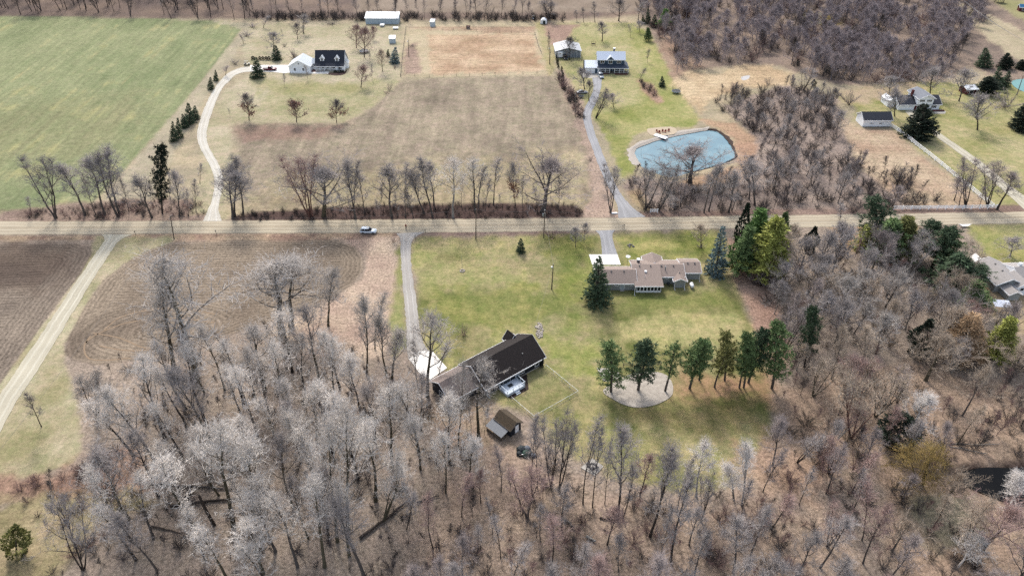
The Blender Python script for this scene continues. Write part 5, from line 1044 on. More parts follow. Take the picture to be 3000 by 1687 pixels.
Y_(z4, 'sapling', (1198, 632), (1205, 490), 18, 'thin tree on lawn right of the blue house', tw='dark'); Y_(z4, 'yard', (560, 900), (540, 660), 62, 'bare tree over the blue house parking, behind sedan', tw='grey'); Y_(z4, 'forest', (605, 1020), (610, 790), 34, 'bare tree beside the silver sedan bumper', tw='dark'); Y_(z4, 'fork', (672, 1195), (690, 880), 72, 'forked bare tree at the bend of asphalt drive', tw='dark'); Y_(z4, 'yard', (855, 1085), (850, 935), 46, 'small grey round tree right of drive bend', tw='mauve'); Y_(z4, 'slim', (1118, 825), (1135, 680), 22, 'slender bare tree in the lawn brush strip', tw='dark')
Y_(z4, 'slim', (208, 655), (208, 300), 14, 'thin leafless tree at the paddock corner post', tw='dark'); Y_(z4, 'fork', (200, 190), (190, -20), 70, 'twin dark trees rising behind the arched hut', tw='dark'); Y_(z4, 'sapling', (482, 215), (480, 100), 22, 'bare sapling at field edge right of hut', tw='dark'); Y_(z4, 'slim', (555, 230), (555, 70), 22, 'dark slender tree at field edge above the barn', tw='dark'); Y_(z4, 'slim', (668, 230), (672, 10), 28, 'tall slender tree at field edge above blue house', tw='dark'); Y_(z4, 'slim', (1105, 210), (1130, 20), 34, 'pale slender tree left of the lawn conifers', tw='grey')
Y_(z5, 'yard', (1435, 835), (1450, 620), 62, 'spreading bare tree behind white house garage wing', tw='grey', bk=B_MOSS); Y_(z5, 'yard', (1490, 975), (1530, 720), 70, 'bare tree between white garage and white house', tw='grey', bk=B_MOSS); Y_(z5, 'yard', (1785, 800), (1800, 560), 70, 'pale-crowned bare tree right behind the white house', tw='grey', bk=B_MOSS); Y_(z5, 'yard', (2028, 850), (2080, 550), 82, 'bare tree on lawn left of the red shed', tw='grey', bk=B_GREY); Y_(z5, 'yard', (2185, 1090), (2215, 790), 90, 'pale round bare tree alone on the right lawn', tw='grey', bk=B_MOSS)
z9 = lambda a: (2250 + a[0] / 3.019, 220 + a[1] / 3.019)
Y_(z9, 'forest', (1645, 1110), (1680, 880), 40, 'leftmost bare tree behind the roadside white fence', tw='mauve'); Y_(z9, 'fork', (1745, 1168), (1800, 740), 85, 'forked bare tree at the white fence corner, left of pair', tw='mauve'); Y_(z9, 'fork', (1945, 1168), (2080, 740), 85, 'dark bare tree right at the white fence corner', tw='mauve'); Y_(z9, 'forest', (2025, 1190), (2250, 820), 80, 'strongly leaning bare tree beyond the white fence end', tw='mauve'); Y_(z9, 'slim', (1690, 1165), (1740, 900), 40, 'slim bare tree inside the white fence corner', tw='mauve'); Y_(z9, 'slim', (1865, 1165), (1910, 960), 30, 'slim bare tree between the fence corner trees', tw='mauve')
Y_(z9, 'slim', (605, 1445), (680, 1100), 40, 'lone slender tree leaning over the shoulder of gravel road', tw='grey', bk=B_MOSS)
z6b = lambda a: (2100 + a[0] / 2.542, 580 + a[1] / 2.542)
Y_(z6b, 'yard', (2185, 430), (2200, 290), 70, 'low spreading tree on lawn above grey-roofed house', tw='grey', bk=B_GREY)
zr = lambda a: (1650 + a[0] / 3.813, 620 + a[1] / 3.813)
Y_(zr, 'yard', (1540, 400), (1540, 110), 55, 'bare yellowish tree between ranch house and road', tw='tan', bk=B_MOSS); Y_(zr, 'yard', (140, 395), (150, 150), 45, 'grey fuzzy tree at the ranch drive entrance', tw='grey', bk=B_GREY); Y_(zr, 'yard', (230, 330), (250, 110), 34, 'pale fuzzy tree beside the ranch drive entrance', tw='grey', bk=B_GREY)
zl = lambda a: (a[0] / 2.468, 1100 + a[1] / 2.468)
Y_(zl, 'slim', (300, 367), (210, 100), 45, 'young dark tree alone on grass beside the lane', tw='dark')
# pine and spruce
def E_(f, key, b, t, w, lab, name='spruce_tree', **kw): tree(key, *f(b), *f(t), label=lab, w=w, name=name, group='evergreen trees', **kw)
P_ = lambda a: a
E_(zr, 'spruce0', (380, 1010), (400, 500), 88, 'tall dark spruce at the ranch house left corner'); E_(zr, 'bluespruce0', (1700, 690), (1790, 160), 66, 'blue spruce right of the ranch house'); E_(P_, 'spruce1', (1525.5, 739), (1526, 698), 28, 'small dark spruce alone on the south lawn')
zp = lambda a: (1650 + a[0] / 3.15, 940 + a[1] / 3.15)
for i, (b_, t_, w_, k_, nd, lb) in enumerate([((440, 655), (495, 190), 76, 'pine0', 'pine', 'leftmost tall pine at the gravel bed edge'), ((690, 640), (750, 130), 84, 'pine1', 'spruce', 'dense dark pine standing in the gravel bed'), ((940, 650), (1030, 220), 66, 'thinpine0', 'pine', 'half-dead sparse pine at gravel bed right end'), ((1165, 625), (1245, 140), 72, 'pine2', 'pine', 'first bushy pine right of the gravel bed'), ((1255, 545), (1330, 110), 60, 'thinpine0', 'pine', 'thin pine just behind the first bushy pine'), ((1395, 610), (1470, 170), 60, 'thinpine0', 'olive', 'grey sparse pine with curved low limbs in pine row'), ((1490, 550), (1560, 100), 60, 'pine0', 'olive', 'olive pine behind the grey sparse pine'), ((1625, 615), (1700, 100), 56, 'thinpine0', 'pine', 'slim pine, left of the paired row pines'), ((1665, 615), (1745, 75), 60, 'pine1', 'pine', 'slim pine, right of the paired row pines'), ((1708, 570), (1810, 35), 70, 'pine2', 'spruce', 'tall bright-topped pine at lawn east edge'), ((1925, 620), (2060, 0), 84, 'pine1', 'pine', 'large pine at the wood edge right of pine row')]):
    E_(zp, k_, b_, t_, w_ * 1.25, lb, 'pine_tree', need=nd, bk=B_GREY)
E_(z6b, 'pine2', (650, 1260), (765, 795), 64, 'narrow dark pine above the wood right of row', 'pine_tree', need='spruce')
E_(z6b, 'cedar0', (139, 455), (240, 25), 44, 'very tall dark cedar leaning over the road', 'cedar_tree'); E_(z6b, 'whitepine0', (229, 496), (343, 75), 112, 'big deep green pine right of tall cedar', 'pine_tree', need='bright'); E_(z6b, 'whitepine1', (336, 590), (450, 140), 136, 'big yellow-green pine at the lawn corner', 'pine_tree', need='yellow'); E_(z6b, 'whitepine1', (470, 330), (510, 100), 50, 'soft green pine behind the yellow-green pine', 'pine_tree', need='pine')
E_(z6b, 'whitepine0', (150, 560), (262, 210), 96, 'shorter deep green pine in front of tall cedar', 'pine_tree', need='pine'); E_(z6b, 'cedar1', (684, 394), (740, 210), 46, 'dark bushy cedar below the road gap', 'cedar_tree')
for b_, t_, w_, k_, nd, lb in [((1170, 340), (1250, -10), 76, 'pine0', 'spruce', 'tall dark pine reaching across the road at right'), ((1120, 380), (1140, 205), 56, 'whitepine0', 'yellow', 'yellowish pine at left of the right pine group'), ((1300, 440), (1340, 150), 84, 'whitepine1', 'pine', 'mid green pine in front of tall dark pine'), ((1370, 440), (1430, 140), 80, 'whitepine0', 'olive', 'olive pine centre of the right pine group'), ((1480, 440), (1590, 165), 66, 'pine1', 'spruce', 'blue-green pine leaning right of the olive pine'), ((1600, 520), (1700, 205), 66, 'pine2', 'spruce', 'bare-trunked pine third from the grey-roofed house'), ((1660, 520), (1830, 265), 76, 'pine0', 'pine', 'bare-trunked pine second from the grey-roofed house'), ((1750, 650), (1800, 420), 100, 'whitepine1', 'spruce', 'broad dark pine touching the grey-roofed house'), ((1900, 660), (1960, 520), 60, 'pine2', 'spruce', 'small dark pine against the grey roof edge'), ((1895, 830), (1945, 610), 66, 'whitepine0', 'pine', 'olive green pine below the grey-roofed house'), ((1290, 470), (1290, 440), 26, 'whitepine1', 'blue', 'little blue-green pine among the bare crowns')]:
    E_(z6b, k_, b_, t_, w_ * 1.4, lb, 'pine_tree', need=nd)
E_(z6b, 'cedar1', (1500, 1170), (1600, 900), 84, 'dark cedar left of the tan larch', 'cedar_tree'); E_(z6b, 'larch0', (1790, 1200), (1930, 850), 130, 'tan leafless larch with pointed crown', 'larch_tree'); E_(z6b, 'whitepine0', (2060, 1200), (2200, 890), 104, 'yellow-green pine at the right frame edge', 'pine_tree', need='yellow')
zb = lambda a: (2150 + a[0] / 2.275, 1050 + a[1] / 2.275)
E_(zb, 'cedar1', (1090, 560), (1130, 370), 120, 'low dark juniper behind the golden willow', 'cedar_tree'); tree('willow0', *zb((1250, 850)), *zb((1230, 530)), label='golden weeping willow beside the dark pond', w=150, name='willow_tree', bk=B_MOSS, tw='gold')
tree('willow0', *zb((1540, 1260)), *zb((1680, 900)), label='tan willow in front of the dark pond', w=130, name='willow_tree', bk=B_MOSS, tw='tan')
tree('clump1', *zb((780, 530)), *zb((830, 60)), label='russet multi-stemmed tree in the right wood clearing', w=150, name='yard_tree', bk=B_RED, tw='tan', group='bare trees standing in the yards')
for b_, t_, lb in [((1140, 510), (1300, 215), 'chalk-white birch leaning right above the juniper'), ((1840, 1040), (1940, 760), 'white birch at right edge of the dark pond'), ((1480, 1400), (1660, 1200), 'white birch leaning at the bottom right')]:
    tree('forest', *zb(b_), *zb(t_), label=lb, w=90, name='birch_tree', bk=mat('birch bark', S(214, 206, 198, 0.8), 0.9, 0.2, 2.0), tw='white', group='white birches in the right wood')
for b_, t_, w_, k_, lb in [((365, 785), (345, 580), 44, 'spruce0', 'stout spruce beside the red pickup'), ((555, 607), (540, 460), 32, 'spruce1', 'dark spruce behind the white garage drive'), ((1745, 637), (1755, 475), 34, 'bluespruce0', 'blue-green spruce by the paddock fence'), ((1680, 577), (1680, 498), 14, 'spruce1', 'little spruce left of the blue-green spruce')]: E_(z2, k_, b_, t_, w_, lb)
for i, (b_, t_, w_) in enumerate([((1055, 857), (1045, 735), 26), ((1085, 835), (1076, 715), 26), ((1120, 775), (1105, 690), 26), ((1150, 750), (1140, 625), 34), ((1185, 722), (1180, 640), 26), ((1278, 542), (1275, 468), 20), ((1310, 490), (1305, 422), 16)]): E_(z1, f'spruce{i % 2}', b_, t_, w_, f'{ORD[i]} dark spruce up the field edge, counted from the road')
E_(z1, 'pine1', (985, 1295), (970, 875), 62, 'ivy-dark pine rising from the north verge', 'pine_tree', need='dark')
for b_, t_, w_, k_, nd, lb in [((1200, 237), (1205, 85), 20, 'spruce0', None, 'tallest narrow spruce of the top lawn group'), ((1262, 272), (1272, 150), 24, 'spruce1', None, 'second spruce right of tallest top lawn spruce'), ((1360, 290), (1388, 85), 42, 'whitepine0', 'bright', 'broad green pine at the far wood corner'), ((1440, 240), (1455, 150), 20, 'spruce1', None, 'dark spruce tucked right of the broad pine'), ((1155, 240), (1150, 150), 16, 'spruce0', None, 'small dark spruce left of the tallest'), ((1203, 417), (1205, 278), 26, 'whitepine1', 'pine', 'lawn pine below the top conifer group'), ((1345, 877), (1345, 772), 22, 'spruce1', None, 'small spruce alone on the blue house lawn')]: E_(z4, k_, b_, t_, w_, lb, 'spruce_tree' if 'spruce' in k_ else 'pine_tree', need=nd)
for i, (b_, t_) in enumerate([((283, 650), (275, 550)), ((296, 690), (292, 590)), ((332, 725), (330, 668)), ((345, 775), (340, 725))]): E_(z4, 'cedar0', b_, t_, 7, f'{ORD[i]} slim cedar down the property line from the barn', 'cedar_tree')
E_(z5, 'spruce2', (1690, 1150), (1745, 870), 98, 'huge black-green spruce in front of the white house'); E_(z5, 'spruce2', (2560, 1085), (2590, 870), 70, 'black-green spruce cut by the right frame edge')
for b_, t_, w_, k_, lb in [((2270, 790), (2300, 640), 70, 'whitepine1', 'broad dark pine right of the red shed'), ((2345, 730), (2370, 560), 40, 'spruce0', 'tall spruce behind the broad dark pine'), ((2405, 722), (2455, 598), 36, 'spruce1', 'spruce on the bank of the teal pond'), ((2420, 575), (2440, 445), 44, 'spruce2', 'round dark spruce at upper right lawn'), ((2555, 580), (2560, 500), 34, 'spruce2', 'dark spruce clipped by the upper right frame edge'), ((2235, 560), (2255, 400), 46, 'spruce0', 'dark spruce at the upper right wood edge'), ((682, 548), (682, 498), 10, 'cedar0', 'tiny cedar in the far reeds'), ((1000, 605), (1005, 520), 22, 'cedar1', 'dark cedar pair member in the far thicket'), ((930, 605), (930, 555), 20, 'cedar1', 'low cedar left in the far thicket'), ((812, 728), (818, 665), 16, 'cedar1', 'small dark cedar by the right lawn edge')]: E_(z5, k_, b_, t_, w_, lb, 'cedar_tree' if 'cedar' in k_ else ('pine_tree' if 'pine' in k_ else 'spruce_tree'), need='dark' if 'pine' in k_ else None)
E_(zl, 'cedar1', (120, 1290), (110, 1080), 70, 'small yellow-green juniper at the lower left corner', 'cedar_tree', need='olive')
E_(P_, 'cedar0', (1586, 1075), (1591, 1048), 11, 'dark rounded evergreen at the navy house corner', 'cedar_tree')

# ------------------------------------------------------------ the woods: landmarks first, then fillers
W1 = pO(168, 1010, 250, 935, 420, 885, 560, 865, 700, 835, 830, 865, 960, 900, 1020, 930, 1075, 990, 1110, 1060, 1200, 1120, 1215, 1180, 1120, 1240, 1040, 1449, 1020, 1520, 280, 1520, 300, 1260, 200, 1190)
W2 = pO(1060, 1449, 1130, 1260, 1230, 1190, 1330, 1150, 1420, 1180, 1520, 1230, 1700, 1260, 1880, 1230, 1960, 1150, 2080, 1120, 2200, 1200, 2240, 1449, 2240, 1540, 1040, 1540)
W3 = pO(1870, 690, 1990, 640, 2110, 640, 2200, 610, 2350, 660, 2450, 740, 2480, 820, 2640, 900, 2700, 1449, 2680, 1540, 2240, 1540, 2210, 1180, 1980, 1100, 1960, 1010, 1935, 860)
W4 = pO(1590, 450, 1700, 470, 1870, 450, 1900, 400, 1890, 330, 1840, 290, 1770, 262, 1900, 225, 1990, 215, 2080, 240, 2110, 300, 2100, 370, 2180, 430, 2300, 440, 2360, 510, 2200, 535, 1850, 538, 1620, 530, 1580, 490)
W5 = pO(1625, 60, 1600, 10, 1640, -40, 2440, -40, 2500, 20, 2430, 110, 2400, 170, 2350, 212, 2100, 205, 1990, 165, 1880, 160, 1760, 170, 1700, 185, 1690, 130)
W6 = pO(-300, 36, 300, 44, 520, 50, 640, 55, 640, 30, 560, -60, -300, -60)
W7 = pO(640, 52, 1420, 56, 1420, 42, 640, 36)
AVOID = [(pP(1700, 1340, 1770, 1340, 1770, 1396, 1700, 1396), 2.0), ([(p.x, p.y) for p in DARKP], 0.0), ([(p.x, p.y) for p in PONDP], 0.5)]
BOX = [((-3, 95), 6.5), (tuple(G(1735, 1405)[:2]), 4.0), (tuple(G(1740, 1450)[:2]), 3.5),  ((-1.5, 88), 6.0), ((1, 90), 5.0), (tuple(G(2910, 1430)[:2]), 8.0), (tuple(G(2920, 1510)[:2]), 7.0), (tuple(G(2990, 1500)[:2]), 7.0), (tuple(G(2930, 1580)[:2]), 4.5),  ((0, 100), 3), ((-14, 105), 6), ((-20, 112), 8)]
placed = []
def free(p, dmin):
    for q in placed:
        if (p.x - q[0]) ** 2 + (p.y - q[1]) ** 2 < dmin * dmin: return False
    for poly, m in AVOID:
        if poly_sd(np.array([p.x]), np.array([p.y]), poly)[0] > -m: return False
    for c_, r_ in BOX:
        if (p.x - c_[0]) ** 2 + (p.y - c_[1]) ** 2 < r_ * r_: return False
    return True
def scatter(poly, n, dmin, rng, tries=60):
    xs = [p[0] for p in poly]; ys = [p[1] for p in poly]; out = []
    for _ in range(n * tries):
        if len(out) >= n: break
        p = Vector((rng.uniform(min(xs), max(xs)), rng.uniform(min(ys), max(ys)), 0))
        if inpoly(p, poly) and free(p, dmin): placed.append((p.x, p.y)); out.append(p)
    return out
zc = lambda a: (700 + a[0] / 2.468, 1100 + a[1] / 2.468)
zm = lambda a: (1400 + a[0] / 2.975, 1200 + a[1] / 2.975)
zi = lambda a: (a[0] / 2.3, 620 + a[1] / 2.3)
zj = lambda a: (650 + a[0] / 2.634, 600 + a[1] / 2.634)
zk = lambda a: (1150 + a[0] / 3.623, 940 + a[1] / 3.623)
Sv = dict(tw='silver', bk=B_MOSS)
def L_(f, key, b, t, w, lab, **kw):
    o = tree(key, *f(b), *f(t), label=lab, w=w, name='bare_tree', **kw); placed.append((o.location.x, o.location.y)); return o
SW = 'silvery bare trees of the lower left wood'
for f, key, b_, t_, w_, lb in [
    (zl, 'cotton', (1440, 1150), (1080, 600), 170, 'thick silver tree leaning far left over fallen logs'), (zl, 'cotton', (1690, 1085), (1560, 330), 190, 'straight thick-trunked silver tree right of the broken snag'), (zl, 'cotton', (1842, 1085), (1650, 340), 150, 'silver tree second right of the broken snag'), (zl, 'slim', (1765, 1002), (1640, 690), 60, 'slender tree between the two thick silver trees'),
    (zl, 'clump', (600, 1400), (420, 830), 150, 'fan of dark stems above the lower left corner'), (zi, 'fork', (660, 1390), (590, 980), 110, 'dark bushy tree at the left wood edge below plough land'),
    (zi, 'cotton', (1320, 1130), (1235, 225), 280, 'tallest silver tree rising over the ploughed field left'), (zi, 'cotton', (1180, 1090), (1080, 420), 200, 'silver tree just left of the tallest one'), (zj, 'cotton', (465, 985), (420, 390), 290, 'wide silver tree before the ploughed field centre'), (zj, 'cotton', (535, 930), (640, 430), 190, 'forked mossy tree right of the wide silver tree'), (zj, 'forest', (822, 935), (820, 460), 90, 'isolated silver tree on the leaf strip'),
    (zj, 'forest', (1115, 1300), (1110, 640), 80, 'slim silver tree left of grey drive, nearer one'), (zj, 'slim', (1182, 1110), (1165, 660), 60, 'slim silver tree left of grey drive, further one'), (zj, 'forest', (1270, 1300), (1230, 800), 80, 'bare tree beside the grey drive end'), (zj, 'forest', (1312, 1340), (1400, 950), 90, 'crooked tree left of the concrete pad'), (zk, 'cotton', (370, 800), (380, -170), 150, 'great forked tree in front of the concrete pad'), (zk, 'slim', (285, 780), (250, 200), 60, 'thin tree left of the great forked tree'), (zk, 'slim', (480, 640), (560, 200), 50, 'thin leaning trees at garage end of navy house'),
    (zj, 'cotton', (330, 1425), (320, 930), 160, 'silver tree deep in wood below plough field'), (zc, 'cotton', (170, 1182), (40, 700), 150, 'silver tree with straight leaning trunk low in wood'), (zc, 'cotton', (620, 1382), (520, 690), 150, 'mossy forked silver tree at bottom centre left'), (zc, 'forest', (655, 1212), (600, 640), 110, 'dark-trunked tree behind the mossy forked one'), (zc, 'cotton', (712, 1200), (640, 270), 140, 'tall silver tree centre of the lower left wood'), (zc, 'cotton', (792, 1110), (740, 120), 150, 'tall silver tree right of wood centre'), (zc, 'cotton', (990, 905), (950, 250), 150, 'bulky silver tree towards the navy house'), (zc, 'cotton', (1110, 655), (1090, 30), 150, 'silver tree left behind the navy house end'), (zc, 'fork', (1040, 1055), (1060, 560), 120, 'mossy forked tree above a fallen trunk'), (zc, 'slim', (1212, 1112), (1250, 760), 50, 'slim dark tree at the wood right edge'), (zc, 'slim', (1245, 992), (1265, 780), 50, 'slim dark tree behind the one at wood edge'),
    (zk, 'cotton', (695, 1352), (725, 330), 70, 'tall straight trunk in front of navy house wing'), (zk, 'cotton', (915, 1232), (930, 420), 140, 'silver crown spreading over the navy house roof'), (zk, 'slim', (795, 1217), (790, 800), 24, 'left thin trunk of the pair below navy house'), (zk, 'slim', (832, 1217), (845, 800), 24, 'right thin trunk of the pair below navy house'), (zk, 'slim', (972, 1202), (990, 850), 24, 'thin trunk beside the pale lean-to roof'),
    (zc, 'forest', (1640, 800), (1680, 440), 90, 'white-twigged small tree below the shed')]:
    L_(f, key, b_, t_, w_, lb, group=SW, **(dict(tw='ash', bk=B_MOSS) if f in (zi, zj, zk) else Sv if lb.find('dark') < 0 else dict(tw='grey', bk=B_DARK)))
b = MB(); b.tube([(0, 0, -0.2), (-0.3, 0, 4), (-0.5, 0.1, 8.2), (-0.35, 0.1, 8.6)], [0.33, 0.28, 0.22, 0.06], 7); sn = b.build('snag', B_DARK, None, True); sn.location = G(628, 1537.6); tag(sn, 'broken-topped dead trunk among the silver trees', 'tree')
for f, key, b_, t_, w_, lb in [
    (zm, 'slim', (460, 602), (485, -20), 50, 'tall slim tree left of the junk pile'), (zm, 'slim', (520, 682), (560, 100), 50, 'tall slim tree in front of the junk pile'), (zm, 'slim', (577, 652), (615, 280), 24, 'short thin tree right of the junk pile'), (zm, 'fork', (640, 682), (690, 60), 90, 'clustered stems right of the junk pile'), (zm, 'fork', (705, 702), (800, 40), 100, 'dark clustered stems spreading over the lawn edge'), (zm, 'slim', (917, 822), (965, 40), 70, 'bare tree standing before the fire pit slab'), (zm, 'slim', (1002, 852), (1110, 130), 60, 'leaning tree right of the fire pit slab'), (zm, 'slim', (1106, 822), (1200, 260), 40, 'slim tree second right of the fire pit slab'), (zm, 'forest', (1215, 952), (1375, 120), 110, 'forked lawn edge tree with feathery grey top'), (zm, 'slim', (1260, 960), (1400, 420), 60, 'crooked tree beside the feathery grey one'), (zm, 'forest', (1500, 1102), (1690, 230), 110, 'big leaning tree midway along the lower lawn edge'), (zm, 'slim', (1736, 902), (1820, 380), 50, 'slim tree right of the big leaning one'), (zm, 'forest', (1680, 1332), (1830, 520), 100, 'tall leaning dark tree at bottom centre right'), (zm, 'slim', (1582, 1402), (1680, 900), 50, 'slim dark tree left of the tall leaning one'), (zm, 'clump', (1942, 972), (2010, 500), 70, 'cluster of thin stems at the lawn corner'), (zm, 'slim', (2282, 1022), (2370, 600), 50, 'leaning thin tree at the pink leaf clearing')]:
    L_(f, key, b_, t_, w_, lb, group='bare trees along the lower lawn edge', tw='grey', bk=B_DARK)
for i, (b_, t_) in enumerate([((1905, 760), (1990, 260)), ((2230, 780), (2240, 420)), ((2300, 830), (2320, 230))]):
    L_(zm, 'forest', b_, t_, 80, f'{ORD[i]} from left of the pale birch-like trees at lawn corner', group='pale trees at the lawn corner', tw='white', bk=B_PALE)
rw = random.Random(9)
COLOUR = dict(ash='ash-grey', silver='silvery', grey='grey', mauve='mauve-grey', pink='pinkish', tan='tan', dark='dark')
FORM = dict(cotton='tall', forest='upright', slim='slender', fork='forked', oak='spreading', clump='many-stemmed', yard='rounded')
FAMILY = {}
NEAR = {
 'trees filling the lower left wood': [('round the fallen logs', G(640, 1440)), ('below the ploughed field', G(720, 1120)), ('towards the navy house', G(1150, 1250)), ('along the lower left frame edge', G(760, 1660))],
 'trees filling the bottom centre wood': [('below the junk pile', G(1480, 1480)), ('below the fire pit slab', G(1760, 1560)), ('below the lawn corner', G(2100, 1480)), ('at the bottom frame centre', G(1600, 1670)), ('between silvery wood and shed', G(1320, 1400))],
 'trees filling the right-hand wood': [('behind the pine row', G(2330, 900)), ('beside the tan larch', G(2750, 1020)), ('left of the golden willow', G(2420, 1300)), ('round the dark pond', G(2850, 1560)), ('in the bottom right corner', G(2640, 1660)), ('below the roadside pines', G(2560, 820))],
 'trees filling the thicket beside the pond': [('on the pond far bank', G(2150, 330)), ('between pond and road', G(2000, 580)), ('in the middle thicket', G(2330, 440)), ('along the white fence paddock', G(2560, 560)), ('near the reeds', G(2250, 290))],
 'trees of the belt above the green field': [('in the belt above green field', G(300, 20)), ('at the belt right end', G(700, 40))],
 'trees of the top hedge line': [('in the hedge behind cape house', G(900, 55)), ('in the hedge above the paddock', G(1400, 58))]}
def wood(poly, n, dmin, keys, hs, tws, label, group, bks):
    for p in scatter(poly, n, dmin, rw):
        k = rw.choice(keys); tw = rw.choice(tws)
        o = plant(k, p, rw.uniform(*hs), tw=tw, bk=rw.choice(bks), label=label, group=group, name='bare_tree', lean=(rw.gauss(0, 0.06), rw.gauss(0, 0.05)), wide=rw.uniform(0.75, 1.08))
        near = min(NEAR[group], key=lambda q: (q[1][0] - p.x) ** 2 + (q[1][1] - p.y) ** 2)[0]
        FAMILY.setdefault((COLOUR[tw], FORM[k], near), []).append(o)
W1T = pO(330, 1130, 400, 1050, 520, 985, 640, 950, 760, 930, 880, 950, 1000, 1000, 1060, 1060, 1110, 1120, 1160, 1180, 1080, 1300, 1000, 1449, 980, 1520, 330, 1520, 310, 1300)
wood(W1T, 58, 3.7, ['cotton', 'cotton', 'forest'], (16, 23), ['silver', 'silver', 'silver', 'grey'], 'silvery bare tree deep in the lower left wood', 'trees filling the lower left wood', [B_MOSS, B_DARK, B_GREY])
wood(W2, 50, 4.0, ['forest', 'fork', 'slim', 'forest'], (10, 16), ['mauve', 'grey', 'grey', 'pink'], 'grey bare tree in the bottom centre wood', 'trees filling the bottom centre wood', [B_DARK, B_GREY])
W3D = pO(1890, 690, 1990, 650, 2110, 660, 2190, 720, 2320, 780, 2420, 850, 2430, 880, 2300, 900, 2100, 900, 1960, 860)
wood(W3D, 26, 4.6, ['yard', 'oak', 'oak', 'yard'], (11, 15.5), ['grey', 'tan', 'tan', 'grey', 'ash'], 'rounded tree', 'trees filling the right-hand wood', [B_GREY, B_PALE])
wood(W3, 48, 4.4, ['forest', 'fork', 'oak', 'clump', 'forest'], (9, 16), ['mauve', 'tan', 'grey', 'tan', 'grey', 'pink'], 'grey-brown bare tree in the right-hand wood', 'trees filling the right-hand wood', [B_DARK, B_GREY, B_MOSS, B_PALE])
wood(W4, 46, 3.8, ['forest', 'fork', 'yard', 'clump', 'yard'], (6, 11.5), ['mauve', 'grey', 'grey', 'dark', 'grey'], 'bare tree in the thicket east of the blue pond', 'trees filling the thicket beside the pond', [B_DARK, B_GREY])
wood(W6, 34, 5.0, ['forest', 'slim', 'slim'], (14, 20), ['dark', 'mauve', 'grey'], 'dark trunk in the tree belt above the green field', 'trees of the belt above the green field', [B_DARK])
wood(W7, 30, 5.0, ['slim', 'forest', 'slim'], (10, 17), ['dark', 'mauve'], 'bare tree in the hedge line across the top', 'trees of the top hedge line', [B_DARK])

for (c_, f_, n_), os_ in FAMILY.items():
    os_.sort(key=lambda o: o.location.x / (o.location.y * CT + CZ * ST))
    for i, o in enumerate(os_):
        o['label'] = f'{c_} {f_} bare tree {n_}' if len(os_) == 1 else f'{ORD[i]} from left of the {c_} {f_} bare trees {n_}'
# undergrowth and the far wood: nobody could count them, so each is one mass
def mass(name, label, cat, pts, keys):
    """pts: (x, y, scale, turn)"""
    srcs = []
    me = bpy.data.meshes.new(name); me.from_pydata([(p[0], p[1], 0) for p in pts], [], [])
    a = me.attributes.new('size', 'FLOAT', 'POINT'); a.data.foreach_set('value', [p[2] for p in pts])
    a = me.attributes.new('turn', 'FLOAT_VECTOR', 'POINT'); a.data.foreach_set('vector', [c_ for p in pts for c_ in (rw.gauss(0, .06), rw.gauss(0, .06), p[3])])
    a = me.attributes.new('pick', 'INT', 'POINT'); a.data.foreach_set('value', [rw.randrange(len(keys)) for _ in pts])
    o = link(name, me); tag(o, label, cat, kind='stuff')
    ng = bpy.data.node_groups.new(name + ' growth', 'GeometryNodeTree'); ng.interface.new_socket('Geometry', in_out='INPUT', socket_type='NodeSocketGeometry'); ng.interface.new_socket('Geometry', in_out='OUTPUT', socket_type='NodeSocketGeometry')
    n = ng.nodes; l = ng.links; gi = n.new('NodeGroupInput'); go = n.new('NodeGroupOutput'); iop = n.new('GeometryNodeInstanceOnPoints'); jn = n.new('GeometryNodeJoinGeometry')
    for k in reversed(keys):
        oi = n.new('GeometryNodeObjectInfo'); oi.inputs['Object'].default_value = SRC[k]; oi.inputs['As Instance'].default_value = True; l.new(oi.outputs['Geometry'], jn.inputs[0])
    def attr(nm, ty):
        q = n.new('GeometryNodeInputNamedAttribute'); q.data_type = ty; q.inputs['Name'].default_value = nm; return q.outputs['Attribute']
    mp = n.new('GeometryNodeMeshToPoints'); l.new(gi.outputs[0], mp.inputs[0]); l.new(mp.outputs[0], iop.inputs['Points']); l.new(jn.outputs[0], iop.inputs['Instance'])
    iop.inputs['Pick Instance'].default_value = True; l.new(attr('pick', 'INT'), iop.inputs['Instance Index'])
    e2r = n.new('FunctionNodeEulerToRotation'); l.new(attr('turn', 'FLOAT_VECTOR'), e2r.inputs[0]); l.new(e2r.outputs[0], iop.inputs['Rotation']); l.new(attr('size', 'FLOAT'), iop.inputs['Scale'])
    l.new(iop.outputs[0], go.inputs[0]); md = o.modifiers.new('growth', 'NODES'); md.node_group = ng
    return o
SRC = {}
def source(key, src, twm, bk=None):
    """one mesh of stems and twigs, used only through the masses below"""
    tm, cm, h0, r0 = PROTO[src]
    bm = bmesh.new(); bm.from_mesh(tm); nf = len(bm.faces); bm.from_mesh(cm); bm.faces.ensure_lookup_table()
    me = bpy.data.meshes.new(key); bm.to_mesh(me); bm.free(); me.materials.clear(); me.materials.append(bk or LIMB[key.split('_')[1] if key.split('_')[1] in LIMB else 'mauve']); me.materials.append(twm)
    SRC[key] = bpy.data.objects.new(key, me)
for i, t_ in enumerate(('mauve', 'grey', 'pink', 'dark', 'tan')): source('brush_' + t_, f'shrub{i % 3}', TWM[t_])
source('sapling_grey', 'sapling0', TWM['grey']); source('sapling_dark', 'sapling1', TWM['dark']); source('sapling_mauve', 'sapling1', TWM['mauve']); source('sapling_pink', 'sapling0', TWM['pink'])
SOFT = mat('dusky limb', S(168, 156, 156, 0.75), 0.9, 0.2, 1.0); FARM = mat('far dusky twig', S(204, 194, 198, 0.8), 0.9, 0.2, 0.5); FARG = mat('far grey twig', S(196, 188, 186, 0.8), 0.9, 0.2, 0.5)
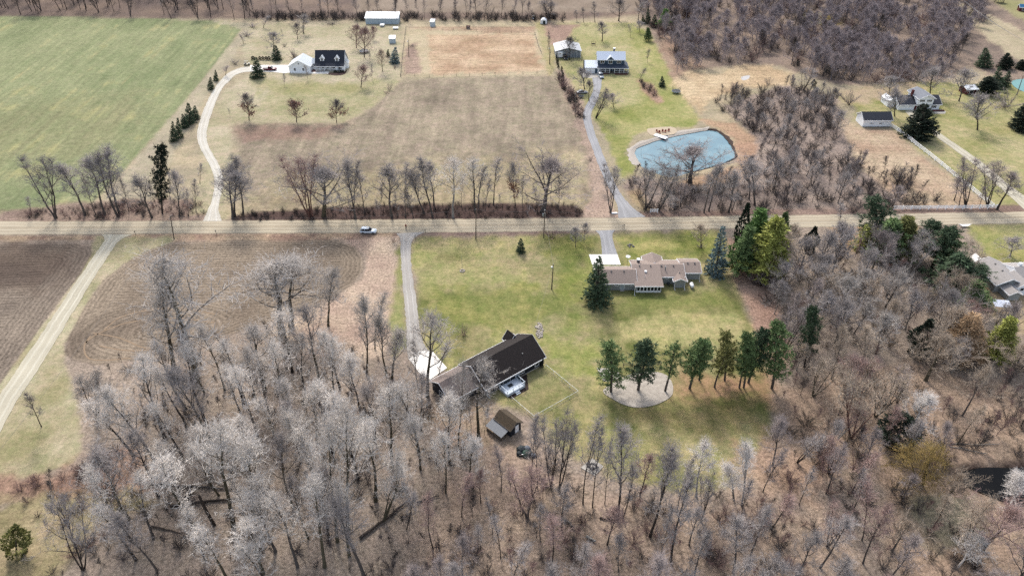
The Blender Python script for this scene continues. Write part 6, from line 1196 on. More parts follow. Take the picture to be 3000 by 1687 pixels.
source('dome_mauve', 'yard0', FARM, SOFT); source('dome_grey', 'yard1', FARG, SOFT); source('dome_pink', 'yard0', TWM['pink'], SOFT)
source('tree_mauve', 'fork0', TWM['mauve']); source('tree_grey', 'clump0', TWM['grey'], B_GREY); source('tree_dark', 'forest0', TWM['dark']); source('tree_dusk', 'clump1', TWM['mauve'])
def pts_in(poly, n, smin, smax, seed, avoid=True, clump=0.0):
    rng = random.Random(seed); xs = [p[0] for p in poly]; ys = [p[1] for p in poly]
    X_ = np.array([rng.uniform(min(xs), max(xs)) for _ in range(n * 6)]); Y_2 = np.array([rng.uniform(min(ys), max(ys)) for _ in range(n * 6)])
    ok = poly_sd(X_, Y_2, poly) > 0
    if clump: ok &= vnoise(X_, Y_2, 14.0, seed, 2) > clump
    if avoid:
        for a, m in AVOID: ok &= poly_sd(X_, Y_2, a) < -m
        for c_, r_ in BOX: ok &= (X_ - c_[0]) ** 2 + (Y_2 - c_[1]) ** 2 > r_ * r_ * 0.7
    q = [(x, y, rng.uniform(smin, smax), rng.uniform(0, 6.28)) for x, y in zip(X_[ok], Y_2[ok])]
    return q[:n]
mass('undergrowth', 'thin brush and saplings under the lower left wood', 'undergrowth', pts_in(W1, 330, 0.25, 0.8, 1), ['brush_mauve', 'sapling_dark', 'sapling_mauve', 'brush_dark'])
mass('undergrowth', 'reddish brush and saplings under the bottom centre wood', 'undergrowth', pts_in(W2, 250, 0.25, 0.8, 2), ['brush_mauve', 'sapling_grey', 'sapling_pink', 'brush_pink', 'brush_grey'])
mass('undergrowth', 'tangled brush under the right-hand wood', 'undergrowth', pts_in(W3, 330, 0.3, 0.95, 3), ['brush_mauve', 'sapling_grey', 'sapling_pink', 'brush_grey', 'brush_tan'])
mass('undergrowth', 'dense grey brush of the thicket beside the pond', 'undergrowth', pts_in(W4, 380, 0.45, 1.05, 4), ['brush_mauve', 'brush_grey', 'sapling_mauve', 'brush_grey'])
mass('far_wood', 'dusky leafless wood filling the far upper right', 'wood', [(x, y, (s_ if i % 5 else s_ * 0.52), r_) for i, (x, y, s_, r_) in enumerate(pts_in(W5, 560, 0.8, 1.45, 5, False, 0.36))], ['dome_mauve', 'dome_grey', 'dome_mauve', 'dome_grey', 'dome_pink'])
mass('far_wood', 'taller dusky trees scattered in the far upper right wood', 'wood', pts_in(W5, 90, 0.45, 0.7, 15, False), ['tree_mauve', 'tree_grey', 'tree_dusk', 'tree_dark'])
mass('far_brush', 'dark brush at the feet of the far upper right wood', 'undergrowth', pts_in(W5, 420, 0.8, 1.4, 6, False, 0.3), ['brush_mauve', 'brush_pink', 'brush_grey'])
mass('belt_brush', 'dusky growth behind the tree belt above the green field', 'undergrowth', pts_in(W6, 160, 0.6, 0.95, 7, False), ['tree_dark', 'tree_mauve', 'tree_dark']) 
mass('hedge_brush', 'low brush along the hedge line across the top', 'undergrowth', pts_in(W7, 190, 0.6, 1.1, 8, False), ['brush_mauve', 'brush_dark', 'brush_grey'])
mass('verge_brush', 'dark bramble bank along the north road verge', 'undergrowth', pts_in(HEDGE, 260, 0.22, 0.5, 9, False), ['brush_dark', 'brush_mauve', 'brush_dark'])
mass('verge_brush', 'scrubby weeds under the green field verge trees', 'undergrowth', pts_in(pO(60, 535, 330, 505, 500, 505, 520, 548, 60, 552), 130, 0.2, 0.5, 10, False), ['brush_mauve', 'brush_pink', 'brush_grey'])
mass('corner_brush', 'sparse brush over the grass of the lower left corner', 'undergrowth', pts_in(pO(20, 1215, 300, 1150, 330, 1300, 250, 1449, 60, 1449, 120, 1330), 70, 0.2, 0.6, 21, False), ['brush_mauve', 'brush_pink', 'sapling_grey'])
mass('line_brush', 'brush along the property line left of asphalt drive', 'undergrowth', pts_in(pO(1400, 195, 1412, 190, 1450, 250, 1478, 300, 1455, 300, 1425, 245), 70, 0.3, 0.7, 11, False) + pts_in(pO(1610, 205, 1640, 220, 1660, 255, 1625, 235), 18, 0.3, 0.6, 12, False), ['brush_mauve', 'brush_dark', 'brush_pink'])
# single shrubs
def sh_(f, b, t, w, lab, tw, key='shrub1'): tree(key, *f(b), *f(t), label=lab, w=w, name='shrub', tw=tw, bk=B_DARK, group='single shrubs in yards and fields', cat='shrub')
for b_, t_, w_, lb, tw in [((130, 655), (130, 590), 28, 'brown round shrub between field and white drive', 'mauve'), ((735, 590), (720, 490), 34, 'dark upright shrub behind the cape garage', 'dark'), ((740, 592), (750, 530), 30, 'reddish shrub hugging the cape garage', 'pink'), ((1695, 915), (1695, 825), 22, 'bare shrub at lawn point right of cape house', 'mauve'), ((1660, 945), (1660, 910), 20, 'low red shrub at lawn point right of cape house', 'pink'), ((632, 475), (632, 425), 18, 'ring of dead vine on the upper cape yard', 'dark'), ((250, 370), (245, 310), 44, 'mauve brush clump at field corner', 'mauve'), ((310, 280), (300, 225), 40, 'brush clump just below the top belt', 'mauve'), ((1105, 250), (1100, 218), 34, 'brush pile below the top hedge line', 'dark'), ((1745, 695), (1745, 650), 14, 'twiggy shrub below the blue-green spruce', 'pink'), ((1915, 470), (1915, 445), 24, 'dead brush on the paddock strip', 'dark')]: sh_(z2, b_, t_, w_, lb, tw)
for i, (b_, w_) in enumerate((((315, 605), 12), ((382, 607), 9), ((414, 607), 9), ((446, 607), 9), ((475, 607), 11))): tree('cedar0', *z2(b_), *z2((b_[0], b_[1] - 38)), label=f'{ORD[i]} from left of the clipped shrubs behind the parking pad', w=w_, name='shrub', group='clipped shrubs behind the parking pad', cat='shrub')
z41 = lambda a: (1150 + a[0] / 3.813, 620 + a[1] / 3.813)
sh_(z41, (1775, 290), (1760, 165), 50, 'reddish bush beside the transformer pole', 'pink'); sh_(zr, (1530, 405), (1535, 340), 30, 'low dark shrub at foot of yellowish tree', 'dark')
sh_(z7, (2140, 445), (2130, 390), 18, 'lone dark bush on the leaf strip by asphalt drive', 'dark'); sh_(zj, (1320, 290), (1325, 235), 16, 'small red shrub left of grey drive entrance', 'pink')
sh_(z41, (800, 1380), (800, 1270), 40, 'reddish shrub on lawn behind the navy house', 'pink')
for b_, t_, w_, lb, tw in [((840, 940), (835, 740), 46, 'grey round shrub at left of the lawn edge trio', 'grey'), ((960, 870), (955, 690), 52, 'dense grey shrub in middle of lawn edge trio', 'grey'), ((1110, 880), (1110, 725), 56, 'spreading shrub at right of lawn edge trio', 'mauve'), ((1050, 660), (1040, 560), 40, 'shrub of the far thicket above the right lawn', 'mauve'), ((1500, 670), (1490, 585), 60, 'pale bush at the right lawn upper edge', 'grey'), ((1640, 680), (1640, 600), 60, 'bramble bush at the right lawn upper edge', 'mauve'), ((2430, 900), (2420, 760), 80, 'mauve bushes along right lawn bank', 'mauve'), ((435, 710), (430, 640), 26, 'lone bush standing in the far reeds', 'grey'), ((140, 770), (150, 680), 50, 'pink-brown bush at the reed bed edge', 'pink')]: sh_(z5, b_, t_, w_, lb, tw, 'shrub2')
for b_, t_, w_, lb in [((1520, 560), (1500, 430), 120, 'grey domed bush beside the yellow-green pine')]: pass
for i in range(5):
    p = G(2236 + i * 12, 838 - i * 22); plant('shrub2', p, 6.5 - 0.4 * i, label=f'{ORD[i]} grey domed shrub counted up from the lawn edge', group='grey domed shrubs at the wood corner', name='shrub', tw='mauve', bk=B_GREY, wide=1.15, cat='shrub')
tree('clump0', *z6b((1800, 1090)), *z6b((1960, 780)), label='pinkish small tree before the patio cover', w=90, name='yard_tree', tw='pink', bk=B_GREY, group='bare trees standing in the yards')

# ------------------------------------------------------------ vehicles
M_TYRE = mat('black tyre', (0.02, 0.02, 0.02), 0.9, 0.1); M_RIM = mat('wheel rim', S(170, 174, 178), 0.35, 0.05, metal=0.6); M_LAMP = mat('lamp glass', S(236, 236, 232, 0.8), 0.15, 0.02); M_TAIL = mat('red tail lamp', S(150, 30, 30), 0.3, 0.02)
def loft(b, secs, mi=0):
    """secs: list of rings with equal counts"""
    n = len(secs[0]); base = len(b.v)
    for s_ in secs: b.v.extend([tuple(p) for p in s_])
    fs = []
    for i in range(len(secs) - 1):
        for j in range(n): fs.append((base + i * n + j, base + i * n + (j + 1) % n, base + (i + 1) * n + (j + 1) % n, base + (i + 1) * n + j))
    fs.append(tuple(base + j for j in range(n - 1, -1, -1))); fs.append(tuple(base + (len(secs) - 1) * n + j for j in range(n)))
    b.f.extend(fs); b.m.extend([mi] * len(fs))
def wheel(par, x, y, r=0.34, w=0.22):
    b = MB(); s_ = 1 if y > 0 else -1
    b.tube([(x, y - w / 2 * s_, r), (x, y - w * 0.35 * s_, r), (x, y + w * 0.35 * s_, r), (x, y + w / 2 * s_, r)], [r * 0.88, r, r, r * 0.88], 14); o = b.build('wheel', M_TYRE, par, False)
    b = MB(); b.tube([(x, y + w * 0.4 * s_, r), (x, y + w * 0.53 * s_, r)], [r * 0.62, r * 0.55], 10); b.build('rim', M_RIM, o)
def car(kind, label, cat, loc, rz, paint_, name='parked_car'):
    t = thing(name, label, cat, loc, rz)
    L, W = dict(suv=(4.7, 1.86), sedan=(4.6, 1.8), pickup=(5.8, 1.98))[kind]
    zb, zh, zt = dict(suv=(0.28, 0.98, 1.66), sedan=(0.24, 0.86, 1.42), pickup=(0.36, 1.08, 1.86))[kind]
    h = W / 2; b = MB()
    prof = dict(   # x, half width, bonnet height
        suv=[(-L/2, .84, .86, .5), (-L/2 + .12, .93, zh, .3), (-1.4, h, zh, zb), (0.9, h, zh, zb), (1.5, .9, .96, zb), (2.1, .86, .86, zb + .05), (L/2, .7, .66, .45)],
        sedan=[(-L/2, .76, .74, .45), (-L/2 + .15, .85, .86, .3), (-1.4, h, .88, zb), (0.9, h, .86, zb), (1.5, .87, .82, zb), (2.05, .82, .72, zb + .05), (L/2, .66, .58, .42)],
        pickup=[(-L/2, .94, 1.06, .5), (-L/2 + .1, h - .02, zh, .4), (-1.4, h, zh, zb), (1.1, h, zh, zb), (1.6, .95, 1.1, zb), (2.7, .92, 1.02, zb + .05), (L/2, .84, .8, .5)])[kind]
    loft(b, [[(x, -w_, z0), (x, -w_ * 1.0, (z0 + z1_) * .55), (x, -w_ * .94, z1_ - .05), (x, -w_ * .82, z1_), (x, w_ * .82, z1_), (x, w_ * .94, z1_ - .05), (x, w_, (z0 + z1_) * .55), (x, w_, z0)] for x, w_, z1_, z0 in prof]); b.build('body', paint_, t, True)
    c0, c1, c2, c3 = dict(suv=(-2.2, -1.9, .25, 1.05), sedan=(-1.75, -1.0, .15, 1.0), pickup=(-.75, -.6, .75, 1.3))[kind]
    g = MB(); loft(g, [[(x, -w_, zh - .06), (x, -w_ * q_, z), (x, w_ * q_, z), (x, w_, zh - .06)] for x, w_, z, q_ in ((c0, h * .86, zh - .02, .98), (c1, h * .9, zt - .05, .84), (c2, h * .9, zt - .05, .84), (c3, h * .86, zh - .02, .98))]); g.build('window', M_GLASS, t)
    r = MB(); loft(r, [[(x, -w_, zt - .06), (x, -w_ * .92, zt), (x, w_ * .92, zt), (x, w_, zt - .06)] for x, w_ in ((c1 + .02, h * .76), (c1 + .25, h * .79), (c2 - .1, h * .79), (c2 + .02, h * .74))]); ro = r.build('roof', paint_, t, True)
    for x in ((c1 + c2) / 2, c1 + .25): part(t, 'pillar', paint_, (x - .05, x + .05, -h * .87, -h * .8, zh - .05, zt - .09)); part(t, 'pillar', paint_, (x - .05, x + .05, h * .8, h * .87, zh - .05, zt - .09))
    for x in (-L * .31, L * .31):
        for y in (-h + .1, h - .1): wheel(t, x, y, .36 if kind != 'sedan' else .32)
    for y in (-.62, .62): part(t, 'headlight', M_LAMP, (L/2 - .1, L/2 + .02, y - .16, y + .16, .56, .7)); part(t, 'tail_lamp', M_TAIL, (-L/2 - .02, -L/2 + .06, y - .14, y + .14, .68, .84))
    for y in (-1, 1): part(t, 'mirror', paint_, (c3 - .45, c3 - .3, y * (h + .08) - .07, y * (h + .08) + .07, zh, zh + .14))
    if kind == 'suv': part(ro, 'sunroof', M_GLASS, (-.35, .15, -.35, .35, zt - .02, zt + .012))
    if kind == 'pickup': part(t, 'cargo_bed', M_DKMET, (-L/2 + .12, -.85, -.78, .78, zh - .06, zh + .012)); part(t, 'tailgate', paint_, (-L/2 - .01, -L/2 + .06, -.88, .88, .62, 1.14))
    return t
def paintm(name, c): return mat(name, c, 0.3, 0.02, 0.5, spec=0.5)
car('suv', 'white suv parked on the south edge of the gravel road', 'car', G(1080, 681.5), R(-2), paintm('white car paint', S(214, 226, 238, 0.8)))
car('pickup', 'dark red pickup on the pad beside the stout spruce', 'pickup', G(792, 206.5), R(0), paintm('dark red paint', S(122, 30, 50)), 'pickup_truck')
car('sedan', 'silver sedan parked across the asphalt drive verge', 'car', G(1705, 274), R(5), paintm('silver paint', S(196, 198, 202)))
car('suv', 'silver suv parked nose out below the blue house porch', 'car', G(1760.5, 227), R(-82), paintm('silver blue paint', S(176, 186, 196)))
car('suv', 'black car parked beside the white camper at the barn', 'car', G(1655.5, 172.5), R(-84), paintm('black paint', (0.012, 0.012, 0.014)))
cp = thing('camper', 'white camper trailer standing end-on before the pole barn', 'camper', G(1640.5, 171.5), R(90))
b = MB(); loft(b, [[(x, -1.15, .55), (x, -1.15, z), (x, -1.0, z + .12), (x, 1.0, z + .12), (x, 1.15, z), (x, 1.15, .55)] for x, z in ((-.1, 2.5), (.1, 2.85), (5.6, 2.85), (6.0, 2.3))]); b.build('body', M_TRIM, cp); part(cp, 'rear_window', M_GLASS, (-.16, -.1, -.35, .35, 1.9, 2.2)); part(cp, 'roof_vent', M_GALV, (1.5, 2.0, -.25, .25, 2.98, 3.1)); part(cp, 'ladder', M_GALV, (-.2, -.14, .7, .76, .7, 2.6), (-.2, -.14, 1.0, 1.06, .7, 2.6))
for y in (-1.05, 1.05): wheel(cp, 2.6, y, .34); wheel(cp, 3.4, y, .34)
part(cp, 'bumper', M_DKMET, (-.22, -.08, -1.1, 1.1, .4, .52))
def cart(label, loc, rz, body, roof):
    t = thing('utility_cart', label, 'cart', loc, rz)
    b = MB(); loft(b, [[(x, -.6, .35), (x, -.6, z), (x, .6, z), (x, .6, .35)] for x, z in ((-1.3, .85), (-.3, .85), (-.28, .5), (.55, .5), (.6, .95), (1.3, .75))]); b.build('body', body, t)
    for x in (-1.15, .75):
        for y in (-.55, .55): b = MB(); b.tube([(x, y, .8), (x * .8, y * .95, 1.75)], [.03, .03], 5); b.build('roof_post', M_DKMET, t)
    part(t, 'canopy', roof, (-1.05, .75, -.62, .62, 1.76, 1.83)); part(t, 'seat', M_DKMET, (-.7, -.05, -.5, .5, .86, 1.0)); part(t, 'seat_back', M_DKMET, (-.8, -.7, -.5, .5, .9, 1.4))
    for x in (-.85, .9):
        for y in (-.58, .58): wheel(t, x, y, .27, .2)
cart('tan golf cart parked on the grass beside the white drive', G(724, 191), R(15), mat('tan cart body', S(196, 190, 172), 0.4, 0.05), mat('tan cart roof', S(150, 146, 124), 0.6, 0.05))
cart('white farm cart at the gap in the top hedge line', G(1563, 57), R(80), M_TRIM, M_DKMET)
ut = thing('utility_trailer', 'small grey utility trailer next to the silver sedan', 'trailer', G(1702, 287), R(3))
part(ut, 'bed', M_WOODG, (-1.1, 1.1, -.65, .65, .5, .56)); 
for y in (-.65, .62): part(ut, 'side_board', M_GALV, (-1.1, 1.1, y, y + .03, .565, .95))
for x in (-1.1, 1.07): part(ut, 'end_board', M_GALV, (x, x + .03, -.61, .61, .57, .95))
part(ut, 'drawbar', M_DKMET, (1.1, 2.0, -.05, .05, .4, .48)); wheel(ut, 0, -.78, .3, .16); wheel(ut, 0, .78, .3, .16)

# ------------------------------------------------------------ the walker in red
def person(loc, rz):
    t = thing('person', 'person in red jacket and dark trousers standing on gravel road', 'person', loc, rz)
    J = dict(pel=(0, 0, .95), sp=(0, 0, 1.15), ch=(0, 0, 1.35), nk=(0, .01, 1.5), hd=(0, .03, 1.58), ht=(0, .03, 1.74),
             ls=(-.19, 0, 1.43), le=(-.26, .03, 1.16), lw=(-.14, .2, 1.1), lh=(-.08, .27, 1.14), rs=(.19, 0, 1.43), re=(.26, .03, 1.16), rw=(.14, .2, 1.1), rh=(.08, .27, 1.14),
             lp=(-.1, 0, .9), lk=(-.11, .02, .5), la=(-.12, -.02, .1), lt=(-.13, .14, .04), rp=(.1, 0, .9), rk=(.12, .03, .5), ra=(.13, 0, .1), rt=(.14, .16, .04))
    E = [('pel', 'sp'), ('sp', 'ch'), ('ch', 'nk'), ('nk', 'hd'), ('hd', 'ht'), ('ch', 'ls'), ('ls', 'le'), ('le', 'lw'), ('lw', 'lh'), ('ch', 'rs'), ('rs', 're'), ('re', 'rw'), ('rw', 'rh'), ('pel', 'lp'), ('lp', 'lk'), ('lk', 'la'), ('la', 'lt'), ('pel', 'rp'), ('rp', 'rk'), ('rk', 'ra'), ('ra', 'rt')]
    RAD = dict(pel=.15, sp=.15, ch=.16, nk=.06, hd=.09, ht=.085, ls=.075, le=.055, lw=.04, lh=.04, rs=.075, re=.055, rw=.04, rh=.04, lp=.1, lk=.07, la=.05, lt=.045, rp=.1, rk=.07, ra=.05, rt=.045)
    ks = list(J); me = bpy.data.meshes.new('body'); me.from_pydata([J[k] for k in ks], [(ks.index(a), ks.index(c_)) for a, c_ in E], [])
    o = link('body', me, t); md = o.modifiers.new('skin', 'SKIN'); me.skin_vertices[0].data[0].use_root = True
    for i, k in enumerate(ks): me.skin_vertices[0].data[i].radius = (RAD[k], RAD[k] * (.75 if k in ('ch', 'sp', 'pel') else 1))
    o.modifiers.new('sub', 'SUBSURF').levels = 2; o.modifiers['sub'].render_levels = 2
    bpy.context.view_layer.update(); dg = bpy.context.evaluated_depsgraph_get(); nm = bpy.data.meshes.new_from_object(o.evaluated_get(dg)); o.modifiers.clear(); o.data = nm
    nm.materials.clear()
    for m in (mat('red jacket', S(150, 36, 44), 0.8, 0.1, 6), mat('dark trousers', S(58, 46, 44), 0.9, 0.1, 6), mat('skin', S(200, 150, 124), 0.6, 0.05), mat('black shoe', (0.02, 0.02, 0.02), 0.7, 0.1)): nm.materials.append(m)
    for p in nm.polygons:
        c_ = p.center; p.use_smooth = True
        p.material_index = 3 if c_.z < .13 else 1 if c_.z < .92 else 2 if (c_.z > 1.5 or (c_.y > .19 and c_.z < 1.25)) else 0
    b = MB(); b.lathe([(.1, 1.6), (.115, 1.68), (.1, 1.77), (.03, 1.81)], 10, 0, (0, .01, 0)); b.build('cap', mat('red cap', S(120, 28, 36), 0.9, 0.1), t, True)
    for sx in (-1, 1):
        for k in range(4): b = MB(); b.tube([(sx * (.05 + .012 * k), .3, 1.15 - .018 * k), (sx * (.03 + .012 * k), .345, 1.15 - .018 * k), (sx * .03, .34, 1.14 - .018 * k)], [.009, .008, .007], 5); b.build('finger', nm.materials[2], o)
    b = MB(); b.box(-.08, .08, .34, .4, 1.08, 1.18); r_ = b.build('remote_control', M_DKMET); r_.parent = None; r_.location = loc; r_.rotation_euler = (0, 0, rz); tag(r_, 'small dark controller held by the person in red', 'controller')
person(G(1190, 671.5), R(180))

# ------------------------------------------------------------ poles and wires
M_POLE = mat('pole timber', S(124, 112, 100), 0.95, 0.2, 3.0); M_WIRE = mat('bare wire', S(120, 118, 120), 0.5, 0.1)
TOPS = {}
def pole(key, b, t_, label, arm=False, tr=False, h=None, lamp=False):
    p = G(*b); H_ = h or ZT(p.y, t_[1]); o = thing('utility_pole', label, 'utility pole', p); dx = (XT(p.y, H_, t_[0]) - p.x) if t_ else 0
    m = MB(); m.tube([(0, 0, -.3), (dx, 0, H_)], [.17, .11], 7); m.build('shaft', M_POLE, o); TOPS[key] = p + Vector((dx, 0, H_))
    if arm:
        part(o, 'crossarm', M_POLE, (dx - .06, dx + .06, -1.1, 1.1, H_ - .5, H_ - .38))
        for y in (-1, 0, 1): m = MB(); m.lathe([(.05, 0), (.07, .08), (.04, .16)], 6, 0, (dx, y, H_ - .37 if y else H_)); m.build('insulator', M_TRIM, o)
    else: m = MB(); m.lathe([(.05, 0), (.07, .1), (.03, .2)], 6, 0, (dx, 0, H_)); m.build('insulator', M_TRIM, o)
    if tr: m = MB(); m.lathe([(.2, 0), (.26, .08), (.26, .8), (.2, .9), (.08, .98)], 10, 0, (dx * .8 - .42, 0, H_ - 1.9)); m.build('transformer', M_GALV, o)
    if lamp: m = MB(); m.lathe([(.1, 0), (.28, .1), (.28, .3), (.1, .4)], 8, 0, (dx * .8 - .3, -.2, H_ - .9)); m.build('yard_lamp', M_LAMP, o)
    return o
pole('a', (509.6, 700), (498.7, 633), 'timber pole on the far side of road by left lane', True); pole('b', (1394, 702), (1394.6, 614), 'timber pole at road edge above the south lawn'); pole('c', (1593, 696), (1596, 617), 'timber pole with grey transformer can', True, True); pole('d', (1616, 848), (1621, 774), 'dark pole standing in the middle of south lawn', lamp=True)
pole('e', (1611, 188), (1611, 138), 'pole with white yard light near the paddock corner', lamp=True); pole('f', (1197.5, 166), (1196, 117), 'pole with white yard light on the paddock strip', lamp=True); pole('g', (1685, 342), (1685.6, 277), 'pole beside the property line brush'); pole('h', (2979, 279), (2998, 222), 'leaning pole at the right edge by teal pond')
pole('i', (2812, 70), (2829, 6), 'tall line pole standing in the far right wood', True); pole('j', (3120, 330), (3150, 190), 'line pole just beyond the right frame edge', True)
def wire(a, c_, sag, label, n=14, r=.014, grp='overhead power lines'):
    a, c_ = Vector(a), Vector(c_); pts = [a.lerp(c_, i / n) - Vector((0, 0, sag * 4 * (i / n) * (1 - i / n))) for i in range(n + 1)]
    m = MB(); m.tube(pts, [r] * (n + 1), 3, 0, False); o = m.build('power_line', M_WIRE); tag(o, label, 'wire', grp)
wire(TOPS['a'], TOPS['b'], 1.6, 'long wire above the road from left pole to lawn pole'); wire(TOPS['b'], TOPS['c'], .6, 'wire from lawn edge pole to the transformer pole'); wire(TOPS['c'], TOPS['d'], .5, 'wire from transformer pole to the pole in the lawn'); wire(TOPS['c'], G(1685, 640, 8), .5, 'wire over the road towards the asphalt drive'); wire(G(1685, 640, 8), TOPS['g'], 2.0, 'pale wire up the property line to its pole')
wire(TOPS['c'], G(2700, 640, 9), 2.5, 'long wire eastward above the road'); wire(TOPS['d'], Vector(at38(-6, 0, 3.2)), .6, 'wire from lawn pole to the navy house')
for i, (o0, lb) in enumerate(((-1.0, 'lower wire of the far right power line'), (0.0, 'middle wire of the far right power line'), (1.0, 'upper wire of the far right power line'))): wire(TOPS['i'] + Vector((0, o0 * 1.5, 0)), TOPS['j'] + Vector((0, o0 * 1.5, 0)), 2.0, lb, r=.035)
wire(TOPS['a'], G(-60, 1390, 9), 1.4, 'pale wire crossing the farm lane grass at left', r=.02)
fp = thing('flagpole', 'slender bare pole on round stone base in south lawn', 'pole', G(1354.5, 794)); m = MB(); m.tube([(0, 0, 0), (0, 0, 5.2)], [.05, .03], 6); m.build('shaft', M_GALV, fp)
for k in range(9):
    a = k * .7; m = MB(); m.lathe([(.2, 0), (.26, .1), (.18, .22), (.05, .27)], 6, 0, (.55 * math.cos(a), .55 * math.sin(a), 0)); m.build('stone', M_STONE, fp)
# ------------------------------------------------------------ fences
def rail_fence(name, pts, label, h, step, m, rails, cat='fence', pw=.07, rh=.07, group=None, seed=1):
    o = thing(name, label, cat, pts[0], 0, group); p0 = Vector(pts[0]); rng = random.Random(seed)
    for a, c_ in zip(pts[:-1], pts[1:]):
        a, c_ = Vector(a) - p0, Vector(c_) - p0; L = (c_ - a).length; n = max(1, round(L / step)); ang = math.atan2(c_.y - a.y, c_.x - a.x)
        for i in range(n + 1 if c_ == Vector(pts[-1]) - p0 else n):
            q = a.lerp(c_, i / n); b = MB(); b.box(-pw, pw, -pw, pw, 0, h + rng.uniform(-.02, .04), 0, ang, tuple(q)); b.build('post', m, o)
        for i in range(n):
            q = a.lerp(c_, i / n); q2 = a.lerp(c_, (i + 1) / n); l = (q2 - q).length
            for z in rails: b = MB(); b.box(pw + .003, l - pw - .003, -.03, .03, z, z + rh, 0, ang, tuple(q)); b.build('rail', m, o)
    return o
rail_fence('rail_fence', [z9_ for z9_ in (G(2609, 373), G(2648, 398), G(2681, 426), G(2720, 456), G(2757, 486), G(2793, 516), G(2850, 562), G(2907, 609))], 'white three-rail fence slanting down from white garage', 1.5, 3.2, M_FENCE, (.35, .8, 1.25), rh=.2, pw=.1)
rail_fence('rail_fence', [G(2617, 615), G(2720, 614), G(2820, 613), G(2918, 611)], 'white three-rail fence along the road at right', 1.4, 2.6, M_FENCE, (.35, .75, 1.15), rh=.18, pw=.1)
rail_fence('rail_fence', [G(1905, 623), G(1926, 623)], 'short white fence panel at the asphalt drive entrance', 1.3, 2.2, M_FENCE, (.3, .68, 1.05), rh=.18, pw=.1)
rail_fence('split_rail_fence', [G(1826, 1074), G(1880, 1073), G(1936, 1071)], 'grey split-rail fence behind the gravel bed pines', 1.1, 2.4, M_WOODG, (.4, .85), rh=.1)
rail_fence('split_rail_fence', [G(1992, 1066), G(2070, 1064), G(2160, 1060)], 'grey split-rail fence behind the right pines', 1.1, 2.4, M_WOODG, (.4, .85), rh=.1)
for pts, lb in [([G(1295, 88), G(1430, 94), G(1567, 102)], 'wire fence across the top of the dry paddock'), ([G(1173, 226), G(1300, 226), G(1450, 220), G(1614, 216)], 'wire fence along the bottom of the dry paddock'), ([G(1174, 224), G(1180, 160), G(1190, 80)], 'wire fence up the left side of paddock'), ([G(1567, 102), G(1578, 140), G(1587, 160)], 'wire fence down the right side of paddock')]:
    rail_fence('wire_fence', pts, lb, 1.25, 6.0, M_WOODG, (.5, .8, 1.1), rh=.015, pw=.06)
for b_, lb in [((1246.5, 684), 'mailbox post at the grey drive mouth, nearer road'), ((1217, 702), 'dark post at the grey drive mouth'), ((1824, 671), 'mailbox on a post at the ranch drive'), ((1828.5, 669), 'second mailbox right beside the ranch drive mailbox'), ((398, 688), 'mailbox at the farm lane entrance'), ((634, 686), 'small marker post on the ploughed field verge'), ((2034, 622), 'marker post on the verge below the pond thicket')]:
    o = thing('mailbox', lb, 'mailbox', G(*b_), R(90)); part(o, 'post', M_WOODG, (-.05, .05, -.05, .05, 0, 1.05)); b = MB(); b.box(-.24, .24, -.1, .1, 1.06, 1.2); b.tube([(-.24, 0, 1.2), (.24, 0, 1.2)], [.1, .1], 8); b.build('box', M_DKMET, o)
# ------------------------------------------------------------ pond side
M_CHAIR = mat('red painted chair', S(178, 92, 72), 0.7, 0.08)
for i, (x, y, rz) in enumerate([(1925, 388, 20), (1932, 390.5, 5), (1941, 387.5, -5), (1949, 388.5, -20), (1958, 385.5, -35)]):
    o = thing('lawn_chair', f'{ORD[i]} red slatted chair from the left on the pond beach', 'chair', G(x, y, .1), R(rz + 180), 'red chairs on the beach')
    for k in range(5): part(o, 'back_slat', M_CHAIR, (-.3 + k * .122, -.3 + k * .122 + .11, -.42 - .02 * (k % 2), -.36, .35, 1.0)); part(o, 'seat_slat', M_CHAIR, (-.3 + k * .122, -.3 + k * .122 + .11, -.34, .35, .33, .37))
    for x_ in (-.34, .3): part(o, 'armrest', M_CHAIR, (x_, x_ + .09, -.35, .4, .58, .62)); part(o, 'leg', M_CHAIR, (x_, x_ + .06, .3, .37, 0, .57)); part(o, 'leg', M_CHAIR, (x_, x_ + .06, -.4, -.34, 0, .56))
dk = thing('dock', 'pale plank dock reaching from the beach into the pond', 'dock', G(1918, 396, 0), R(-40)); 
for k in range(12): part(dk, 'plank', M_TRIM, (k * .42, k * .42 + .4, -1.0, 1.0, .22, .28))
posts(dk, 'pile', M_WOODG, [(.3, -.9), (.3, .9), (4.8, -.9), (4.8, .9)], 1.6, .07, -1.38)
for x in (1.0, 3.4): part(dk, 'float', M_DKMET, (x, x + 1.2, -.85, .85, -.5, .19))
pb_ = thing('rowing_boat', 'small grey boat beached beside the pale dock', 'boat', G(1946, 402.5, -.3), R(10)); b = MB()
loft(b, [[(x, -w_, .45), (x, -w_ * .6, .05), (x, w_ * .6, .05), (x, w_, .45), (x, w_ * .8, .43), (x, w_ * .5, .14), (x, -w_ * .5, .14), (x, -w_ * .8, .43)] for x, w_ in ((-1.3, .5), (-.5, .62), (.5, .55), (1.2, .25), (1.4, .06))]); b.build('hull', M_GALV, pb_); part(pb_, 'seat', M_WOODG, (-.5, -.2, -.45, .45, .36, .4))
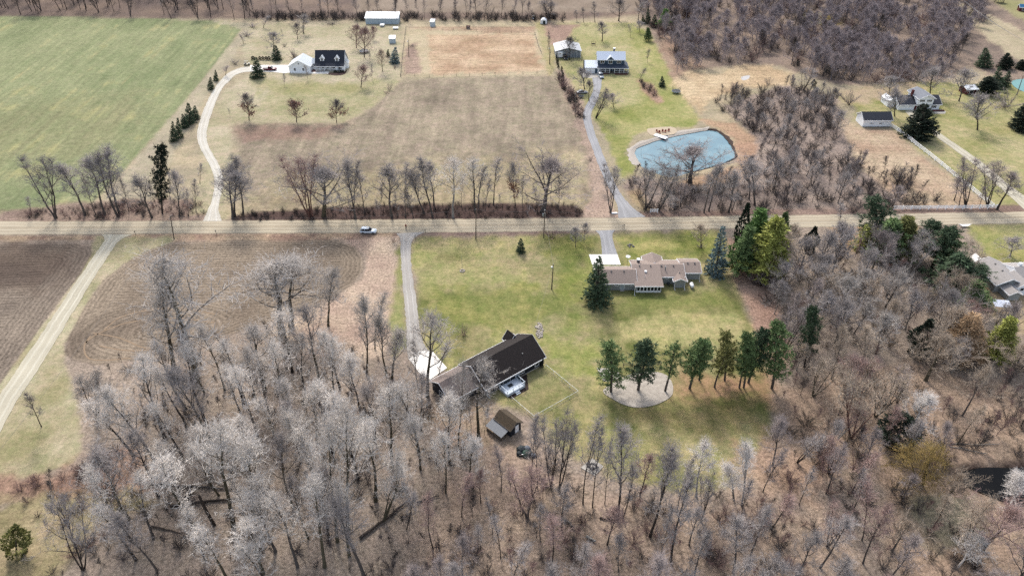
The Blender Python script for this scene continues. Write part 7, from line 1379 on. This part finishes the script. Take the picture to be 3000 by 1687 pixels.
def tramp(loc, label, r, net, name='trampoline'):
    o = thing(name, label, 'trampoline', loc); n = 16; ring = [(r * math.cos(2 * math.pi * k / n), r * math.sin(2 * math.pi * k / n), .85) for k in range(n + 1)]
    b = MB(); b.tube(ring, [.14] * (n + 1), 5, 0, False); b.build('pad_ring', mat('pale blue pad', S(150, 170, 184), 0.6, 0.1), o); b = MB(); b.lathe([(r - .2, .84), (r - .2, .86)], n); b.build('jumping_mat', M_DKMET, o)
    for k in range(8): a = k * math.pi / 4; b = MB(); b.tube([(r * math.cos(a), r * math.sin(a), 0), (r * math.cos(a), r * math.sin(a), 2.7 if net else .8)], [.035, .035], 4); b.build('leg', M_GALV, o)
    if net:
        b = MB()
        for k in range(48): a = k * math.pi / 24; b.tube([(r * math.cos(a), r * math.sin(a), .95), (r * math.cos(a), r * math.sin(a), 2.65)], [.01, .01], 3, 0, False)
        for z in (1.4, 1.9, 2.4, 2.65): b.tube([(r * math.cos(2 * math.pi * k / n), r * math.sin(2 * math.pi * k / n), z) for k in range(n + 1)], [.012] * (n + 1), 3, 0, False)
        b.build('safety_net', M_DKMET, o)
tramp(G(1980, 273), 'netted trampoline at the reed edge of blue house lawn', 1.7, True); tramp(G(1067, 155), 'pale-rimmed trampoline under the pink tree', 2.0, False)
# ------------------------------------------------------------ yard odds and ends
sw = thing('swing_bench', 'brown garden swing frame on lawn behind blue house', 'swing', G(1738, 134), 0)
for x in (-1.0, 1.0): b = MB(); b.tube([(x, -.7, 0), (x, 0, 1.9), (x, .7, 0)], [.05, .05, .05], 4); b.build('frame_leg', M_RED, sw)
part(sw, 'top_bar', M_RED, (-1.05, 1.05, -.05, .05, 1.9, 2.0)); part(sw, 'seat', M_WOODG, (-.75, .75, -.3, .25, .5, .56)); part(sw, 'backrest', M_WOODG, (-.75, .75, .26, .32, .57, 1.05))
gt = thing('garden_gate', 'low wooden garden frame left of the blue house garage', 'garden frame', G(1694, 181), R(-3)); 
for k in range(5): part(gt, 'picket', M_WOODG, (k * .5, k * .5 + .07, 0, .05, 0, 1.0))
part(gt, 'rail', M_WOODG, (-.1, 2.2, .055, .1, .75, .83)); part(gt, 'rail', M_WOODG, (-.1, 2.2, .055, .1, .3, .38))
rp_ = random.Random(3)
def heap(name, label, cat, loc, n, rx, ry, m, s0, s1, h=.25):
    o = thing(name, label, cat, loc)
    for k in range(n):
        a = rp_.uniform(0, 6.28); q = math.sqrt(rp_.random()); s_ = rp_.uniform(s0, s1); b = MB(); x, y = rx * q * math.cos(a), ry * q * math.sin(a)
        b.lathe([(s_ * .8, 0), (s_, s_ * .35), (s_ * .7, s_ * .8), (s_ * .2, s_ * .95)], 6, 0, (x, y, h * (1 - q) * rp_.random())); b.build('stone', m, o)
heap('stone_bed', 'oblong bed of pale stones behind the navy house', 'stone bed', G(1580, 968), 90, .9, 3.0, M_STONE, .13, .3); heap('stone_ring', 'ring of stones on the grass north of ranch house', 'stone ring', G(1849, 720), 14, 1.2, .8, M_CHIM, .2, .35)
for b_, lb in (((1520, 1333), 'heap of grey tarp and junk at the wood edge'),):
    o = thing('junk_pile', lb, 'junk pile', G(1540, 1325)); 
    for k in range(9):
        b = MB(); s_ = rp_.uniform(.5, 1.0); b.lathe([(s_, 0), (s_ * 1.05, s_ * .4), (s_ * .7, s_ * .9), (s_ * .15, s_ * 1.1)], 7, 0, (rp_.gauss(0, .9), rp_.gauss(0, .6), 0)); b.build('tarp_bundle', [mat('grey tarp', S(108, 114, 124), 0.5, 0.2, 4), mat('dark tarp', S(50, 58, 62), 0.6, 0.2, 4), mat('green tarp', S(54, 84, 72), 0.6, 0.2, 4)][k % 3], o)
    for k in range(5): part(o, 'board', M_TRIM if k % 2 else M_WOODG, (-1.2 + k * .4, -.4 + k * .4, -1.1 + .1 * k, -1.0 + .1 * k, .5 + .1 * k, .53 + .1 * k))
o = thing('fire_ring', 'dark stone fire ring on the pale slab', 'fire pit', G(1736, 1366, .12))
for k in range(11): a = k * .571; b = MB(); b.lathe([(.17, 0), (.19, .12), (.1, .24)], 6, 0, (.7 * math.cos(a), .7 * math.sin(a), 0)); b.build('stone', M_DKMET, o)
for i, (x, y, rz) in enumerate([(1722, 1362, 60), (1750, 1372, 240), (1736, 1380, 150)]):
    o = thing('patio_chair', f'{ORD[i]} dark patio chair round the fire ring', 'chair', G(x, y, .12), R(rz)); part(o, 'seat', M_DKMET, (-.25, .25, -.25, .25, .4, .45)); part(o, 'backrest', M_DKMET, (-.25, .25, -.3, -.255, .46, .95))
    for x_ in (-.23, .19):
        for y_ in (-.23, .19): part(o, 'leg', M_DKMET, (x_, x_ + .04, y_, y_ + .04, 0, .395))
# fallen logs
def log_(a, c_, r, label, m=B_DARK):
    a, c_ = G(*a), G(*c_); p0 = a; v = c_ - a; n = 6; pts = [Vector((0, 0, r)) + v * (i / n) + Vector((rp_.gauss(0, .1), rp_.gauss(0, .1), rp_.uniform(0, .15))) for i in range(n + 1)]
    b = MB(); b.tube(pts, [r * (1 - .5 * i / n) for i in range(n + 1)], 7); o = thing('fallen_log', label, 'log', p0, 0, 'fallen trunks in the woods'); b.build('trunk', m, o, True)
    for k in range(4):
        i = rp_.randrange(2, n); d = Vector((rp_.gauss(0, 1), rp_.gauss(0, 1), rp_.uniform(.1, .8))).normalized(); b = MB(); b.tube([pts[i], pts[i] + d * rp_.uniform(.8, 2)], [r * .3, .02], 4, 0, False, True); b.build('branch', m, o)
log_(zl((1060, 790)), zl((1850, 830)), .26, 'upper long grey log across the lower left wood', B_GREY); log_(zl((1230, 950)), zl((1850, 880)), .3, 'lower dark log across the lower left wood'); log_(zl((1090, 1090)), zl((1320, 1145)), .18, 'short dark log left of the thick leaning tree')
log_(zc((0, 885)), zc((230, 825)), .3, 'pale log end right of the long fallen trunks', B_GREY); log_(zc((870, 1190)), zc((1280, 870)), .3, 'dark slanting log below the mossy forked tree'); log_(zc((1290, 920)), zc((1450, 870)), .2, 'thin log right of the slanting one', B_GREY); log_(zm((940, 1115)), zm((1030, 1150)), .3, 'pale short log at the bottom centre wood', B_PALE); log_(zm((760, 960)), zm((840, 1040)), .3, 'broken stub log under the lawn edge trees', B_GREY); log_(zm((1060, 940)), zm((1200, 970)), .2, 'thin fallen stem at foot of feathery tree')
log_(zi((770, 1370)), zi((900, 1375)), .16, 'thin dark log at the left wood edge'); log_(zb((1430, 570)), zb((1760, 575)), .12, 'white fallen birch pole beside the dark pond', B_PALE); log_(zb((1440, 590)), zb((1690, 640)), .1, 'second white fallen birch pole near dark pond', B_PALE)
# hammock frame by the road at right
hm = thing('hammock', 'white boat-shaped hammock on a curved stand by the road', 'hammock', G(2824, 664), 0); b = MB(); b.tube([(-1.9, 0, .9), (-1.2, 0, .3), (0, 0, .08), (1.2, 0, .3), (1.9, 0, .9)], [.06] * 5, 5); b.build('stand', M_FENCE, hm)
b = MB(); loft(b, [[(x, -w_, z), (x, 0, z - .12), (x, w_, z), (x, 0, z - .08)] for x, w_, z in ((-1.7, .05, .85), (-.9, .45, .55), (0, .55, .45), (.9, .45, .55), (1.7, .05, .85))]); b.build('sling', M_TRIM, hm)
b = MB(); b.box(-.9, .9, -.3, .3, 0, .35); o = b.build('white_barrel', M_TRIM, None, False, .08); o.location = G(1800, 626); tag(o, 'white bundle lying at the foot of the lone drive tree', 'bundle')
st_ = thing('dish_antenna', 'white dish and mast standing at the ranch house corner', 'antenna', (31.0, 152.6, 0)); b = MB(); b.tube([(0, 0, 0), (0, 0, 3.2)], [.04, .04], 6); b.build('mast', M_GALV, st_); b = MB(); b.lathe([(.05, 3.2), (.5, 3.35), (.62, 3.55)], 12); b.build('dish', M_TRIM, st_)
# the air is clear enough that no haze is built
